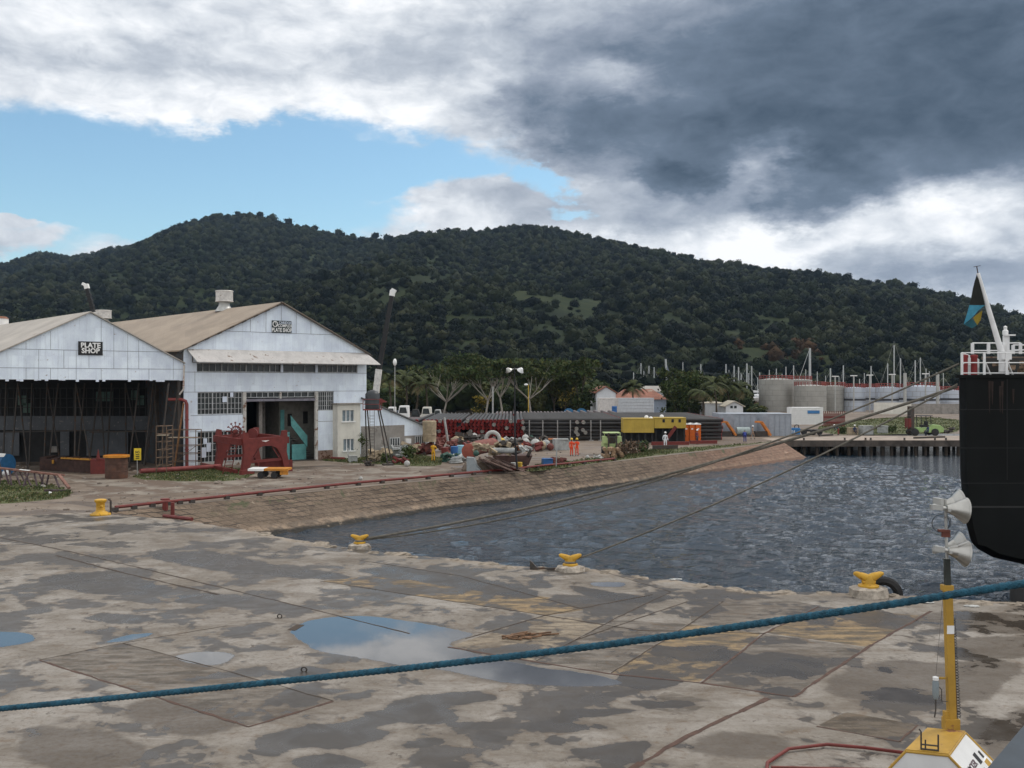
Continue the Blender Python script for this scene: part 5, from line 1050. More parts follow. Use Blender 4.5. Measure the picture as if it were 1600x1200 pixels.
def rail(x0, x1, y, z0, h, n_, bars, wd=.05, name='railing', brace=True):
    mb = MB()
    for k in range(n_+1):
        x = x0+(x1-x0)*k/n_; mb.beam((x, y, z0), (x, y, z0+h), wd*1.9, wd*1.5)
        if brace and k: mb.beam((x+.05, y, z0+h*.55), (x+.42, y+.35, z0), wd*1.2, wd)
    for t in bars: mb.tube([(x0, y, z0+h*t), (x1, y, z0+h*t)], wd*.55, 6)
    return mb.build(name, M_wr, shp)
xr0 = P(1503, 0, YS+.3).x; rail(xr0, xr0+14.5, YS+.3, zl+.02, .88, 17, (.12, .57, 1.0), .042)
mb = MB(); xq = xr0+.52*11; mb.tube([(xr0, YS+.3, zl+.9), (xq, YS+11.3, zl+.9)], .028, 6); mb.tube([(xr0, YS+.3, zl+.5), (xq, YS+11.3, zl+.5)], .028, 6); [mb.beam((xr0+.52*k, YS+.3+k, zl), (xr0+.52*k, YS+.3+k, zl+.9), .08) for k in range(1, 12)]; mb.build('stern_railing', M_wr, shp)
yu = YS+6; p0 = P(1519.5, 553, yu); rail(p0.x, p0.x+2.1, yu, p0.z-.0, P(0, 536, yu).z-p0.z, 3, (.3, 1.0), .06, 'upper_railing', False); rail(P(1583, 0, yu).x, P(1583, 0, yu).x+6, yu, p0.z, P(0, 539, yu).z-p0.z, 8, (.45, 1.0), .06, 'upper_railing', False)
mb = MB(); mb.prism([(P(1530, 0, yu).x, yu-.2, p0.z-.25), (P(1530, 0, yu).x+14, yu-.2, p0.z-.25), (P(1530, 0, yu).x+14, yu+5, p0.z-.25), (P(1530, 0, yu).x+2.8, yu+5, p0.z-.25)], (0, 0, .13)); mb.build('upper_deck', mat('deck_edge_grey', (.16, .12, .09), .7, rust=.4), shp)
mb = MB(); x_ = P(1548, 0, YS+2).x; mb.prism([(x_, YS+2.4, zl), (XR, YS+2.4, zl), (XR, YS+9, zl), (x_+.55*6.6, YS+9, zl)], (0, 0, .75)); mb.build('deck_house', mat('deck_house', (.03, .028, .026), .6, rust=.2, rcol=(.12, .05, .03)), shp)
for uu_, ww in ((1508, .14), (1522, .17)):
    q = P(uu_, 588, YS+1.2); MB().lathe([(ww*.8, 0), (ww*.7, .1), (ww*.7, .72), (ww*.85, .76), (ww*.8, .84), (0, .86)], (q.x, YS+1.2, zl), 16).build('mooring_bitt', mat('bitt_red', (.24, .03, .03), .6), shp, True)
mb = MB(); r = random.Random(6)
for k in range(10): x = P(1555+r.uniform(0, 60), 0, YS+1.6).x; mb.box((x, YS+r.uniform(1, 2), zl+.2+r.uniform(0, .35)), (r.uniform(.1, .35), .2, r.uniform(.1, .3)), r.uniform(0, 1))
mb.build('deck_gear', mat('deck_gear', (.22, .15, .10), .8, var=.6, scale=4), shp)
f0, f1 = P(1565.5, 553, YS+1.5), P(1528, 427, YS+1.5); MB().tube([f0-Vector((0, 0, .7)), f0, f1], [.12, .115, .07], 12).build('flag_staff', M_wr, shp, True)
mb = MB(); mb.tube([f1, f1+Vector((-.05, 0, .28))], .02, 6); mb.beam(f1+Vector((-.17, 0, .25)), f1+Vector((.1, 0, .3)), .02); mb.build('staff_finial', M_steel, shp)
mb = MB(); mb.boxf(P(1562, 0, YS+1.5).x, P(1577, 0, YS+1.5).x, YS+1.3, YS+1.7, P(0, 562, YS+1.5).z, P(0, 549, YS+1.5).z); mb.build('staff_base', M_wr, shp)
q = P(1572, 562, YS+2.5); mb = MB(); zt_ = P(0, 525, YS+2.5).z; mb.tube([(q.x, YS+2.5, zl), (q.x, YS+2.5, zt_)], .13, 10); mb.box((q.x+.08, YS+2.4, zt_+.03), (.42, .2, .06)); mb.lathe([(.11, 0), (.11, .15), (.06, .2), (.07, .32), (0, .36)], (q.x-.03, YS+2.5, zt_+.06), 12); mb.box((q.x-.2, YS+2.4, zt_-.5), (.16, .16, .3)); mb.build('light_post', M_wr, shp, True)
# flag: hangs in folds from the staff
YFL = YS+1.45; fb = [(1527.5, 427), (1537.5, 476), (1532, 512), (1517, 512), (1506, 507), (1512, 477), (1515, 470)]
fl = thing('ensign_flag', 'drooping black, light blue and yellow flag hanging from the raked white stern staff', 'flag', P(1528, 427, YFL))
def cloth(name, pts, m):
    top = [P(u, v, YFL+dy) for u, v, dy in pts]; c = sum(top, Vector())/len(top)
    bm = bmesh.new(); f = bm.faces.new([bm.verts.new(p) for p in top]); bmesh.ops.triangulate(bm, faces=[f]); bmesh.ops.subdivide_edges(bm, edges=bm.edges[:], cuts=3, use_grid_fill=True)
    for v_ in bm.verts: v_.co.y += .07*math.sin(v_.co.x*9+v_.co.z*1.2)
    me = bpy.data.meshes.new(name); bm.to_mesh(me); bm.free(); off = parent_origin(fl); me.transform(Matrix.Translation(-off)); me.materials.append(m); o = bpy.data.objects.new(name, me); COL.objects.link(o); o.parent = fl
    s = o.modifiers.new('thick', 'SOLIDIFY'); s.thickness = .012
cloth('black_triangle', [(1527.5, 427, 0), (1538.5, 476.5, 0), (1513.5, 476.5, .1)], mat('flag_black', (.018, .02, .018), .9)); cloth('blue_band', [(1513.3, 476.8, .1), (1538.5, 476.8, 0), (1506.5, 507, .15)], mat('flag_blue', (.055, .25, .36), .9))
cloth('yellow_band', [(1535, 485, .12), (1533, 500, .2), (1528, 508, .2), (1519, 498, .17)], mat('flag_yellow', (.30, .22, .03), .9)); cloth('lower_blue_band', [(1520, 497, .17), (1528, 508, .2), (1517, 513, .2), (1507, 507, .16)], mat('flag_teal', (.02, .10, .13), .9))
# ================================================================ PIER
M_deckc = mat('pier_concrete', (.30, .245, .20), .85, var=.25, scale=.6, rust=.35, rcol=(.17, .13, .10), rscale=.5)
pier = thing('concrete_pier', 'concrete pier deck on dark piles at the far end of the basin', 'pier', (60, 135, ZW))
mb = MB(); yk = 129.5; mb.prism([(33.4, 126.9, -.6), (34.0, yk, -.6), (300, yk, -.6), (300, 140.5, -.6), (48, 140.5, -.6), (33.2, 133.5, -.6)], (0, 0, .605)); mb.build('deck', M_deckc, pier)
mb = MB(); mb.boxf(35, 300, yk-.06, yk+.4, -.82, -.6); mb.boxf(35, 300, 139.6, 140.3, -.82, -.6); mb.boxf(35, 300, yk-.05, yk-.003, -.6, -.02); mb.build('edge_beam', mat('stained_beam', (.075, .062, .052), .9, var=.5, scale=.8, streak=.6), pier)
M_pile = mat('pile_concrete', (.07, .055, .042), .9, var=.4, scale=1.5)
pm = MB(); pm.lathe([(.21, -5), (.22, -1.4), (.24, -1.2), (.22, -.82+.0)], (0, 0, 0), 10); pme = None
r = random.Random(1); row = 0
for yy in (130.3, 134.6, 139.2):
    for k in range(34 if yy < 131 else 26):
        x = 38+k*1.42+r.uniform(-.18, .18)+(.5 if yy > 131 else 0)
        if x > 92: continue
        if pme is None: o = pm.build('pile', M_pile, pier, True); pme = o.data; pme.transform(Matrix.Translation(parent_origin(pier)))
        else: o = bpy.data.objects.new('pile', pme); COL.objects.link(o); o.parent = pier
        o.location = Vector((x, yy, 0))-parent_origin(pier)
mb = MB()
for k in range(7): q = G([1313, 1345, 1353, 1405, 1452, 1469, 1250][k], 686.5); mb.lathe([(.16, 0), (.12, .1), (.12, .25), (.18, .3), (0, .32)], (q.x, yk+.3, .005), 8)
mb.build('cleat', M_steel, pier)
for u0, u1, v, lb in ((1280, 1301, 682, 'short dark timber lying on the pier deck left of the bending worker'), (1428, 1476, 685.5, 'long thin dark timber along the pier edge below the forklift')):
    q = G(u0, v); o = MB().beam(q+Vector((0, 0, .12)), G(u1, v-1.5)+Vector((0, 0, .12)), .22).build('timber', M_steel); origin(o, q); tag(o, lb, 'timber')
# ================================================================ STORAGE TANKS
def tank(u0, u1, vt, Y, label, m, rings=6, vb=640, band=None, rl=True):
    x0, x1 = (u0-U0)/F*Y, (u1-U0)/F*Y; r_ = (x1-x0)/2; z = HC-(vt-V0)/F*Y; c = Vector(((x0+x1)/2, Y+r_, 0)); o = thing('storage_tank', label, 'storage tank', c, 'steel storage tanks beyond the pipe yard')
    mb = MB(); mb.lathe([(r_, 0), (r_, z)], c, 40); mb.lathe([(r_, z), (r_*.5, z+r_*.06), (0, z+r_*.08)], c, 40); mb.build('shell', m, o, True)
    mb = MB()
    for k in range(1, rings): mb.lathe([(r_+.005, z*k/rings-.035), (r_+.03, z*k/rings), (r_+.005, z*k/rings+.035)], c, 40)
    for k in range(rings):
        for j in range(10): th = 2*math.pi*(j+.5*(k % 2))/14; mb.box(c+Vector((math.cos(th)*(r_+.01), math.sin(th)*(r_+.01), z*(k+.5)/rings)), (.05, .05, z/rings), th)
    mb.build('plate_seam', mat('tank_seam', (.22, .21, .195), .7), o)
    if band: mb = MB(); mb.lathe([(r_+.06, band-.45), (r_+.06, band+.1)], c, 40); mb.build('dark_band', mat('tank_band', (.05, .05, .055), .7), o)
    if rl:
        mb = MB(); mb.torus(c+Vector((0, 0, z+1.0)), r_-.1, .07, (0, 0, 1), 36, 5); mb.torus(c+Vector((0, 0, z+.5)), r_-.1, .06, (0, 0, 1), 36, 5)
        for j in range(26): th = 2*math.pi*j/26; mb.beam(c+Vector((math.cos(th)*(r_-.1), math.sin(th)*(r_-.1), z)), c+Vector((math.cos(th)*(r_-.1), math.sin(th)*(r_-.1), z+1.05)), .12)
        mb.build('top_railing', mat('tank_rail_red', (.24, .055, .045), .7), o)
M_tk = mat('tank_steel_dull', (.33, .32, .29), .55, metal=.1, var=.12, scale=.35, rust=.15, rcol=(.22, .18, .14), rscale=.4, streak=.25); M_tk2 = mat('tank_silver', (.47, .51, .57), .35, metal=.35, var=.08, scale=.3, streak=.12)
tank(1193, 1246, 593, 256, 'leftmost and tallest dull grey storage tank', M_tk, 6); tank(1236, 1274, 593.5, 270, 'dull grey tank half hidden between the leftmost tanks', M_tk, 6); tank(1248.5, 1298, 603, 250, 'broad dull grey tank right of the tallest one', M_tk, 5); tank(1290, 1326, 603.5, 258, 'dark grey tank before the bright silver ones', M_tk, 6)
tank(1324.5, 1357, 606, 256, 'leftmost bright silver tank with a dark band', M_tk2, 5, band=3.2); tank(1351, 1377, 606, 268, 'silver tank partly hidden between two brighter ones', M_tk2, 5, band=3.2); tank(1375, 1410, 605.5, 254, 'middle bright silver tank with a dark band', M_tk2, 5, band=3.2); tank(1406, 1427, 606, 268, 'narrow silver tank behind the light column', M_tk2, 5, band=3.2)
tank(1424, 1478, 604, 252, 'broadest silver tank beside the ship stern', M_tk2, 5, band=3.2); tank(1474, 1505, 610, 262, 'last silver tank cut off by the ship stern', M_tk2, 5, band=3.2)
q0 = P(1366, 647, 235); q1 = P(1424, 628, 235); o = MB().boxf(q0.x, q1.x, 235, 235.4, 0, HC-(629-V0)/F*235).build('pale_wall', M_cream); origin(o, (q0.x, 235, 0)); tag(o, 'low pale wall before the silver tanks', 'wall')
q0 = P(1424, 647, 237); o = MB().boxf(q0.x, q0.x+12, 237, 237.4, 0, 2.4).build('grey_wall', M_block); origin(o, (q0.x, 237, 0)); tag(o, 'low grey wall behind the green forklift', 'wall')
q0, q1 = P(1285, 650, 170), P(1320, 650, 170); fn = thing('red_fence', 'low red fence right of the white container', 'fence', (q0.x, 170, 0)); mb = MB()
for k in range(22): x = q0.x+(q1.x-q0.x)*k/21; mb.boxf(x-.05, x+.05, 170, 170.1, 0, 2.2+.4*(k % 2))
mb.boxf(q0.x, q1.x, 169.95, 170, 1.4, 1.7); mb.boxf(q0.x, q1.x, 169.95, 170, .5, .8); mb.build('paling', M_rustred, fn)
# thin lamp columns among the tanks
for u, v, lb, T in [(1305, 588, 'white lamp column before the dark grey tank', 1), (1334, 587, 'double-headed lamp column above the leftmost silver tank', 1), (1359, 586, 'lamp column right of the leftmost silver tank', 1), (1394, 585, 'double-headed lamp column above the middle silver tank', 1), (1414, 583, 'thick grey column between silver tanks', 0), (1446, 584, 'double-headed lamp column above the broadest silver tank', 1), (1465, 582, 'white lamp column close to the ship stern', 0)]:
    Y = 246; q = P(u, v, Y); o = thing('lamp_column', lb, 'lamp post', (q.x, Y, 0)); MB().tube([(q.x, Y, 0), (q.x, Y, q.z)], .17 if T else .42, 8).build('post', M_galv, o, True)
    if T: mb = MB(); mb.box((q.x-.35, Y, q.z), (.9, .35, .22)); mb.box((q.x+.5, Y, q.z), (.6, .35, .22)); mb.build('lamp_head', M_white, o)
# ================================================================ SAILBOATS laid up ashore
M_boat = mat('boat_white', (.72, .73, .73), .35, var=.05); M_mast = mat('mast_grey', (.42, .44, .44), .5, var=.1)
def boat_mesh():
    secs = [(-5.2, 1.0, 1.15), (-3, 1.45, 1.1), (0, 1.65, 1.1), (2.6, 1.25, 1.2), (4.6, .5, 1.4), (5.6, .04, 1.55)]; vs = []; fs = []; n_ = 9
    for x, w_, h_ in secs:
        for k in range(n_): t = -1+2*k/(n_-1); vs.append((x, w_*math.copysign(abs(t)**.6, t), h_-(1-abs(t)**2.2)*(h_*.9+.0)))
    for i in range(len(secs)-1):
        for k in range(n_-1): fs.append((i*n_+k, i*n_+k+1, (i+1)*n_+k+1, (i+1)*n_+k))
        fs.append((i*n_, (i+1)*n_, (i+1)*n_+n_-1, i*n_+n_-1))
    fs.append(tuple(range(n_)))
    mb = MB(); mb.add([(a, b, c+2.0) for a, b, c in vs], fs); return mb
bt = thing('sailboat', '', 'sailboat', (0, 0, 0), 'laid-up sailboats whose masts stand above the yard')
boat_mesh().build('hull', M_boat, bt, True)
mb = MB(); mb.boxf(-.9, -.0, -.08, .08, .6, 2.2); mb.boxf(-1, .6, -.1, .1, 0.5, .7); mb.build('keel', mat('keel_red', (.16, .05, .05), .7), bt)
mb = MB(); mb.prism([(-2.6, -.85, 3.1), (2.2, -.6, 3.2), (1.6, -.5, 3.65), (-2.6, -.7, 3.6)], (0, 1.4, 0)); mb.build('cabin', M_boat, bt)
mb = MB(); [mb.beam((x, y, 0), (x*.8, y*.7, 2.4), .08) for x in (-3, 0, 3) for y in (-1.7, 1.7)]; mb.build('cradle', M_steel, bt)
mb = MB(); mb.lathe([(1, 0), (1, .99), (.7, 1)], (0, 0, 0), 8); ms = mb.build('mast', M_mast, bt, True); ms.location = (.6, 0, 3.4); ms.scale = (.17, .17, 13)
mb = MB(); mb.beam((.4, 0, 4.6), (-4.2, 0, 4.7), .22, .3); mb.build('boom', M_boat, bt)
mb = MB(); mb.tube([(5.5, 0, 3.6), (.65, 0, 3.4+12.5)], .025, 4); mb.tube([(-5, 0, 3.2), (.6, 0, 3.4+12.5)], .025, 4); st_ = mb.build('stay', M_galv, bt)
masts = [(990,582,.7), (1001.5,567.5,1.3), (1006,580,.7), (1014,571.5,1.2), (1022,574,1), (1067,566,.6), (1095,569,1.2), (1099,587,.6), (1134.3,569,1.5), (1139,578,.6), (1147,571.5,1.2), (1154,573.5,1.2), (1158,584,.7), (1167,568,1.2), (1170,583,.7), (1174.5,572,.9), (1187,582,.8),
 (1202,578,.7), (1213,576,.8), (1228,573,1.0), (1240,571,1.1), (1259,577,.6), (1277,580.5,.7), (1297.5,575.5,1.5), (1311,588,.5), (1317.7,571,1.3), (1343,592,.7), (1350.5,583,.6), (1361,572,1.1), (1387,568,1.1), (1397,539,1.3), (1407,560,1.3), (1430,563,1.4), (1438,559,1.0), (1447,576,.8), (1452,580,.6), (1474,583,.6), (1184,590,.5), (1222,584,.5), (1290,587,.5)]
near_word = lambda u: ('behind the white house roof' if u < 1030 else 'among the palms' if u < 1110 else 'left of the tallest storage tank' if u < 1195 else 'above the dull grey tanks' if u < 1325 else 'above the silver tanks')
cnt = {}
M2 = ms
for i, (u, v, th) in enumerate(masts):
    Y = 335+((i*37) % 60)-(60 if 1150 < u < 1192 else 0); q = P(u, v, Y); o = bt if i == 0 else dup(bt, (0, 0, 0))
    rz = random.choice([.3, .9, -.5, 2.4, 1.5, 2.9]); o.rotation_euler = (0, 0, rz); o.location = (q.x-.6*math.cos(rz), Y-.6*math.sin(rz), 0)
    for ch in o.children:
        if ch.name.startswith('mast'): ch.scale = (.07+.10*th, .07+.10*th, q.z-3.4)
        if ch.name.startswith('stay'): ch.scale = (1, 1, max(.4, (q.z-3.4)/12.5))
    w_ = near_word(u); cnt[w_] = cnt.get(w_, 0)+1; k = cnt[w_]; o['_w'] = w_
ordn = ['first', 'second', 'third', 'fourth', 'fifth', 'sixth', 'seventh', 'eighth', 'ninth', 'tenth', 'eleventh', 'twelfth', 'thirteenth', 'fourteenth', 'fifteenth', 'sixteenth', 'seventeenth']
bs = sorted([o for o in COL.objects if o.name.startswith('sailboat')], key=lambda o: (o.location.x/o.location.y)); seen = {}
for o in bs:
    w_ = o['_w']; seen[w_] = seen.get(w_, 0)+1; del o['_w']; o['label'] = 'white sailboat, %s mast from the left %s' % (ordn[seen[w_]-1], w_)
# the two tall special masts
def big_mast(u, vb, vt, ut, Y, rad_, label, sail):
    o = thing('sailboat', label, 'sailboat', P(u, 640, Y)*1.0, 'laid-up sailboats whose masts stand above the yard'); o.location.z = 0
    for ch in bt.children:
        if ch.name.split('.')[0] in ('hull', 'cabin', 'keel', 'cradle'): c = ch.copy(); COL.objects.link(c); c.parent = o
    a, b = P(u, vb, Y), P(ut, vt, Y); MB().tube([a, b], [rad_, rad_*.75], 8).build('mast', M_mast, o, True)
    if sail: MB().prism([a.lerp(b, .95), a.lerp(b, .35), a.lerp(b, .35)+Vector((2.6, 0, 0))], (0, .05, 0)).build('furled_sail', mat('furled_sail', (.20, .22, .33), .9), o)
    else: MB().tube([b, P(u-17, 592, Y)], .08, 5).build('stay', M_mast, o)
big_mast(1045, 640, 561, 1040, 300, .36, 'sailboat with a tall leaning mast and a grey furled sail beside the white house', True); big_mast(1265.5, 625, 544, 1265.5, 300, .42, 'sailboat with a thick bright white mast above the dull grey tanks', False)
# ================================================================ HOUSES BEYOND THE YARD
def house(name, label, u0, u1, ve, vb, vr, Y, mw, mr, dep=8, gable=False, wins=(), rz=0.0):
    x0, x1 = (u0-U0)/F*Y, (u1-U0)/F*Y; zt = HC-(ve-V0)/F*Y; zr_ = HC-(vr-V0)/F*Y; o = thing(name, label, 'house', ((x0+x1)/2, Y, 0))
    mb = MB(); mb.boxf(x0, x1, Y, Y+dep, 0, zt)
    if gable: mb.prism([(x0, Y, zt), (x1, Y, zt), ((x0+x1)/2, Y, zr_)], (0, dep, 0))
    mb.build('wall', mw, o)
    mb = MB()
    if gable:
        for a, b in ((x0-.4, (x0+x1)/2), (x1+.4, (x0+x1)/2)): mb.prism([(a, Y-.4, zt-.1), (b, Y-.4, zr_+.1), (b, Y-.4, zr_+.25), (a, Y-.4, zt+.05)], (0, dep+.8, 0))
    else:
        i_ = min(2.5, (x1-x0)*.3); mb.add([(x0-.4, Y-.4, zt), (x1+.4, Y-.4, zt), (x1+.4, Y+dep+.4, zt), (x0-.4, Y+dep+.4, zt), (x0+i_, Y+dep/2, zr_), (x1-i_, Y+dep/2, zr_)], [(0, 1, 5, 4), (2, 3, 4, 5), (1, 2, 5), (3, 0, 4), (3, 2, 1, 0)])
    mb.build('roof', mr, o)
    for (ua, ub_, va, vb_) in wins:
        mb = MB(); mb.boxf((ua-U0)/F*Y, (ub_-U0)/F*Y, Y-.05, Y-.003, HC-(vb_-V0)/F*Y, HC-(va-V0)/F*Y); mb.build('window', M_glass, o)
    return o
M_rr = mat('rusty_red_roof', (.27, .115, .075), .8, var=.3, scale=.4, rust=.3, rcol=(.35, .28, .22), rscale=.3); M_gr = mat('grey_roof', (.30, .28, .255), .8, var=.15, scale=.3); M_tr = mat('pale_tan_roof', (.52, .47, .38), .8, var=.1)
M_wh = mat('house_white', (.60, .62, .64), .8, var=.12, scale=.5, rust=.2, rcol=(.4, .38, .36)); M_whb = mat('house_pale_blue', (.42, .50, .62), .8, var=.1)
house('beige_house', 'grey beige building with a pale tan roof between the bare trunks', 713, 752, 612, 648, 601, 235, mat('beige_wall', (.24, .21, .17), .85, var=.15, scale=.5), M_tr, 9)
house('white_house', 'white gabled house with dark verge and rusty red roof left of the sailboat masts', 932, 962, 614, 647, 605, 205, M_wh, M_rr, 16, True)
house('long_house', 'long pale building with rusty red roof beside the white gabled house', 962, 1041, 624, 645, 608, 222, M_whb, M_rr, 10)
house('grey_roof_house', 'pale building with grey roof standing behind the rusty red roof', 996, 1052, 612, 640, 603, 250, M_wh, M_gr, 9)
house('blue_house', 'small pale blue building among the palms behind the water tank', 598, 633, 617, 640, 612, 240, M_whb, M_gr, 7)
house('low_white_house', 'low white flat building under the palms right of the dark tree', 1102, 1130, 630, 643, 627, 210, M_wh, M_tr, 6)
house('small_gable_house', 'small white gabled house with two dark windows right of the palms', 1134, 1161, 635, 645, 628, 205, M_wh, M_tr, 6, True, [(1141, 1145, 634, 638), (1147, 1151, 634, 638)])
# white stacked containers before the white house
def container(name, label, u0, u1, vt, vb, Y, m, dep=2.4, rib=14, rows=1, grp=None, cat='container', z0=0.0):
    x0, x1 = (u0-U0)/F*Y, (u1-U0)/F*Y; z1 = HC-(vt-V0)/F*Y; zb = max(0, HC-(vb-V0)/F*Y); o = thing(name, label, cat, ((x0+x1)/2, Y, zb), grp)
    mb = MB(); mb.boxf(x0, x1, Y, Y+dep, zb+.06, z1); mb.build('box', m, o)
    mb = MB()
    for k in range(rib+1): x = x0+(x1-x0)*k/rib; mb.boxf(x-.05, x+.05, Y-.05, Y-.003, zb+.12, z1-.1)
    for k in range(rows+1): z = zb+.08+(z1-zb-.16)*k/rows; mb.boxf(x0-.02, x1+.02, Y-.09, Y-.052, z-.08, z+.08)
    for x in (x0, x1): mb.boxf(x-.08, x+.08, Y-.1, Y+.1, zb, z1+.03)
    mb.build('frame_rib', m, o); return o, x0, x1, zb, z1
container('container', 'off-white container with patched side left of the ribbed one', 935, 966, 622, 648, 196, mat('patched_white', (.60, .57, .54), .8, var=.15, rust=.3, rcol=(.4, .33, .3), rscale=.7), rib=6)
container('container', 'long ribbed pale container in front of the long house', 967, 1021, 622, 648, 195, mat('ribbed_grey', (.50, .52, .54), .7, var=.1), rib=10, rows=5)
o, x0, x1, zb, z1 = container('container', 'white louvred container with a blue stripe at the end of the grey bins', 1236, 1285, 636.5, 663, 156, mat('louvre_white', (.76, .76, .74), .6, var=.05), rib=2, rows=9, z0=0)
MB().boxf(x0+(x1-x0)*.52, x0+(x1-x0)*.90, 155.82, 155.9, z1-.95, z1-.5).build('blue_stripe', mat('stripe_blue', (.05, .19, .42), .6), o)
# ================================================================ TREES
M_trunkp = mat('pale_bark', (.34, .31, .27), .9, var=.25, scale=1); M_trunk = mat('dark_bark', (.07, .055, .04), .95, var=.3, scale=2)
M_l1 = mat('tree_leaves', (.034, .052, .014), .85, var=.55, scale=.5, spec=.2); M_l2 = mat('tree_leaves_olive', (.06, .065, .02), .85, var=.5, scale=.5, spec=.2); M_l3 = mat('palm_leaves', (.045, .055, .018), .8, var=.5, scale=1.5, spec=.2); M_l4 = mat('yellow_leaves', (.30, .23, .03), .85, var=.4, scale=1); M_lp = mat('dry_palm_leaves', (.095, .075, .032), .85, var=.4, scale=1)
def leaf_cloud(blobs, n_, size, R):
    W = np.array([b[3]**2 for b in blobs]); W = W/W.sum(); which = R.choice(len(blobs), n_, p=W); B = np.array(blobs)[which]
    d = R.randn(n_, 3); d /= np.linalg.norm(d, axis=1)[:, None]; rr_ = R.rand(n_, 1)**.45; sq = B[:, 4:5] if B.shape[1] > 4 else 1
    c = B[:, :3]+d*rr_*B[:, 3:4]*np.concatenate([np.ones((n_, 2)), sq*np.ones((n_, 1))], 1); keep = fbm(c[:, 0]*.9+c[:, 2]*.7, c[:, 1]*.9+c[:, 2]*.4, 3) > .36; c = c[keep]; n_ = len(c)
    a = R.randn(n_, 3); a /= np.linalg.norm(a, axis=1)[:, None]; b = np.cross(a, R.randn(n_, 3)); b /= np.linalg.norm(b, axis=1)[:, None]; s = (size*(.6+.8*R.rand(n_)))[:, None]
    V = np.stack([c-a*s-b*s*.5, c+a*s-b*s*.4, c+a*s*.7+b*s*.6, c-a*s*.8+b*s*.5], 1).reshape(-1, 3); return V, np.arange(n_*4).reshape(-1, 4)
def broad_tree(name, label, u, vb, Y, h, cr, kind, seed, group='trees behind the pipe yard', lm=None, flat_=.45, dens=1.0, tm=None, trunks=1):
    R = np.random.RandomState(seed); r = random.Random(seed); base = Vector(((u-U0)/F*Y, Y, 0)); o = thing(name, label, 'tree', base, group); blobs = []; mb = MB()
    for t_ in range(trunks):
        th0 = r.uniform(0, 6.28); lean = Vector((math.cos(th0), math.sin(th0), 0))*(.10 if trunks == 1 else .16)*h
        fork = base+Vector((0, 0, h*r.uniform(.28, .38)))+lean*.4; tr_ = .017*h
        mb.tube([base+lean*.05, base.lerp(fork, .5)+Vector((r.uniform(-.2, .2), 0, 0)), fork], [tr_*1.2, tr_*.9, tr_*.8], 8)
        nb = 5 if kind == 'umbrella' else 4
        for k in range(nb):
            th = th0+6.28*k/nb+r.uniform(-.4, .4); sp_ = cr*r.uniform(.5, .8)*(1 if kind == 'umbrella' else .6); e = fork+Vector((math.cos(th)*sp_, math.sin(th)*sp_, h*r.uniform(.38, .52))); m_ = fork.lerp(e, .5)+Vector((0, 0, h*.04*(1 if kind != 'umbrella' else -1)))
            mb.tube([fork, m_, e], [tr_*.6, tr_*.4, tr_*.18], 6)
            blobs.append((e.x, e.y, e.z, cr*r.uniform(.34, .5), flat_))
            for j in range(3):
                th2 = th+r.uniform(-.8, .8); e2 = m_+Vector((math.cos(th2)*cr*.45, math.sin(th2)*cr*.45, h*r.uniform(.2, .42))); mb.tube([m_, m_.lerp(e2, .5)+Vector((0, 0, .2)), e2], [tr_*.3, tr_*.2, tr_*.08], 5); blobs.append((e2.x, e2.y, e2.z, cr*r.uniform(.25, .42), flat_))
    if kind == 'dense':
        for k in range(9): th = r.uniform(0, 6.28); q = r.uniform(.1, .75)*cr; blobs.append((base.x+math.cos(th)*q, base.y+math.sin(th)*q, h*r.uniform(.22, .85), cr*r.uniform(.3, .45), .85))
    mb.build('trunk', tm or M_trunkp, o, True)
    V, Fq = leaf_cloud(blobs, int(3400*dens), .17+.011*h, R); V = V-np.array(base); mi = (R.rand(len(Fq)) < .3).astype(int); mesh_np('crown', V, Fq, [lm or M_l1, M_l2], mi, parent=o); return o
def palm(label, u, Y, h, seed, fr=15, ln=3.6, group='coconut palms beyond the yard'):
    r = random.Random(seed); base = Vector(((u-U0)/F*Y, Y, 0)); o = thing('palm_tree', label, 'palm', base, group); top = base+Vector((r.uniform(-.8, .8), 0, h))
    MB().tube([base, base.lerp(top, .5)+Vector((.25, 0, 0)), top], [.24, .18, .15], 8).build('trunk', M_trunk, o, True)
    vs = []; fs = []; mi = []
    for k in range(fr):
        th = 6.28*k/fr+r.uniform(-.2, .2); el = r.uniform(-.25, 1.1); L = ln*r.uniform(.8, 1.15); d = Vector((math.cos(th)*math.cos(el), math.sin(th)*math.cos(el), math.sin(el))); p = top.copy(); side = d.cross(Vector((0, 0, 1))).normalized(); m_ = 1 if el < -.02 else 0
        n_ = 12
        for j in range(n_):
            t = j/n_; d2 = (d+Vector((0, 0, -1.5*t*t-.35*t))).normalized(); q = p+d2*L/n_; wl = .95*math.sin(math.pi*(.12+.85*t))
            for s in (-1, 1):
                b0 = len(vs); tip = q+side*s*wl+Vector((0, 0, -.35*wl))+d2*.25; vs += [tuple(p-top*0), tuple(q), tuple(tip+d2*.10), tuple(tip)]; fs.append((b0, b0+1, b0+2, b0+3)); mi.append(m_ if r.random() < .8 else 0)
            p = q
    V = np.array(vs)-np.array(base); mesh_np('frond_crown', V, np.array(fs), [M_l3, M_lp], mi, parent=o); return o
def hgt(v, Y): return HC-(v-V0)/F*Y
broad_tree('umbrella_tree', 'wide pale-limbed umbrella tree left of the beige house', 692, 643, 205, hgt(566, 205), 8.5, 'umbrella', 31, flat_=.28, dens=.6, trunks=2)
broad_tree('umbrella_tree', 'tall umbrella tree with a pale trunk right in front of the beige house', 759, 646, 200, hgt(556, 200), 8.0, 'umbrella', 32, flat_=.3, dens=.75)
broad_tree('umbrella_tree', 'umbrella tree with a forked pale trunk just left of the double lamp', 785, 646, 202, hgt(560, 202), 6.5, 'umbrella', 35, flat_=.35, dens=.8)
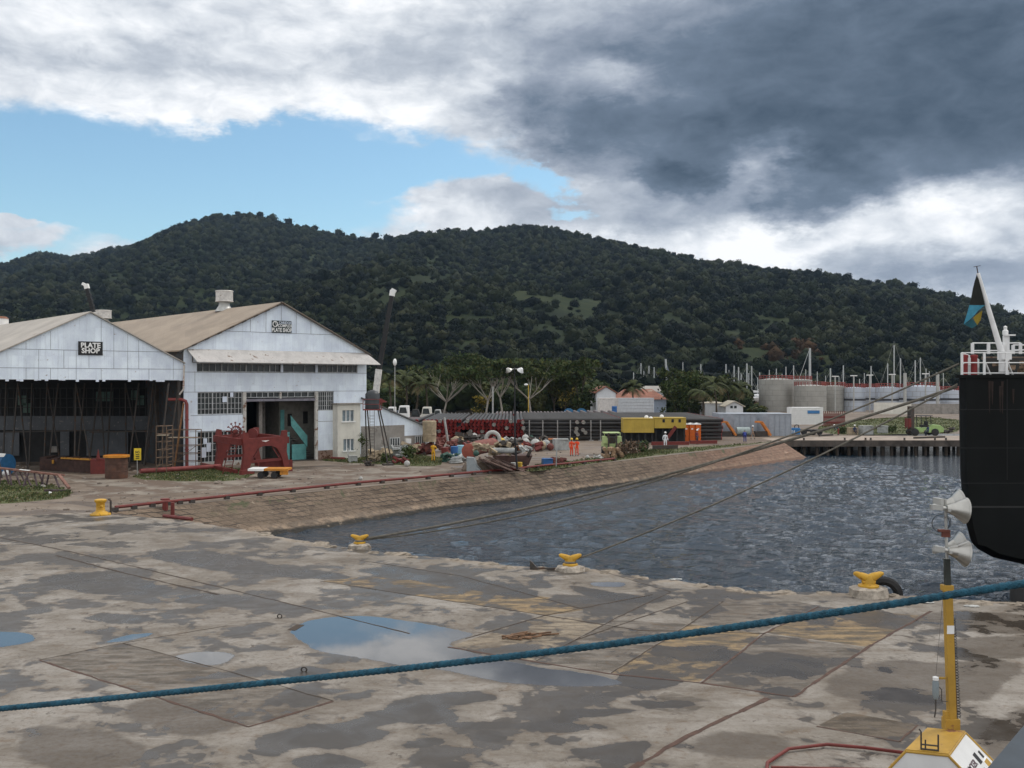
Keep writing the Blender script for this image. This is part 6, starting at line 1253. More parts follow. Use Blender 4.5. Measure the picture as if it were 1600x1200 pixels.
broad_tree('umbrella_tree', 'slim tree with a straight pale trunk right of the double lamp', 829, 645, 204, hgt(560, 204), 7.5, 'umbrella', 38, flat_=.34, dens=.6)
broad_tree('dense_tree', 'dense olive tree between the slim pale trunk and the round-crowned tree', 868, 645, 215, hgt(583, 215), 5.5, 'dense', 41, lm=M_l2, tm=M_trunk)
broad_tree('dense_tree', 'round-crowned dark tree left of the white gabled house', 908, 645, 210, hgt(562, 210), 5.8, 'dense', 42, dens=1.3, tm=M_trunk)
broad_tree('dense_tree', 'dark tree behind the slim pale trunk', 845, 645, 245, hgt(568, 245), 7, 'dense', 43, dens=1.2, tm=M_trunk)
broad_tree('dense_tree', 'dark tree directly behind the double lamp', 806, 645, 250, hgt(566, 250), 7, 'dense', 44, dens=1.2, tm=M_trunk)
broad_tree('dense_tree', 'dark spreading tree above the beige house', 735, 645, 262, hgt(560, 262), 8, 'dense', 45, dens=1.2, tm=M_trunk)
broad_tree('dense_tree', 'dark tree behind the wide pale-limbed umbrella tree', 668, 645, 255, hgt(574, 255), 7.5, 'dense', 46, dens=1.2, tm=M_trunk)
broad_tree('dense_tree', 'dark bushy tree filling the gap between umbrella tree and palms', 640, 645, 265, hgt(590, 265), 6, 'dense', 47, dens=1.0, tm=M_trunk)
broad_tree('dense_tree', 'broad dark tree right of the long rusty-roofed house', 1078, 645, 215, hgt(578, 215), 6.5, 'dense', 48, dens=1.5, tm=M_trunk)
broad_tree('dense_tree', 'second dark tree joining the broad one beside the low white house', 1104, 645, 222, hgt(588, 222), 5.5, 'dense', 49, dens=1.2, tm=M_trunk)
broad_tree('dense_tree', 'low dark tree at the left foot of the broad one', 1058, 645, 208, hgt(603, 208), 4.0, 'dense', 50, dens=.8, tm=M_trunk)
broad_tree('yellow_tree', 'small tree with bright yellow blossom left of the round-crowned tree', 884, 645, 226, hgt(599, 226), 2.6, 'dense', 51, lm=M_l4, dens=.25, tm=M_trunk)
broad_tree('yellow_bush', 'yellowish bush between the pale trunks', 752, 645, 214, hgt(618, 214), 2.3, 'dense', 52, lm=M_l4, dens=.25, tm=M_trunk)
for i, (u, Y, vt, lb) in enumerate([(610, 190, 592, 'palm just right of the water tank'), (634, 196, 590, 'palm left of the drooping one'), (648, 200, 596, 'palm between two others left of the pale-limbed tree'), (666, 190, 600, 'palm with drooping brown fronds nearest the pale-limbed tree'), (988, 215, 606, 'small palm on the near side of the rusty red roof'), (1098, 190, 612, 'palm in front of the broad dark tree'), (1120, 205, 600, 'palm right of the broad dark tree'), (1140, 215, 602, 'palm below the first masts'), (1152, 215, 608, 'palm left of the white boat hulls')]):
    palm(lb, u, Y, hgt(vt, Y), 60+i, fr=20, ln=3.3)
# scrub behind the racks
R = np.random.RandomState(21); NB = 420; ub = np.concatenate([R.uniform(560, 940, 320), R.uniform(1050, 1160, 60), R.uniform(1160, 1190, 40)]); Yb = R.uniform(225, 300, NB); rb = R.uniform(1.6, 3.2, NB); rb[380:] *= .4
pb = np.stack([(ub-U0)/F*Yb, Yb, rb*.6+R.uniform(0, 4.5, NB)*(np.arange(NB) < 380)], -1); M_scrub = mat('scrub_leaves', (.028, .04, .014), .9, var=.5, scale=.4, spec=.15)
scatter_crowns('scrub', pb, rb, R.choice([0, 1], NB, p=[.7, .3]), crown_templates(5, 320, 17), [M_scrub, M_l2], 18)['label'] = 'dark undergrowth behind the pipe racks'
# low wall / shaded hedge right behind the yard
q0, q1 = P(640, 645, 188), P(935, 645, 188); fnc = thing('yard_fence', 'grey post and wire fence running behind the pipe racks', 'fence', (q0.x, 188, 0)); mb = MB()
for k in range(46): x = q0.x+(q1.x-q0.x)*k/45; mb.boxf(x-.05, x+.05, 188, 188.1, 0, 1.9)
mb.build('post', M_block, fnc); mb = MB(); [mb.boxf(q0.x, q1.x, 188.02, 188.05, z-.015, z+.015) for z in (.5, 1.0, 1.4, 1.8)]; mb.build('wire', M_steel, fnc)
# ================================================================ PIPE RACKS
PR = .23; M_pipe = mat('black_pipe', (.028, .026, .025), .55, var=.4, scale=.8, rust=.15, rcol=(.09, .06, .045)); M_pend = mat('red_pipe_end', (.27, .025, .022), .6, var=.35, scale=3); M_bore = mat('pipe_bore', (.012, .01, .01), .9); M_pgrey = mat('grey_pipe', (.135, .115, .115), .75, var=.25, scale=.5); M_cap = mat('white_cap', (.45, .43, .39), .6)
def pipe_proto(L, m, lab, grp, cap=None):
    o = thing('steel_pipe', lab, 'pipe', (0, 0, 0), grp); MB().tube([(0, .1, 0), (0, L-.1, 0)], PR, 10, False).build('barrel', m, o, True)
    mb = MB(); mb.lathe([(PR+.012, 0), (PR+.012, .3), (PR, .3)], (0, -.0, 0), 12, (0, 1, 0)); mb.lathe([(PR-.045, -.004), (PR+.012, -.004)], (0, 0, 0), 12, (0, 1, 0)); mb.build('end_collar', cap or M_pend, o, True)
    MB().lathe([(PR-.04, .02), (0, .021)], (0, 0, 0), 12, (0, 1, 0)).build('bore', M_bore, o); return o
YP = 129.0; x0 = (646-U0)/F*YP; x1 = (818-U0)/F*YP
lab1 = ''; grp1 = 'red-ended pipes in the wide rack'
p1 = pipe_proto(27, M_pipe, lab1, grp1); p1w = pipe_proto(27, M_pipe, 'black steel pipe with a white capped end, stacked among the red-ended pipes', 'white-capped pipes in the wide rack', M_cap)
r = random.Random(77); first = {0: True, 1: True}; rc = {}; nx_ = int((x1-x0)/.50)
for j in range(6):
    for i in range(nx_):
        x = x0+.25+i*(x1-x0)/nx_+(.12 if j % 2 else 0); z = .30+j*.435
        if z > 2.75 or (r.random() < .07): continue
        wcap = r.random() < .07; src = p1w if wcap else p1; k = 1 if wcap else 0; loc = (x, YP+r.uniform(-.25, .5), z)
        rc[(k, j)] = rc.get((k, j), -1)+1; lb_ = ('red-ended black pipe, %s from the left, %s row of the wide rack' if k == 0 else 'white-capped pipe, %s such from the left, %s row of the wide rack') % (nth(rc[(k, j)]), ['bottom', 'second', 'third', 'fourth', 'fifth', 'top'][j])
        if first[k]: src.location = loc; first[k] = False; src['label'] = lb_
        else: dup(src, loc, None, lb_)
# side-lying dark pipes right of it, several bays
lab2 = 'long dark steel pipe lying sideways in the rack of stacked pipes'; grp2 = 'dark pipes lying sideways in the racks'
def side_proto(L):
    o = thing('steel_pipe', lab2, 'pipe', (0, 0, 0), grp2); MB().tube([(0, 0, 0), (L, 0, 0)], PR, 10, True).build('barrel', M_pipe, o, True); MB().tube([(L-.04, 0, 0), (L+.03, 0, 0)], PR+.01, 10, True).build('end_collar', M_pend, o); return o
Lp = 12.6; sp0 = side_proto(Lp); used = False
bays = [(819, 5.8), (973, 5.8)]
for bi, ub0 in enumerate((819, 973)):
    xb = (ub0-U0)/F*YP+(.2 if bi else 0)
    for j in range(6):
        z = .30+j*.47
        ks = range(1) if j < 5 else range(0, 40)
        for k in ks:
            loc = (xb+r.uniform(-.12, .12), YP+.2+k*.66+(.15 if j % 2 else 0), z-(0.0 if j < 5 else .05))
            lb_ = ('dark sideways pipe in the %s row of the %s bay' % (['bottom', 'second', 'third', 'fourth', 'fifth'][j], ['left', 'right'][bi])) if j < 5 else ('dark sideways pipe on top of the %s bay, %s from the front' % (['left', 'right'][bi], nth(k)))
            if not used: sp0.location = loc; used = True; sp0['label'] = lb_
            else: dup(sp0, loc, None, lb_)
# grey layered tops of the stacks (the many pipes further back, past what one could count)
def stuff_pipes(name, x0, x1, Y0_, Y1_, z, m, lab, step=.48, across=True):
    mb = MB(); y = Y0_
    if across:
        while y < Y1_: mb.tube([(x0+r.uniform(-.4, .2), y, z), (x1+r.uniform(-.2, .4), y, z)], .235, 6, True); y += step
    else:
        x = x0
        while x < x1: mb.tube([(x, Y0_+r.uniform(-.4, .4), z), (x, Y1_, z)], .235, 6, True); x += step
    o = mb.build(name, m, None, True); o['kind'] = 'stuff'; o['label'] = lab; return o
stuff_pipes('pipe_layers', (600-U0)/F*138, (1235-U0)/F*138, 158, 186, .25, M_pgrey, 'ground layer of many grey pipes behind the racks', .6)
stuff_pipes('pipe_layers', (620-U0)/F*160, (1230-U0)/F*160, 160, 178, 1.35, M_pgrey, 'upper layer of many grey pipes behind the racks', .5)
grp3 = 'red-ended pipes in the farther rack'; p3 = pipe_proto(14, M_pgrey, 'grey pipe with its red end showing in the farther low rack', grp3); f3 = True
for (ua, ub_, Y, zz3) in ((775, 905, 170, 1.95), (893, 970, 166, 1.85)):
    xa, xb = (ua-U0)/F*Y, (ub_-U0)/F*Y; n_ = int((xb-xa)/.62)
    for i in range(n_):
        for j in range(1 if Y == 170 else 2):
            if j == 1 and i % 2: continue
            loc = (xa+i*.62+r.uniform(-.05, .05), Y+r.uniform(-.3, .3), zz3+j*.42)
            lb_ = 'red-ended grey pipe, %s from the left, %s layer of the %s far rack' % (nth(i), ['lower', 'upper'][j], 'left' if Y == 170 else 'right')
            if f3: p3.location = loc; f3 = False; p3['label'] = lb_
            else: dup(p3, loc, None, lb_)
# bent pale stanchions in front of the dark stacks
stn = thing('rack_stanchion', 'pale bent steel stanchion holding the sideways pipes', 'stanchion', (0, 0, 0), 'pale bent stanchions of the pipe racks')
mb = MB(); mb.tube([(0, -.9, .05), (0, -.35, .15), (0, -.28, .9), (0, -.32, 1.75), (0, -.20, 2.6)], .075, 6); mb.box((0, -.6, .05), (.6, .8, .1)); mb.build('post', mat('stanchion_grey', (.25, .24, .23), .7, var=.2), stn, True)
for i, u in enumerate((827, 848, 871, 891, 923, 938, 1101, 1112)):
    loc = ((u-U0)/F*128.9, 128.9 if u < 1000 else 133, 0)
    lb_ = 'pale bent steel stanchion, %s from the left along the racks' % nth(i)
    if i == 0: stn.location = loc; stn['label'] = lb_
    else: dup(stn, loc, None, lb_)
grp4 = 'white-capped pipes poking out between the stanchions'; pw4 = pipe_proto(1.2, M_pend, 'short red pipe with a white cap poking out of the rack', grp4, M_cap)
for i, (u, v) in enumerate([(902, 660), (912, 660), (901, 670), (900, 675), (911, 672), (915, 676), (903, 679), (817, 660), (818, 669)]):
    q = P(u, v, 128.3)
    lb_ = ['upper left cap', 'upper right cap', 'second cap on the left', 'third cap on the left', 'middle cap on the right', 'lowest cap on the right', 'lowest cap on the left'][i] if i < 7 else ['upper cap', 'lower cap'][i-7]
    lb_ = 'short white-capped pipe, %s %s' % (lb_, 'between the rack stanchions' if i < 7 else 'at the end of the red-ended rack')
    if i == 0: pw4.location = q; pw4['label'] = lb_
    else: dup(pw4, q, None, lb_)
# right-hand rack end with rusty back
q0 = P(1076, 650, 134); q1 = P(1121, 650, 134); rk = thing('pipe_rack', 'dark pipe rack with red frame right of the yellow tanks', 'rack', (q0.x, 134, 0)); mb = MB()
for j in range(5): mb.tube([(q0.x, 134.2, .4+j*.47), (q1.x-.6, 134.2, .4+j*.47)], .21, 8)
mb.build('pipe_layer', M_pipe, rk, True); mb = MB(); mb.boxf(q1.x-.5, q1.x+.1, 133.9, 135, 0, 2.75); mb.boxf(q0.x, q1.x, 133.8, 133.88, 2.62, 2.8); mb.build('rack_frame', M_rustred, rk)
# ================================================================ YELLOW TANKS, TOILETS, GREY BINS
Yy = 124; M_yt = mat('tank_yellow', (.44, .31, .05), .6, var=.12, scale=.8, rust=.25, rcol=(.30, .18, .05), rscale=1.5, streak=.35)
for (u0, u1, vt, vb, lb) in ((974, 1022, 653.7, 676, 'left yellow steel tank box raised on dark legs'), (1022.6, 1072, 652.6, 669, 'right yellow steel tank box with three small ports, raised on dark legs')):
    a, b = P(u0, vb, Yy), P(u1, vt, Yy); o = thing('yellow_tank', lb, 'tank', ((a.x+b.x)/2, Yy, 0), 'yellow box tanks on dark legs')
    mb = MB(); mb.boxf(a.x, b.x, Yy, Yy+2.6, a.z, b.z); mb.boxf(a.x, b.x, Yy-.06, Yy-.003, a.z, a.z+.1); mb.boxf(a.x, b.x, Yy-.06, Yy-.003, b.z-.1, b.z); mb.build('tank_body', M_yt, o)
    mb = MB()
    for k in range(5): x = a.x+.2+(b.x-a.x-.4)*k/4; mb.beam((x, Yy+.2, 0), (x, Yy+.2, a.z-.003), .2); mb.beam((x, Yy+2.2, 0), (x, Yy+2.2, a.z-.003), .2)
    mb.boxf(a.x, b.x, Yy+.9, Yy+1.2, 0, a.z-.003); mb.build('leg_frame', M_dark, o)
    if u0 > 1000:
        mb = MB(); [mb.boxf(P(u, 657, Yy).x-.15, P(u, 657, Yy).x+.15, Yy-.03, Yy-.004, P(u, 660, Yy).z, P(u, 655, Yy).z) for u in (1037, 1051, 1062)]; mb.build('port', M_blk, o)
for u, v, lb in ((1010, 652, 'round white buoy on the left yellow tank'), (1017, 654, 'larger white buoy on the join of the yellow tanks'), (1034, 651, 'round white buoy on the right yellow tank')):
    q = P(u, v, Yy+1); o = MB().ball(q, .26, 12, 8).build('buoy', M_white, None, True); origin(o, q); tag(o, lb, 'buoy')
Yo = 127; M_or = mat('toilet_orange', (.62, .13, .01), .5, var=.1)
for i, (u0, u1) in enumerate(((1068, 1076.5), (1077, 1086), (1086.5, 1095.5))):
    a, b = P(u0, 689, Yo), P(u1, 662, Yo); o = thing('portable_toilet', ['left', 'middle', 'right'][i]+'most of the three orange portable toilets with white roofs' if i != 1 else 'middle one of the three orange portable toilets with white roofs', 'toilet', ((a.x+b.x)/2, Yo, 0), 'orange portable toilets')
    zt = b.z-.12; MB().boxf(a.x+.02, b.x-.02, Yo, Yo+1.1, 0, zt).build('cabin', M_or, o, bevel=.03)
    MB().prism([(a.x-.02, Yo-.06, zt), (b.x+.02, Yo-.06, zt), (b.x-.04, Yo-.02, zt+.12), ((a.x+b.x)/2, Yo, zt+.2), (a.x+.04, Yo-.02, zt+.12)], (0, 1.2, 0)).build('roof', M_white, o)
    d = MB().boxf(a.x+.1, b.x-.1, Yo-.03, Yo-.003, .08, zt-.35).build('door', mat('door_orange', (.58, .115, .01), .5), o); MB().boxf((a.x+b.x)/2-.12, (a.x+b.x)/2+.12, Yo-.05, Yo-.032, zt-.62, zt-.45).build('door_sign', M_white, d)
M_bin = mat('bin_grey', (.30, .33, .37), .6, var=.1, rust=.12); M_ost = mat('stair_orange', (.58, .20, .04), .6, rust=.2)
Yg_ = 140
for i, (u0, u1, lb) in enumerate(((1126, 1182, 'left grey steel bin with an orange stair'), (1182.6, 1236, 'right grey steel bin with an orange stair next to the blue pump'))):
    a, b = P(u0, 677, Yg_), P(u1, 646.5, Yg_); o = thing('steel_bin', lb, 'container', ((a.x+b.x)/2, Yg_, 0), 'grey bins with orange stairs')
    xm_ = P(1147 if i == 0 else 1202, 0, Yg_).x; MB().prism([(a.x, Yg_+.9, .3), (a.x, Yg_+.9, b.z), (xm_, Yg_, b.z), (xm_, Yg_, .3)], (0, 5, 0)).build('angled_end', M_bin, o)
    MB().boxf(xm_+.003, b.x, Yg_, Yg_+5.9, 0.0, b.z).build('bin_wall', M_bin, o); mb = MB(); [mb.boxf(xm_+(b.x-xm_)*k/4-.04, xm_+(b.x-xm_)*k/4+.04, Yg_-.08, Yg_-.003, .1, b.z) for k in (0, 1, 2, 3, 4)]; mb.boxf(xm_, b.x, Yg_-.09, Yg_-.003, b.z-.08, b.z); mb.build('rib', M_bin, o)
    s0, s1 = (P(1124, 0, 139).x, P(1148, 0, 139).x) if i == 0 else (P(1179, 0, 139).x, P(1202, 0, 139).x); zt = P(0, 659, 139).z
    mb = MB(); mb.beam((s0, 138.9, zt), (s0+(s1-s0)*.42, 138.9, zt), .12, .25); mb.beam((s0+(s1-s0)*.4, 138.9, zt), (s1, 138.9, .15), .12, .32); mb.beam((s0, 138, zt), (s0+(s1-s0)*.42, 138, zt), .1, .2); mb.beam((s0+(s1-s0)*.4, 138, zt), (s1, 138, .15), .1, .25)
    [mb.box((s0+(s1-s0)*(.45+.055*k), 138.45, zt-.14*k-.1), (.2, .85, .04)) for k in range(9)]; mb.build('stair', M_ost, o)
    mb = MB(); mb.boxf(s0, s0+1.6, 138.2, 139.6, .1, .7); mb.boxf(s0, s0+1.8, 138, 139.7, .0, .1); mb.build('skid', M_steel, o)
q = P(1161, 677, 138.5); o = thing('skid_tank', 'small pale green-grey tank standing between the two orange stairs', 'tank', (q.x, 138.5, 0)); MB().tube([(q.x-.9, 138.5, .75), (q.x+.9, 138.5, .75)], .55, 14).build('tank', mat('pale_greengrey', (.30, .36, .35), .6), o, True); MB().boxf(q.x-1, q.x+1, 138, 139, 0, .25).build('skid', M_steel, o)
q = P(1240, 675, 141); o = thing('pump_unit', 'blue pump unit below the white container', 'pump', (q.x, 141, 0)); MB().boxf(q.x-.95, q.x+.95, 141, 142.2, .15, 1.05).build('housing', mat('pump_blue', (.03, .16, .38), .5), o, bevel=.05); mb = MB(); mb.torus((q.x+.55, 141.4, 1.2), .3, .06, (0, 1, 0), 16, 6); mb.tube([(q.x-.6, 141.5, 1.05), (q.x-.6, 141.5, 1.4)], .08, 8); mb.build('pipework', M_blk, o, True); text_mesh('lettering', 'BJ', .5, Matrix.Translation((q.x-.1, 140.99, .4)) @ STAND, M_white, o, .004, 1.6)
tl = thing('flatbed_trailer', 'dark low wheeled unit beside the blue pump', 'trailer', P(1268, 676, 142)); tl.location.z = 0; q = P(1268, 676, 142); MB().boxf(q.x-1.6, q.x+1.6, 142, 143.6, .5, .75).build('bed', M_dark, tl)
for k in (-1.1, .2, 1.1): MB().lathe([(.2, -.12), (.4, -.12), (.42, 0), (.4, .12), (.2, .12)], (q.x+k, 141.9, .42), 14, (0, 1, 0)).build('wheel', M_blk, tl, True)
# ================================================================ FORKLIFTS
M_fk = mat('forklift_green', (.27, .40, .15), .5, var=.12, rust=.12)
q = G(1448, 681); fk = thing('forklift', 'light green forklift with dark mast on the pier beside the ship', 'forklift', q); y = q.y; sc = F/y
X_ = lambda u: (u-U0)/F*y
Z_ = lambda v: HC-(v-V0)/F*y
mb = MB(); mb.prism([(X_(1432), y, .55), (X_(1432), y, 1.15), (X_(1452), y, 1.1), (X_(1456), y, 1.55), (X_(1469), y, 1.5), (X_(1475), y, 1.1), (X_(1475), y, .5), (X_(1460), y, .4)], (0, 2.0, 0)); mb.build('body', M_fk, fk, bevel=.06)
mb = MB(); [mb.beam((X_(u), y+dy, 1.1), (X_(u-1), y+dy, 2.75), .08) for u in (1441, 1456) for dy in (.2, 1.8)]; mb.boxf(X_(1439), X_(1458), y+.1, y+1.9, 2.75, 2.83); mb.build('overhead_guard', M_blk, fk)
mb = MB(); mb.boxf(X_(1443), X_(1452), y+.6, y+1.4, 1.2, 1.5); mb.boxf(X_(1450), X_(1453), y+.6, y+1.4, 1.5, 2.0); mb.build('seat', M_blk, fk)
mb = MB(); [mb.boxf(X_(1425), X_(1430), y+dy, y+dy+.18, .2, 4.1) for dy in (.3, 1.5)]; [mb.boxf(X_(1426), X_(1429.5), y+.48, y+1.5, z, z+.2) for z in (.6, 1.6, 2.6, 3.8)]; mb.build('lift_mast', M_steel, fk)
mb = MB(); mb.boxf(X_(1421.5), X_(1425), y+.2, y+1.8, 1.2, 2.4); [mb.boxf(X_(1421), X_(1423), y+dy, y+dy+.15, 1.0, 2.4) for dy in (.4, 1.4)]; [mb.boxf(X_(1410), X_(1421), y+dy, y+dy+.15, 1.0, 1.08) for dy in (.4, 1.4)] if False else None; mb.build('fork_carriage', M_rustred, fk)
for u, rr_ in ((1430, .50), (1461, .50)):
    for dy in (0.0, 1.95):
        w_ = MB().lathe([(.28, -.16), (rr_, -.14), (rr_+.02, 0), (rr_, .14), (.28, .16)], (X_(u), y+dy, rr_), 18, (0, 1, 0)).build('wheel', M_blk, fk, True); MB().lathe([(.26, -.12), (0, -.12)], (X_(u), y+dy, rr_), 14, (0, 1, 0)).build('rim', mat('rim_tan', (.30, .24, .19), .6), w_)
q = G(957, 712); fk2 = thing('forklift', 'pale lime forklift facing the water beside the yellow tanks', 'forklift', q); x = q.x; y = q.y
mb = MB(); mb.boxf(x-.9, x+.9, y+.3, y+2.8, .5, 1.2); mb.prism([(x-.95, y+.1, 1.2), (x-.3, y+.1, 1.2), (x-.55, y+.1, 1.95), (x-.95, y+.1, 1.95)], (0, 1.5, 0)); mb.prism([(x+.95, y+.1, 1.2), (x+.95, y+.1, 1.95), (x+.55, y+.1, 1.95), (x+.3, y+.1, 1.2)], (0, 1.5, 0)); mb.build('body', mat('lime_paint', (.40, .50, .22), .5, var=.15), fk2, bevel=.04)
mb = MB(); mb.boxf(x-.85, x+.85, y+.2, y+2.2, 2.25, 2.33); [mb.beam((x+a, y+.25, 1.2), (x+a, y+.25, 2.25), .07) for a in (-.8, .8)]; mb.build('overhead_guard', mat('lime_paint', (.4,)*3), fk2)
mb = MB(); [mb.boxf(x+a-.08, x+a+.08, y-.1, y+.05, .2, 2.3) for a in (-.4, .4)]; mb.boxf(x-.35, x+.35, y+.5, y+1, 1.2, 1.8); mb.build('lift_mast', M_steel, fk2)
for a in (-.95, .95): MB().lathe([(.2, -.16), (.45, -.14), (.47, 0), (.45, .14), (.2, .16)], (x+a, y+.35, .47), 16, (1, 0, 0)).build('wheel', M_blk, fk2, True)
# ================================================================ RED CRADLE FRAME
A_, B_, D_ = G(376, 741), G(450, 736), G(335, 732); Cc = B_+D_-A_; gr = thing('steel_cradle', 'big rusty red four-legged steel cradle with arched end frames before the shed door', 'cradle', (A_+Cc)/2); H_ = 3.35
def end_frame(p, q, name):
    d = (q-p); L = d.length; d.normalize(); up = Vector((0, 0, 1)); nrm = d.cross(up)
    def pt(s, z): return p+d*s*L+up*z
    mb = MB()
    outline = [pt(0, 0), pt(.13, 0), pt(.24, H_*.42), pt(.33, H_*.60), pt(.45, H_*.66), pt(.62, H_*.66), pt(.74, H_*.60), pt(.83, H_*.42), pt(.93, 0), pt(1.04, 0), pt(.95, H_*.5), pt(.97, H_*.86), pt(.96, H_*1.03), pt(.88, H_*1.03), pt(.85, H_*.88), pt(.15, H_*.86), pt(.14, H_*1.0), pt(.06, H_*1.02), pt(.03, H_*.86), pt(.06, H_*.5)]
    k = len(outline); vs = [v_-nrm*.17 for v_ in outline]+[v_+nrm*.17 for v_ in outline]; bm = bmesh.new(); V_ = [bm.verts.new(v_-parent_origin(gr)) for v_ in vs]
    f1 = bm.faces.new(V_[:k]); f2 = bm.faces.new(V_[k:][::-1]); [bm.faces.new((V_[i], V_[i+k], V_[(i+1) % k+k], V_[(i+1) % k])) for i in range(k)]; bmesh.ops.recalc_face_normals(bm, faces=bm.faces); bmesh.ops.triangulate(bm, faces=[f for f in bm.faces if len(f.verts) > 4]); me = bpy.data.meshes.new(name); bm.to_mesh(me); bm.free(); me.materials.append(M_rustred); o = bpy.data.objects.new(name, me); COL.objects.link(o); o.parent = gr
    mb = MB(); mb.beam(pt(.17, H_*.29), pt(.86, H_*.31), .16, .22); mb.beam(pt(.24, H_*.32), pt(.38, H_*.62), .08); mb.beam(pt(.82, H_*.33), pt(.66, H_*.62), .08); mb.beam(pt(.02, .14), pt(.14, .14), .6, .28); mb.beam(pt(.92, .14), pt(1.06, .14), .6, .28); mb.build('tie_beam', M_rustred, gr)
end_frame(A_, B_, 'end_frame'); end_frame(D_, Cc, 'end_frame')
mb = MB()
for p, q in ((A_, D_), (B_, Cc)):
    mb.beam(p.lerp(q, .02)+Vector((0, 0, H_*.78)), q.lerp(p, .02)+Vector((0, 0, H_*.78)), .35, .55)
mb.build('side_beam', M_rustred, gr)
mb = MB(); mb.beam(A_.lerp(D_, -.05)+Vector((0, -.5, .2)), A_.lerp(B_, .3)+Vector((0, -.6, .2)), .3, .35); mb.beam(D_.lerp(A_, -.8)+Vector((-.5, 0, .2)), D_.lerp(A_, .9)+Vector((0, -.4, .2)), .25, .3); mb.beam(A_.lerp(B_, .3)+Vector((0, 1.5, .6)), B_+Vector((.2, .6, .6)), .5, .6); mb.build('base_beam', M_rustred, gr)
wc = P(368, 674, 83.5); mb = MB()
for k in range(12): th = 6.28*k/12; e = wc+Vector((math.cos(th)*.72, .25*math.sin(th*3)*.3, math.sin(th)*.72)); mb.beam(wc, e, .05); mb.box(e, (.14, .14, .1), 0, 0, th)
mb.torus(wc, .38, .05, (0, 1, 0), 18, 6); mb.torus(wc+Vector((0, .25, 0)), .42, .05, (0, 1, 0), 18, 6); mb.lathe([(.14, -.3), (.14, .3)], wc, 10, (0, 1, 0)); mb.beam(wc+Vector((-.1, .1, 0)), wc+Vector((-.2, .1, -1.0)), .14); mb.build('spoked_wheel', M_rustred, gr)
wd = P(395, 677, 84.5); MB().lathe([(.42, -.12), (.42, .12)], wd, 14, (0, 1, 0)).build('sheave', M_rustred, gr, True)
l0, l1 = G(354, 741), P(366, 688, 81.5); mb = MB(); dl = Vector((.28, .15, 0)); mb.beam(l0-dl, l1-dl, .06); mb.beam(l0+dl, l1+dl, .06); [mb.beam((l0-dl).lerp(l1-dl, k/11), (l0+dl).lerp(l1+dl, k/11), .045) for k in range(1, 11)]; mb.build('ladder', M_rustred, gr)
mb = MB(); q = P(415, 690.5, 82.6); mb.prism([q, q+Vector((-.25, -.2, .08)), q+Vector((.25, .22, .1))], (0, -.03, .03)); mb.build('white_mark', M_white, gr)
# orange flatbed trailer in front of it
q = G(418, 748); ft = thing('flatbed_trailer', 'small orange two-wheeled flatbed trailer in front of the red cradle', 'trailer', q); xa, xb = (387-U0)/F*q.y, (449-U0)/F*q.y; zt = HC-(732.5-V0)/F*q.y
M_ft = mat('trailer_orange', (.50, .20, .02), .6, var=.15, rust=.3); mb = MB(); xw = (412-U0)/F*q.y; mb.boxf(xw, xb, q.y, q.y+1.6, zt-.16, zt); mb.boxf((437-U0)/F*q.y, xb, q.y+.1, q.y+.3, zt-.48, zt-.17); mb.build('bed', M_ft, ft); MB().boxf(xa, xw-.003, q.y, q.y+1.6, zt-.17, zt).build('bed_end', M_white, ft)
for u in (407, 428):
    for dy in (0, 1.5): w_ = MB().lathe([(.14, -.1), (.25, -.1), (.27, 0), (.25, .1), (.14, .1)], ((u-U0)/F*q.y, q.y+.1+dy, .27), 16, (0, 1, 0)).build('wheel', M_blk, ft, True); MB().lathe([(.13, -.08), (0, -.08)], ((u-U0)/F*q.y, q.y+.1+dy, .27), 10, (0, 1, 0)).build('rim', M_galv, w_)
# ================================================================ DRUM, SIGN, SCAFFOLD, SCRAP
q = G(182, 747); o = thing('steel_drum', 'large rusty brown drum with an orange rim beside the yellow sign', 'drum', q); mb = MB(); mb.lathe([(.82, 0), (.84, .1), (.84, .55), (.87, .58), (.84, .61), (.84, 1.1), (.87, 1.13), (.84, 1.16), (.85, 1.62)], q, 28); mb.build('shell', mat('drum_rust', (.085, .042, .028), .75, var=.35, scale=2, rust=.3, rcol=(.13, .055, .03), rscale=2), o, True); MB().lathe([(.85, 1.62), (.98, 1.64), (.98, 1.80), (.84, 1.82), (.84, 1.7)], q, 28).build('rim', mat('drum_orange', (.50, .20, .02), .6, rust=.2), o, True)
q = G(214, 744); o = thing('warning_sign', 'yellow warning sign on a thin post right of the rusty drum', 'sign', q); x0, x1 = (209.5-U0)/F*q.y, (220.5-U0)/F*q.y; z0, z1 = HC-(719-V0)/F*q.y, HC-(700.5-V0)/F*q.y; MB().tube([(q.x, q.y+.05, 0), (q.x, q.y+.05, z1-.2)], .035, 8).build('post', M_galv, o, True)
bd = MB().boxf(x0, x1, q.y-.03, q.y, z0, z1).build('board', mat('sign_yellow', (.68, .50, .03), .6), o); text_mesh('lettering', 'NO', .26, Matrix.Translation(((x0+x1)/2, q.y-.035, z0+.55)) @ STAND, M_blk, bd, .003, .8, bold=.01); mb = MB(); [mb.boxf(x0+.14, x1-.14, q.y-.036, q.y-.031, z0+.12+k*.14, z0+.19+k*.14) for k in range(3)]; mb.build('text_line', M_blk, bd)
M_scf = mat('scaffold_brown', (.14, .095, .065), .8, var=.3, rust=.3)
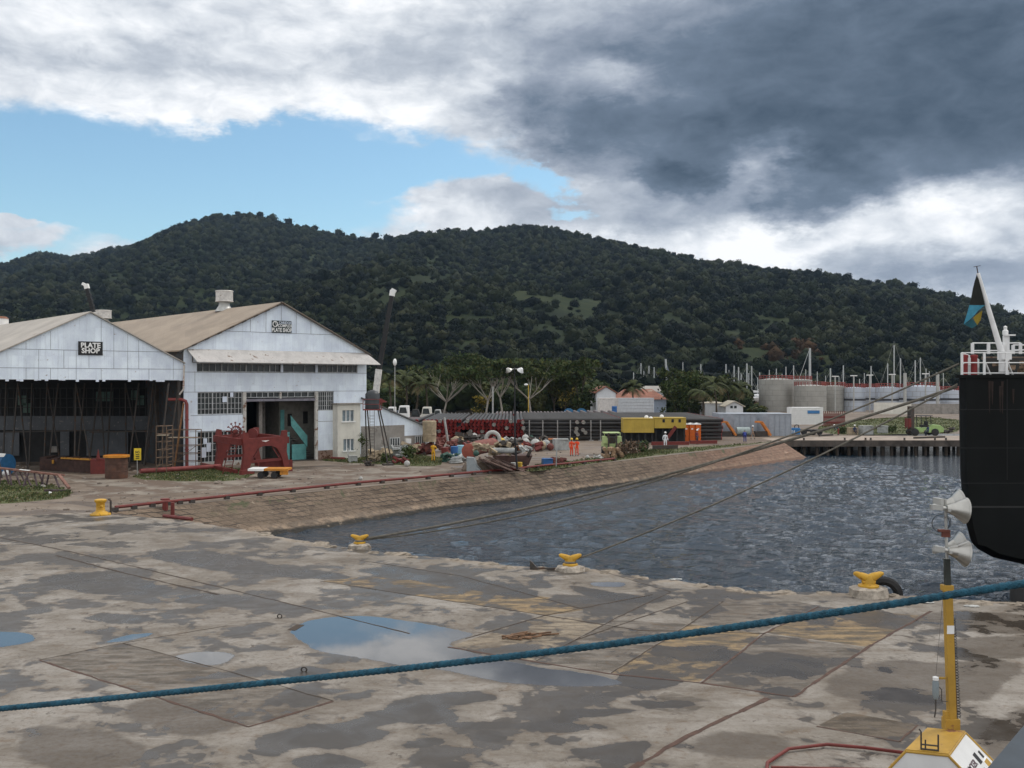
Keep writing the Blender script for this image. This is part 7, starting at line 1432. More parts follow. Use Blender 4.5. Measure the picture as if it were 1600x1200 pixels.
def scaffold(name, label, u0, u1, vt, vb, dep=1.5, lv=4):
    a = G(u0, vb); b = G(u1, vb); zt = HC-(vt-V0)/F*a.y; o = thing(name, label, 'scaffold', ((a.x+b.x)/2, a.y, 0)); b.y = a.y; b.x = (u1-U0)/F*a.y
    mb = MB(); [mb.tube([(x, y_, 0), (x, y_, zt)], .035, 6) for x in (a.x, b.x) for y_ in (a.y, a.y+dep)]; mb.build('standard', M_scf, o)
    mb = MB(); [mb.tube([(a.x, y_, zt*k/lv), (b.x, y_, zt*k/lv)], .03, 6) for k in range(1, lv+1) for y_ in (a.y, a.y+dep)]; [mb.tube([(x, a.y, zt*k/lv), (x, a.y+dep, zt*k/lv)], .03, 6) for k in range(1, lv+1) for x in (a.x, b.x)]; mb.tube([(a.x, a.y, .2), (b.x, a.y, zt*.6)], .025, 6); mb.build('ledger', M_scf, o)
    mb = MB(); mb.boxf(a.x, b.x, a.y, a.y+dep*.5, zt*.8, zt*.8+.05); mb.build('plank', mat('plank_wood', (.32, .27, .2), .8), o)
scaffold('scaffold_tower', 'rusty scaffold tower left of the red corner pipe', 244, 260, 666, 740, lv=6); scaffold('scaffold_tower', 'lower scaffold bay around the red corner pipe', 262, 306, 672, 734, lv=5)
o = MB().beam(G(272, 733), P(287, 630, 84), .12).build('leaning_plank', mat('plank_orange', (.30, .16, .08), .8, var=.3)); tag(o, 'long plank leaning against the corner behind the scaffold', 'plank')
# dark steel blocks with orange edges before the open shed
r = random.Random(15); hy = thing('steel_formwork', 'long row of dark rusty formwork with orange rim in front of the open shed', 'formwork', G(110, 737)); a, b = G(62, 735), G(162, 741); mb = MB()
for k in range(11): p_ = a.lerp(b, k/11); q_ = a.lerp(b, (k+.92)/11); mb.boxf(p_.x, q_.x, p_.y, p_.y+2.2, 0, 1.05+r.uniform(-.1, .1))
mb.build('panel', mat('formwork_rust', (.055, .03, .024), .8, var=.4, rust=.3), hy); mb = MB(); a2, b2 = a.lerp(b, .35), b; mb.beam(a2+Vector((0, -.05, 1.15)), b2.lerp(a2, .3)+Vector((0, -.05, 1.15)), .12, .14); mb.box(a.lerp(b, .22)+Vector((0, -.06, .8)), (.15, .1, .3)); mb.build('rim_strip', mat('rim_orange', (.42, .20, .025), .7, rust=.35), hy)
o = MB().box(G(154, 740)+Vector((0, 0, .6)), (1.1, .8, 1.2), .2).build('red_block', M_rustred); tag(o, 'dark red block between the formwork and the rusty drum', 'block')
o = MB().prism([G(150, 741)+Vector((0, 0, 1.2)), G(156, 741)+Vector((0, 0, 1.2)), G(153, 741)+Vector((0, .0, 2.0))], (0, .1, 0)).build('trestle_top', M_rustred); tag(o, 'pointed dark red bracket on the red block', 'bracket')
for k, (u, lb) in enumerate([(85, 'small pale box on the floor inside the open shed'), ]): q = G(u, 722); o = MB().box(q+Vector((0, 0, 1.2)), (.55, .5, .55), .2).build('pale_box', M_block); mb_ = None; tag(o, lb, 'box')
# blue drum at left edge, scrap truss
q = G(4, 742); o = thing('cable_drum', 'blue round drum cut off by the left edge of the picture', 'drum', q); MB().tube([q+Vector((-1.3, .4, .85)), q+Vector((.5, -.1, .85))], .85, 24).build('drum', mat('drum_blue', (.02, .11, .24), .5, var=.2, rust=.15), o, True); MB().prism([q+Vector((.42, -.62, 1.5)), q+Vector((.52, -.55, 1.7)), q+Vector((-.2, -.7, 1.75)), q+Vector((-.2, -.75, 1.5))], (0, .02, .06)).build('white_band', M_white, o)
ts_ = thing('scrap_truss', 'collapsed steel truss with bent ribs lying on the grass at the left edge', 'scrap metal', G(50, 766)); r = random.Random(41)
a, b = P(-40, 727, 74), G(92, 762)+Vector((0, 0, .9)); mb = MB(); mb.beam(a, b, .16, .12); mb.beam(b, G(108, 766)+Vector((0, 0, .15)), .2, .12); mb.beam(a+Vector((0, .9, -.1)), b+Vector((0, .9, -.1)), .12); mb.build('chord', mat('truss_rust', (.20, .10, .075), .8, var=.35, rust=.3), ts_)
mb = MB()
for k in range(13): p_ = a.lerp(b, .25+.75*k/13); g_ = Vector((p_.x+r.uniform(-.3, .8), p_.y+r.uniform(-.7, .3), .05)); mb.beam(p_, g_, .11, .08)
mb.beam(G(70, 768)+Vector((0, 0, .08)), G(107, 769)+Vector((0, 0, .08)), .15); mb.build('rib', mat('truss_dark', (.08, .055, .06), .8, var=.5, rust=.3), ts_)
mb = MB(); p_ = a.lerp(b, .55); mb.beam(p_+Vector((0, -.03, .08)), a.lerp(b, .66)+Vector((0, -.03, .08)), .2, .04); mb.build('white_strip', M_white, ts_)
for i, (u, v, s, m_, lb) in enumerate([(9, 743, .5, M_white, 'white bucket under the blue drum at the left edge'), (78, 772, .2, M_white, 'small white scrap on the grass near the truss end'), (67, 763, .3, M_block, 'grey lump beside the bent ribs of the truss')]):
    q = G(u, v); o = MB().ball(q+Vector((0, 0, s*.4)), s*.6, 8, 6, (1.1, .8, .8), .15).build('litter', m_); origin(o, q); tag(o, lb, 'litter')
# ================================================================ MIDDLE YARD JUNK
q = G(742, 736); o = thing('rusty_tank', 'rusty horizontal tank with a round red end on top of the junk heap', 'tank', G(737, 738)); Yj = 84.0
MB().tube([P(733, 705, Yj), P(748, 699, Yj+3), P(770, 695, Yj+6)], .62, 20).build('tank', mat('tank_rust', (.19, .065, .05), .8, var=.3, rust=.3), o, True); mb = MB(); e = P(733, 705, Yj); mb.lathe([(.64, -.08), (.5, -.14), (0, -.2)], e, 20, (P(748, 699, Yj+3)-e)); mb.build('tank_end', mat('end_rust', (.27, .075, .05), .8), o, True); mb = MB(); [mb.beam(P(u, 716, Yj+k), Vector((P(u, 716, Yj+k).x, Yj+k, 0)), .25) for k, u in ((0, 735), (3, 750))]; mb.build('tank_support', M_steel, o)
o = MB().prism([G(729, 739.5), G(754, 739.5), G(746, 739.5)+Vector((-.05, 0, .55)), G(740, 739.5)+Vector((0, 0, 1.25)), G(729, 739.5)+Vector((0, 0, 1.3))], (0, 2.2, 0)).build('concrete_block', mat('block_bluegrey', (.28, .31, .32), .85, var=.15)); tag(o, 'pale blue grey concrete wedge in front of the rusty horizontal tank', 'concrete block')
o = thing('skip', 'dark rusty skip with sloping ends, full of scrap, beside the black lamp pole', 'skip', G(800, 733)); y = G(800, 733).y; X_ = lambda u: (u-U0)/F*y; Z_ = lambda v: HC-(v-V0)/F*y
mb = MB(); mb.prism([(X_(776), y, .35), (X_(770), y, Z_(712)), (X_(832), y, Z_(712)), (X_(826), y, .35)], (0, 3, 0)); mb.build('tub', mat('skip_rust', (.075, .042, .035), .8, var=.35, rust=.3), o); mb = MB(); [mb.boxf(X_(u), X_(u)+.3, y+.2, y+2.8, 0, .347) for u in (782, 801, 818)]; mb.build('skid', M_steel, o)
mb = MB(); mb.prism([(X_(826), y, Z_(716)), (X_(836), y, Z_(694)), (X_(832), y, Z_(694)), (X_(822), y, Z_(712))], (0, .3, 0)); mb.build('raised_flap', M_steel, o)
r = random.Random(51)
o = thing('plank_heap', 'heap of broken brown planks sloping down from the skip to the concrete wedge', 'timber', G(762, 736)); mb = MB()
for k in range(26): p_ = P(r.uniform(748, 776), r.uniform(712, 722), r.uniform(82, 85)); q_ = p_+Vector((r.uniform(1.0, 2.6), r.uniform(-.6, .4), r.uniform(-1.3, -.6))); q_.z = max(.08, q_.z); mb.beam(p_, q_, r.uniform(.15, .4), .07)
mb.build('plank', mat('brown_plank', (.16, .105, .085), .9, var=.5, scale=2), o); mb = MB(); mb.ball(G(758, 737)+Vector((0, 1.2, .1)), 1.2, 12, 6, (1.7, .9, .7), .15); mb.build('earth', M_yard, o)
def junk(kind, u, v, s, m, lb, Y=None):
    q = G(u, v) if Y is None else Vector(((u-U0)/F*Y, Y, 0)); z0 = 0.0 if Y is None else HC-(v-V0)/F*Y; q.z = z0 if Y else 0.0; mb = MB(); sm = False
    if kind == 'drum': mb.lathe([(.29*s, 0), (.30*s, .3*s), (.31*s, .32*s), (.29*s, .34*s), (.30*s, .88*s), (.27*s, .9*s), (0, .9*s)], q, 14); sm = True; cat, nm = 'drum', 'oil_drum'
    elif kind == 'ball': mb.ball(q+Vector((0, 0, .45*s)), .45*s, 12, 8, (1, 1, 1)); mb.tube([q+Vector((0, 0, .85*s)), q+Vector((0, 0, 1.0*s))], .06*s, 6); sm = True; cat, nm = 'buoy', 'buoy'
    elif kind == 'ring': mb.torus(q+Vector((0, 0, .55*s)), .45*s, .13*s, (.25, 1, .1), 22, 8); sm = True; cat, nm = 'ring', 'pipe_ring'
    elif kind == 'box': mb.box(q+Vector((0, 0, .4*s)), (1.1*s, .8*s, .8*s), r.uniform(-.4, .4)); mb.box(q+Vector((0, 0, .82*s)), (1.16*s, .86*s, .06*s), 0); cat, nm = 'crate', 'steel_crate'
    elif kind == 'heap':
        for k in range(12): mb.box(q+Vector((r.uniform(-.75, .75)*s, r.uniform(-.4, .4)*s, r.uniform(.05, .7)*s)), (r.uniform(.2, .9)*s, r.uniform(.15, .4)*s, r.uniform(.08, .3)*s), r.uniform(0, 3), r.uniform(-.5, .5), r.uniform(-.6, .6))
        cat, nm = 'scrap metal', 'scrap_heap'
    elif kind == 'coil': 
        for k in range(4): mb.torus(q+Vector((r.uniform(-.08, .08), 0, .12*s+.16*s*k)), (.62-.05*k)*s, .09*s, (r.uniform(-.1, .1), 0, 1), 20, 6)
        sm = True; cat, nm = 'coil', 'rope_coil'
    elif kind == 'tubeh': th = r.uniform(-.5, .5); d = Vector((math.cos(th), math.sin(th), 0))*s; mb.tube([q-d+Vector((0, 0, .22*s)), q+d+Vector((0, 0, .22*s))], .22*s, 12); sm = True; cat, nm = 'pipe', 'pipe_offcut'
    elif kind == 'post': mb.tube([q, q+Vector((r.uniform(-.2, .2), 0, s))], .06, 6); cat, nm = 'post', 'steel_post'
    o = mb.build(nm, m, None, sm); origin(o, q); tag(o, lb, cat); return o
Mj = {'w': mat('junk_white', (.42, .42, .40), .7, var=.2), 'o': mat('junk_orange', (.36, .12, .04), .6), 'y': mat('junk_yellow', (.55, .36, .04), .6), 'b': mat('junk_blue', (.03, .12, .32), .5), 'lb': mat('junk_lightblue', (.25, .50, .62), .5), 'r': M_rustred, 'k': M_steel, 'g': mat('junk_grey', (.33, .34, .33), .8, var=.25), 't': mat('junk_tan', (.34, .27, .18), .8, var=.3), 'gr': mat('junk_green', (.03, .08, .06), .6), 'p': mat('junk_rust', (.15, .05, .04), .8, var=.35)}
JL = [('ring', 770, 699, 1.75, 'w', 'big white ring standing above the junk heap left of the black lamp pole', None),
 ('drum', 710, 715, 1.25, 'b', 'dark blue drum behind the yellow-suited worker'), ('drum', 720, 713, 1.25, 'lb', 'light blue drum with white top right of the dark blue one'), ('drum', 695, 716, 1.2, 'r', 'red drum just right of the yellow-suited worker'),
 ('heap', 700, 706, 1.6, 'p', 'red scrap heap below the leftmost pipe rack'), ('heap', 688, 697, 1.5, 'p', 'red scrap under the leaning pale pole'), ('heap', 718, 702, 1.5, 'r', 'red scrap heap behind the drums'), ('heap', 705, 722, 1.1, 'gr', 'dark green scrap in front of the red drum'),
 ('heap', 722, 722, 1.1, 'g', 'tangle of grey scrap below the light blue drum'), ('coil', 713, 724, .9, 'g', 'pale coil lying in front of the grey scrap'), ('heap', 735, 697, 2.0, 'k', 'dark scrap mound left of the big white ring'), ('heap', 748, 695, 1.6, 'k', 'black scrap behind the rusty horizontal tank'),
 ('ball', 741, 689, 1.1, 'w', 'white buoy against the red pipe ends above the dark mound'), ('ball', 713, 693, 1.0, 't', 'tan buoy at the foot of the red pipe ends'), ('heap', 716, 690, 1.0, 't', 'tan debris at the foot of the red pipe ends'),
 ('ball', 783, 697, 1.1, 'y', 'yellow buoy right of the big white ring'), ('ball', 791, 694, 1.0, 'w', 'white buoy next to the yellow one'), ('heap', 798, 695, 1.1, 'g', 'grey junk just left of the black lamp pole'), ('heap', 815, 696, 1.1, 'g', 'grey junk just right of the black lamp pole'), ('heap', 788, 703, 1.5, 'k', 'dark junk between the white ring and the lamp pole'),
 ('ball', 803, 706, .9, 'o', 'orange buoy at the lamp pole'), ('ball', 821, 690, 1.0, 'w', 'upper white buoy right of the lamp pole'), ('ball', 821, 698, 1.1, 'w', 'lower white buoy right of the lamp pole'), ('ball', 830, 689, .8, 'gr', 'small green buoy before the dark pipe stack'), ('ball', 839, 687.5, .8, 'w', 'small white buoy before the dark pipe stack'),
 ('ball', 836.5, 701, 1.25, 'w', 'largest white buoy left of the grey steel chest'), ('ball', 846, 704, 1.2, 't', 'cream buoy between white buoy and grey chest'), ('ball', 853, 702, 1.2, 'g', 'grey buoy left of the grey steel chest'), ('ball', 860, 704, .9, 'p', 'red buoy at the foot of the grey chest'), ('heap', 843, 697, 1.4, 'k', 'dark scrap behind the row of buoys'), ('heap', 858, 698, 1.7, 'k', 'black scrap mound beside the grey chest'), ('tubeh', 857, 691, 1.2, 'o', 'orange pipe on top of the black scrap mound'),
 ('box', 876, 703, 1.45, 'g', 'pale grey steel chest left of the two workers in orange'), ('heap', 829, 705, 1.4, 'r', 'red scrap beside the raised flap of the skip'), ('heap', 820, 707, .7, 'w', 'white sacks in the right end of the skip', 83.5), ('heap', 811, 704, .6, 'o', 'orange scrap in the skip beside the lamp pole', 83.7), ('tubeh', 788, 708, 1.0, 'g', 'pale pipe sticking out of the skip', 83), ('heap', 795, 709, 1.5, 'k', 'dark scrap filling the skip', 84), ('heap', 783, 711, 1.3, 't', 'tan scrap at the left end of the skip', 83.6), ('ball', 770, 711, .8, 't', 'tan bundle left of the skip', 83.5), ('heap', 756, 706, 1.0, 't', 'broken boards in front of the rusty horizontal tank', 82.5), ('ball', 744, 713, .55, 'gr', 'green lump on the concrete wedge', 81.6),
 ('drum', 802, 735, .75, 'w', 'small white bin at the foot of the skip'), ('drum', 812, 734.5, .75, 'y', 'small yellow bin at the foot of the skip'), ('box', 855, 728, .8, 'b', 'dark blue box on the verge above the slope'), ('heap', 873, 726, .8, 'p', 'red scrap on the verge above the slope'), ('post', 869, 731, 1.6, 'g', 'thin grey post on the verge above the slope'),
 ('heap', 935, 717, .5, 'w', 'white litter left of the log load'), ('ball', 918, 717, .4, 'w', 'small white float on the ground left of the log load'), ('box', 1353, 679, 1.5, 'g', 'grey box right of the seated worker'), ('box', 1332, 679, 1.2, 't', 'tan block under the seated worker'), ('box', 1379, 677, 1.3, 'g', 'low white block on the grass left of the forklift'), ('heap', 1345, 678, .8, 'w', 'white bag leaning on the grey box'),
 ('drum', 900+60, 647, 1.6, 'b', 'blue drum far behind the racks', 182), ('heap', 1000, 722-25, .7, 'gr', 'dark green crates below the yellow tanks'), ('heap', 980, 698, .7, 'gr', 'green crate under the left yellow tank'), ('heap', 1478, 677, 1.2, 'k', 'dark scrap right of the forklift'), ('heap', 578, 728, .6, 'k', 'loose scrap by the near foot of the water tank stand'), ('heap', 626, 725, .8, 'r', 'red scrap right of the water tank stand'), ('ball', 636, 729, .6, 'w', 'small white round float on the yard right of the tank stand'), ('tubeh', 528, 719.5, .75, 'r', 'red gas bottle lying at the foot of the cream annex'),
 ('heap', 590, 719, 1.5, 't', 'tan timber heap between the legs of the water tank stand'), ('heap', 604, 716, 1.5, 'g', 'grey white scrap at the blockwork wall'), ('heap', 622, 714, 1.5, 'g', 'pale scrap under the left lean-to window'), ('heap', 640, 712, 1.6, 't', 'brown grey scrap along the lean-to wall'), ('heap', 656, 710, 1.5, 'p', 'pinkish scrap under the right lean-to window'), ('coil', 632, 715, .8, 'w', 'white coil against the lean-to wall'), ('heap', 583, 722, .8, 't', 'white slats between the legs of the water tank stand'), ('post', 545, 722, 1.3, 'w', 'short white post at the foot of the cream annex'), ('box', 552, 722, .7, 'g', 'low grey table at the foot of the cream annex'),
 ('drum', 671, 690, 2.4, 't', 'large tan barrel at the right end of the lean-to', 104), ('ball', 564, 750, .3, 'w', 'small white lump on the red pipe above the slope', 77)]
for j in JL: junk(j[0], j[1], j[2], j[3], Mj[j[4]], j[5], j[6] if len(j) > 6 else None)
lg = thing('log_load', 'load of short brown logs in front of the pale lime forklift', 'logs', G(958, 717)); mb = MB()
for k in range(16): q = G(942+r.uniform(0, 34), 716+r.uniform(-1, 1)); mb.tube([q+Vector((0, -.3, .25+.3*(k % 3))), q+Vector((r.uniform(-.3, .3), 1.3, .25+.3*(k % 3)))], .19, 8)
mb.build('log', mat('log_brown', (.25, .165, .10), .9, var=.4, scale=2), lg, True)
# leaning pale pole, light pole, antenna
a, b = G(700, 703), P(694, 652, 113); o = MB().tube([Vector((a.x, 113, 0)), b], .13, 8).build('leaning_pole', M_galv, None, True); tag(o, 'pale leaning pole in front of the red pipe ends', 'pole')
q = G(807, 712+25); Yl = 82.3; q = Vector(((808-U0)/F*Yl, Yl, .4)); lp_ = thing('lamp_post', 'slender black lamp post with two white lamp heads rising from the skip', 'lamp post', q); tp = P(804, 577, Yl)
MB().tube([q, Vector((tp.x+.03, Yl, q.z+2.5)), tp+Vector((0, 0, .2))], [.09, .07, .05], 8).build('pole', M_blk, lp_, True); mb = MB(); mb.tube([tp+Vector((-.45, 0, 0)), tp+Vector((.5, 0, .05))], .045, 6); mb.build('cross_arm', M_galv, lp_)
for sgn, m_ in ((-1, M_gal), (1, M_white)): c_ = tp+Vector((sgn*.52, 0, -.04)); MB().lathe([(.10, .16), (.16, .08), (.30, -.10), (.31, -.13), (.1, -.1)], c_, 16, (sgn*.5, -.4, .75)).build('lamp_head', m_, lp_, True)
q = P(617, 566, 150); o = thing('lamp_post', 'thin pole with small white head above the palms right of the crane boom', 'lamp post', (q.x, 150, 0)); MB().tube([(q.x, 150, 0), (q.x, 150, q.z)], .06, 6).build('pole', M_galv, o); MB().ball((q.x, 150, q.z), .42, 8, 6, (.7, .7, 1.3)).build('lamp_head', M_white, o, True)
q = P(822, 601, 170); o = thing('lamp_post', 'yellowish pole with a small lamp left of the slim pale trunk', 'lamp post', (q.x, 170, 0)); MB().tube([(q.x+.4, 170, 0), (q.x+.4, 170, q.z)], .07, 6).build('pole', Mj['y'], o); MB().ball((q.x, 170, q.z), .22, 8, 6, (1.6, 1, .8)).build('lamp_head', M_white, o, True)
o = MB().tube([P(770, 655, 172)*1.0, P(770, 604, 172)], .14, 8).build('bare_pole', M_galv, None, True); tag(o, 'pale straight pole between two umbrella trees', 'pole')
# light vehicles parked behind the racks
def parked(name, label, u0, u1, vt, vb, Y, m, van=False):
    x0, x1 = (u0-U0)/F*Y, (u1-U0)/F*Y; z1 = HC-(vt-V0)/F*Y; o = thing(name, label, 'truck' if van else 'car', ((x0+x1)/2, Y, 0), 'vehicles parked behind the pipe racks'); L = x1-x0
    zb_ = 0.45; mb = MB(); mb.prism([(x0, Y, zb_), (x0, Y, z1*.55), (x0+L*.15, Y, z1*.62), (x0+L*.25, Y, z1), (x0+L*(.95 if van else .8), Y, z1), (x1-.02*L, Y, z1*.6), (x1, Y, zb_)], (0, 1.9, 0)); mb.build('body', m, o, bevel=.08)
    mb = MB(); mb.prism([(x0+L*.22, Y-.02, z1*.64), (x0+L*.29, Y-.02, z1*.92), (x0+L*.76, Y-.02, z1*.92), (x0+L*.86, Y-.02, z1*.64)], (0, .015, 0)); mb.build('window', M_glass, o)
    for k in (.2, .8): MB().lathe([(.2, -.1), (.36, -.1), (.38, 0), (.36, .1), (.2, .1)], (x0+L*k, Y, .38), 14, (0, 1, 0)).build('wheel', M_blk, o, True)
parked('white_van', 'small white van leftmost of the vehicles behind the lean-to roof', 603, 618, 636, 650, 172, M_white, True); parked('white_van', 'white van with a bright roof behind the lean-to roof', 619, 639, 634, 650, 170, M_white, True); parked('parked_car', 'dark car between the white van and the cream truck', 640, 656, 640, 650, 172, M_dark); parked('cream_truck', 'cream boxy truck behind the racks left of the pale-limbed tree', 656, 674, 636, 650, 171, M_cream, True); parked('parked_car', 'grey car right of the cream truck', 676, 690, 640, 650, 173, Mj['g'])
for i, (u, lb) in enumerate([(889, 'blue reel rightmost but one before the white gabled house'), (909, 'blue reel nearest the white gabled house')]):
    q = P(u, 645, 190); o = thing('cable_reel', lb, 'reel', (q.x, 190, 0), 'blue reels beside the white house'); mb = MB(); [mb.lathe([(1.05, -.06), (1.05, .06)], (q.x, 190+dy, 1.5), 20, (0, 1, 0)) for dy in (0, .9)]; mb.build('flange', mat('reel_blue', (.03, .13, .25), .6, var=.3), o); MB().lathe([(.6, -.0), (.6, .9)], (q.x, 190, 1.5), 16, (0, 1, 0)).build('core', M_pgrey, o, True); MB().boxf(q.x-.8, q.x+.8, 190, 190.9, 0, .5).build('stand', M_steel, o)
# red steel beams on the ground at right centre
for i, (u0, u1, v, lb) in enumerate([(1018, 1078, 697, 'long red steel beam behind the white-clad worker'), (1078, 1122, 695, 'red steel beam right of the white-clad worker'), (1020, 1060, 703, 'short red beam nearest the verge'), (1040, 1056, 692, 'dark red raking beam against the yellow tank legs')]):
    a, b = G(u0, v), G(u1, v-2 if i < 3 else v-0); b2 = Vector(((u1-U0)/F*a.y, a.y+(b.y-a.y)*.3, 0)); o = MB().beam(a+Vector((0, 0, .3)), b2+Vector((0, 0, .3 if i < 3 else 2.0)), .3, .4).build('steel_beam', M_rustred if i != 2 else M_steel); origin(o, a); tag(o, lb, 'beam')
# bushes on the verge
R = np.random.RandomState(5)
for i, (u, v, s, lb) in enumerate([(974, 713, 1.3, 'brown shrub right of the log load'), (990, 710, 1.5, 'dry brown shrub behind the verge'), (1004, 707, 1.2, 'low shrub below the yellow tanks'), (1057, 690, 1.4, 'green bush between yellow tanks and orange toilets'), (606, 722, .8, 'green weed clump at the tank stand'), (640, 717, 1.3, 'bright green weed clump before the lean-to'), (548, 716, .8, 'weed clump at the foot of the annex'), (563, 716, 1.0, 'creeper climbing the right edge of the cream annex'), (1320, 678, 1.0, 'weed clump on the pier side left of the grey box'), (1395, 676, 1.1, 'yellow green weeds behind the white block')]):
    q = G(u, v); o = thing('bush', lb, 'bush', q); blobs = [(R.uniform(-.5, .5)*s, R.uniform(-.3, .3)*s, R.uniform(.2, .8)*s*(3 if 'creeper' in lb else 1), .45*s, .9) for k in range(7)]; V, Fq = leaf_cloud(blobs, 420, .07*s+.03, R)
    mesh_np('foliage', V, Fq, [mat('shrub_brown', (.13, .085, .055), .9, var=.4) if 'brown' in lb else M_grass], parent=o); MB().tube([q, q+Vector((0, 0, .4*s))], .04, 5).build('stem', M_trunk, o)
# floating scum line / small boat wreck: none
# ================================================================ PEOPLE
M_skin = mat('skin', (.14, .07, .045), .6); M_boot = mat('boots', (.02, .018, .016), .7)
def person(u, vb, label, cloth_m, legs_m=None, pose='stand', rz=0.0, hat=None, h=1.74, z=0.0, hair=True):
    q = G(u, vb, z); o = thing('person', label, 'person', q); o.rotation_euler = (0, 0, rz); k = h/1.74
    J = {'pel': (0, 0, .95), 'wst': (0, 0, 1.08), 'chs': (0, 0, 1.30), 'nck': (0, 0, 1.47), 'hd0': (0, -.01, 1.56), 'hd1': (0, -.02, 1.66), 'hd2': (0, -.01, 1.72)}
    sl = .16 if pose == 'walk' else 0
    for s, n_ in ((-1, 'l'), (1, 'r')):
        J['hp'+n_] = (s*.10, 0, .90); J['kn'+n_] = (s*.11, -.03-s*sl, .50); J['an'+n_] = (s*.12, .02-s*sl*1.3, .09); J['to'+n_] = (s*.13, -.13-s*sl*1.3, .04)
        J['sh'+n_] = (s*.20, 0, 1.40); J['el'+n_] = (s*.27, .03+s*sl*.5, 1.12); J['wr'+n_] = (s*.27, -.10+s*sl*.6, .88); J['pm'+n_] = (s*.265, -.13+s*sl*.6, .80)
    if pose == 'arms':
        for s, n_ in ((-1, 'l'), (1, 'r')): J['el'+n_] = (s*.26, -.12, 1.16); J['wr'+n_] = (s*.12, -.32, 1.20); J['pm'+n_] = (s*.06, -.36, 1.22)
    if pose == 'bend':
        def rot(p): a = math.radians(48); y, z_ = p[1], p[2]-.92; return (p[0], y*math.cos(a)-z_*math.sin(a), .92+y*math.sin(a)*-1*-1+z_*math.cos(a)-.02)
        for n_ in list(J):
            if n_[:2] in ('ws', 'ch', 'nc', 'hd', 'sh', 'el', 'wr', 'pm'): J[n_] = rot(J[n_])
        for s, n_ in ((-1, 'l'), (1, 'r')): sh = J['sh'+n_]; J['el'+n_] = (sh[0]*1.1, sh[1]-.06, sh[2]-.28); J['wr'+n_] = (sh[0]*.8, sh[1]-.18, sh[2]-.5); J['pm'+n_] = (sh[0]*.75, sh[1]-.2, sh[2]-.58)
    if pose == 'sit':
        for n_ in J:
            if n_[:2] not in ('kn', 'an', 'to'): J[n_] = (J[n_][0], J[n_][1]+.25, J[n_][2]-.40)
        for s, n_ in ((-1, 'l'), (1, 'r')): J['kn'+n_] = (s*.14, -.2, .50); J['wr'+n_] = (s*.15, -.12, .62); J['pm'+n_] = (s*.13, -.2, .60); J['el'+n_] = (s*.27, .15, .75)
    rad = {'pel': .13, 'wst': .125, 'chs': .155, 'nck': .06, 'hd0': .075, 'hd1': .092, 'hd2': .06, 'hp': .10, 'kn': .068, 'an': .05, 'to': .042, 'sh': .075, 'el': .05, 'wr': .034, 'pm': .036}
    names = list(J); ix = {n_: i for i, n_ in enumerate(names)}; E = [('pel', 'wst'), ('wst', 'chs'), ('chs', 'nck'), ('nck', 'hd0'), ('hd0', 'hd1'), ('hd1', 'hd2')]
    for n_ in 'lr': E += [('pel', 'hp'+n_), ('hp'+n_, 'kn'+n_), ('kn'+n_, 'an'+n_), ('an'+n_, 'to'+n_), ('chs', 'sh'+n_), ('sh'+n_, 'el'+n_), ('el'+n_, 'wr'+n_), ('wr'+n_, 'pm'+n_)]
    vs = [Vector(J[n_])*k for n_ in names]; rs = [rad.get(n_, rad.get(n_[:2], .05))*k for n_ in names]; ed = [(ix[a], ix[b]) for a, b in E]
    for n_ in 'lr':                                        # five fingers, short tapering chains rooted in the palm
        w_, p_ = Vector(J['wr'+n_]), Vector(J['pm'+n_]); d = (p_-w_).normalized(); sd = d.cross(Vector((1, 0, 0))); sd = (sd if sd.length > .3 else d.cross(Vector((0, 1, 0)))).normalized()
        for j, L in enumerate((.055, .075, .08, .075, .06)):
            off_ = sd*(j-2)*.017; st = (p_+off_+(d*.0 if j else -d*.03)); e1 = st+d*L*.6+sd*(.0 if j else -.03); e2 = e1+(d*.7+Vector((0, -.5, 0))).normalized()*L*.5; b0 = len(vs); vs += [st*k, e1*k, e2*k]; rs += [.012*k, .009*k, .007*k]; ed += [(ix['pm'+n_], b0), (b0, b0+1), (b0+1, b0+2)]
    me = bpy.data.meshes.new('body'); me.from_pydata([tuple(v) for v in vs], ed, []); ob = bpy.data.objects.new('body', me); COL.objects.link(ob)
    md = ob.modifiers.new('skin', 'SKIN'); 
    for i, sv_ in enumerate(me.skin_vertices[0].data): sv_.radius = (rs[i], rs[i]*(.72 if names[i] in ('wst', 'chs', 'pel') else 1)) if i < len(names) else (rs[i], rs[i]); sv_.use_root = (i == ix['pel'])
    ob.modifiers.new('sub', 'SUBSURF').levels = 1
    dg = bpy.context.evaluated_depsgraph_get(); m2 = bpy.data.meshes.new_from_object(ob.evaluated_get(dg)); bpy.data.objects.remove(ob)
    for mm in (cloth_m, legs_m or cloth_m, M_skin, M_boot): m2.materials.append(mm)
    hd = Vector(J['hd1'])*k; nk = Vector(J['nck'])*k; upv = (hd-nk).normalized(); pl = Vector(J['pel'])*k; ch = Vector(J['chs'])*k; ta = (ch-pl).normalized()
    for p in m2.polygons:
        c_ = p.center; mi = 0
        if (c_-nk).dot(upv) > .02 and (c_-hd).length < .22: mi = 2
        elif min((c_-Vector(J['pm'+n_])*k).length for n_ in 'lr') < .10: mi = 2
        elif c_.z < .13*k: mi = 3
        elif (c_-pl).dot(ta) < .06: mi = 1
        p.material_index = mi; p.use_smooth = True
    b = bpy.data.objects.new('body', m2); COL.objects.link(b); b.parent = o
    fw = Vector((0, -1, 0)); fw = (fw-upv*fw.dot(upv)).normalized(); side = fw.cross(upv)
    def part(name, m_, fn): mb = MB(); fn(mb); me_ = bpy.data.meshes.new(name); me_.from_pydata(mb.v, [], mb.f); me_.materials.append(m_); po = bpy.data.objects.new(name, me_); COL.objects.link(po); po.parent = o
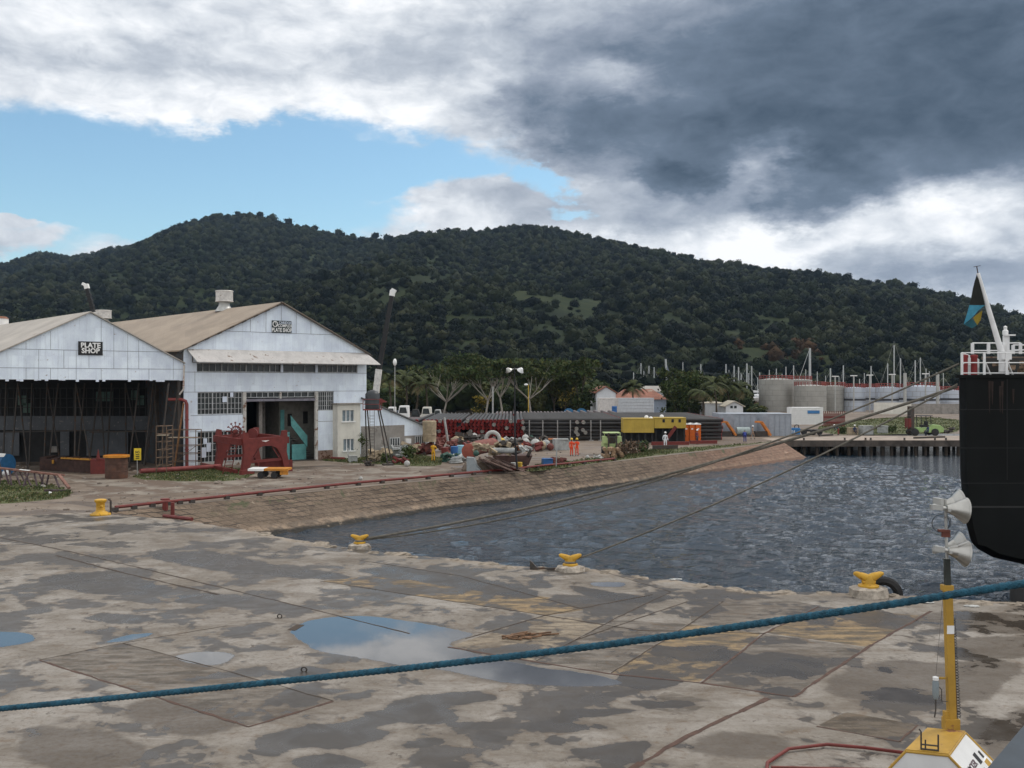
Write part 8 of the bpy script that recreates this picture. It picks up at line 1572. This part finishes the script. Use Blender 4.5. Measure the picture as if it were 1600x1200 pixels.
    part('face', M_boot, lambda mb: [mb.ball(hd+fw*.088+side*s*.032+upv*.005, .012, 6, 4) for s in (-1, 1)]+[mb.box(hd+fw*.09-upv*.055, (.05, .01, .012))])
    part('nose', M_skin, lambda mb: [mb.ball(hd+fw*.10-upv*.02, .018, 6, 4)]+[mb.ball(hd+side*s*.092-upv*.01, .025, 6, 4, (.5, 1, 1.2)) for s in (-1, 1)])
    if hat is not None:
        top = hd+upv*.035; part('hard_hat', hat, lambda mb: mb.lathe([(.15, 0), (.122, .012), (.118, .07), (.085, .125), (.03, .15), (0, .152)], top, 14, upv))
    else: part('hair', M_boot, lambda mb: mb.ball(hd+upv*.04-fw*.01, .10, 10, 6, (1, 1, .75)))
    return o
M_cor = mat('coverall_orange', (.72, .075, .02), .8, var=.12); M_cye = mat('coverall_yellow', (.66, .34, .02), .7, var=.1); M_cbl = mat('coverall_blue', (.02, .035, .20), .8); M_cwh = mat('coverall_white', (.70, .72, .74), .8); M_nav = mat('navy_shirt', (.03, .045, .09), .8); M_maroon = mat('maroon_shirt', (.16, .04, .045), .8); M_tan = mat('tan_shirt', (.32, .22, .16), .8); M_hy = mat('hat_yellow', (.75, .50, .05), .4); M_trs = mat('dark_trousers', (.03, .035, .06), .85); M_red2 = mat('red_trousers', (.25, .05, .04), .85)
person(893, 712.5, 'worker in orange coveralls and yellow helmet, the left of the pair', M_cor, pose='stand', rz=.5, hat=M_hy); person(901.5, 712.5, 'worker in orange coveralls and yellow helmet, the right of the pair', M_cor, pose='arms', rz=-.4, hat=M_hy)
person(677, 721.5, 'bare-headed worker in a yellow rain suit beside the lean-to', M_cye, pose='arms', rz=2.8, hat=None, h=1.82); person(1039.5, 700.5, 'worker in white with a white helmet behind the red beams', M_cwh, pose='stand', rz=.2, hat=M_white, h=1.8)
person(1089, 694.5, 'worker in a maroon shirt and white helmet before the orange toilets', M_maroon, M_trs, 'stand', .8, M_white); person(1164, 691.5, 'worker in blue coveralls stooping near the top of the slope', M_cbl, pose='bend', rz=3.0, hat=None); person(1176, 686.5, 'worker in tan with a white helmet before the grey bins', M_tan, pose='walk', rz=1.2, hat=M_white)
person(1310, 680, 'worker in navy shirt and red trousers pulling a rope on the pier', M_nav, M_red2, 'bend', -1.45, M_white); person(1337, 679.5, 'worker in a white helmet sitting beside the grey box on the pier', M_nav, M_trs, 'sit', .3, M_white); person(1447, 681, 'driver seated on the light green forklift', M_nav, M_trs, 'sit', -1.57, None, z=0.95)
# small litter and clods to break up the yard
r = random.Random(88); mb = MB()
for k in range(700):
    u, v = r.uniform(0, 1150), r.uniform(705, 800); q = G(u, v)
    tx = np.interp(v, [690, 735, 745, 761, 787, 801], [1222, 840, 740, 560, 300, 158])
    if u > tx-25 and v > 700: continue
    s = r.uniform(.04, .16); mb.ball((q.x, q.y, s*.2), s, 5, 3, (1.3, 1, .6), .3)
o = mb.build('gravel', mat('gravel_mix', (.24, .20, .165), .9, var=.5, scale=.7)); o['kind'] = 'stuff'; o['label'] = 'scattered stones and clods on the yard'
# ================================================================ HAZE
hm = bpy.data.materials.new('haze_air'); hm.use_nodes = True; t = hm.node_tree; t.nodes.clear(); ou = t.nodes.new('ShaderNodeOutputMaterial'); vo = t.nodes.new('ShaderNodeVolumePrincipled'); vo.inputs['Color'].default_value = (.50, .72, .98, 1); vo.inputs['Density'].default_value = .00005; vo.inputs['Anisotropy'].default_value = .2; t.links.new(vo.outputs[0], ou.inputs['Volume'])
hz_ = MB().boxf(-3300, 3300, -120, 2750, -8, 330).build('haze', hm); hz_['kind'] = 'stuff'; hz_['label'] = 'thin bluish air between the harbour and the hills'
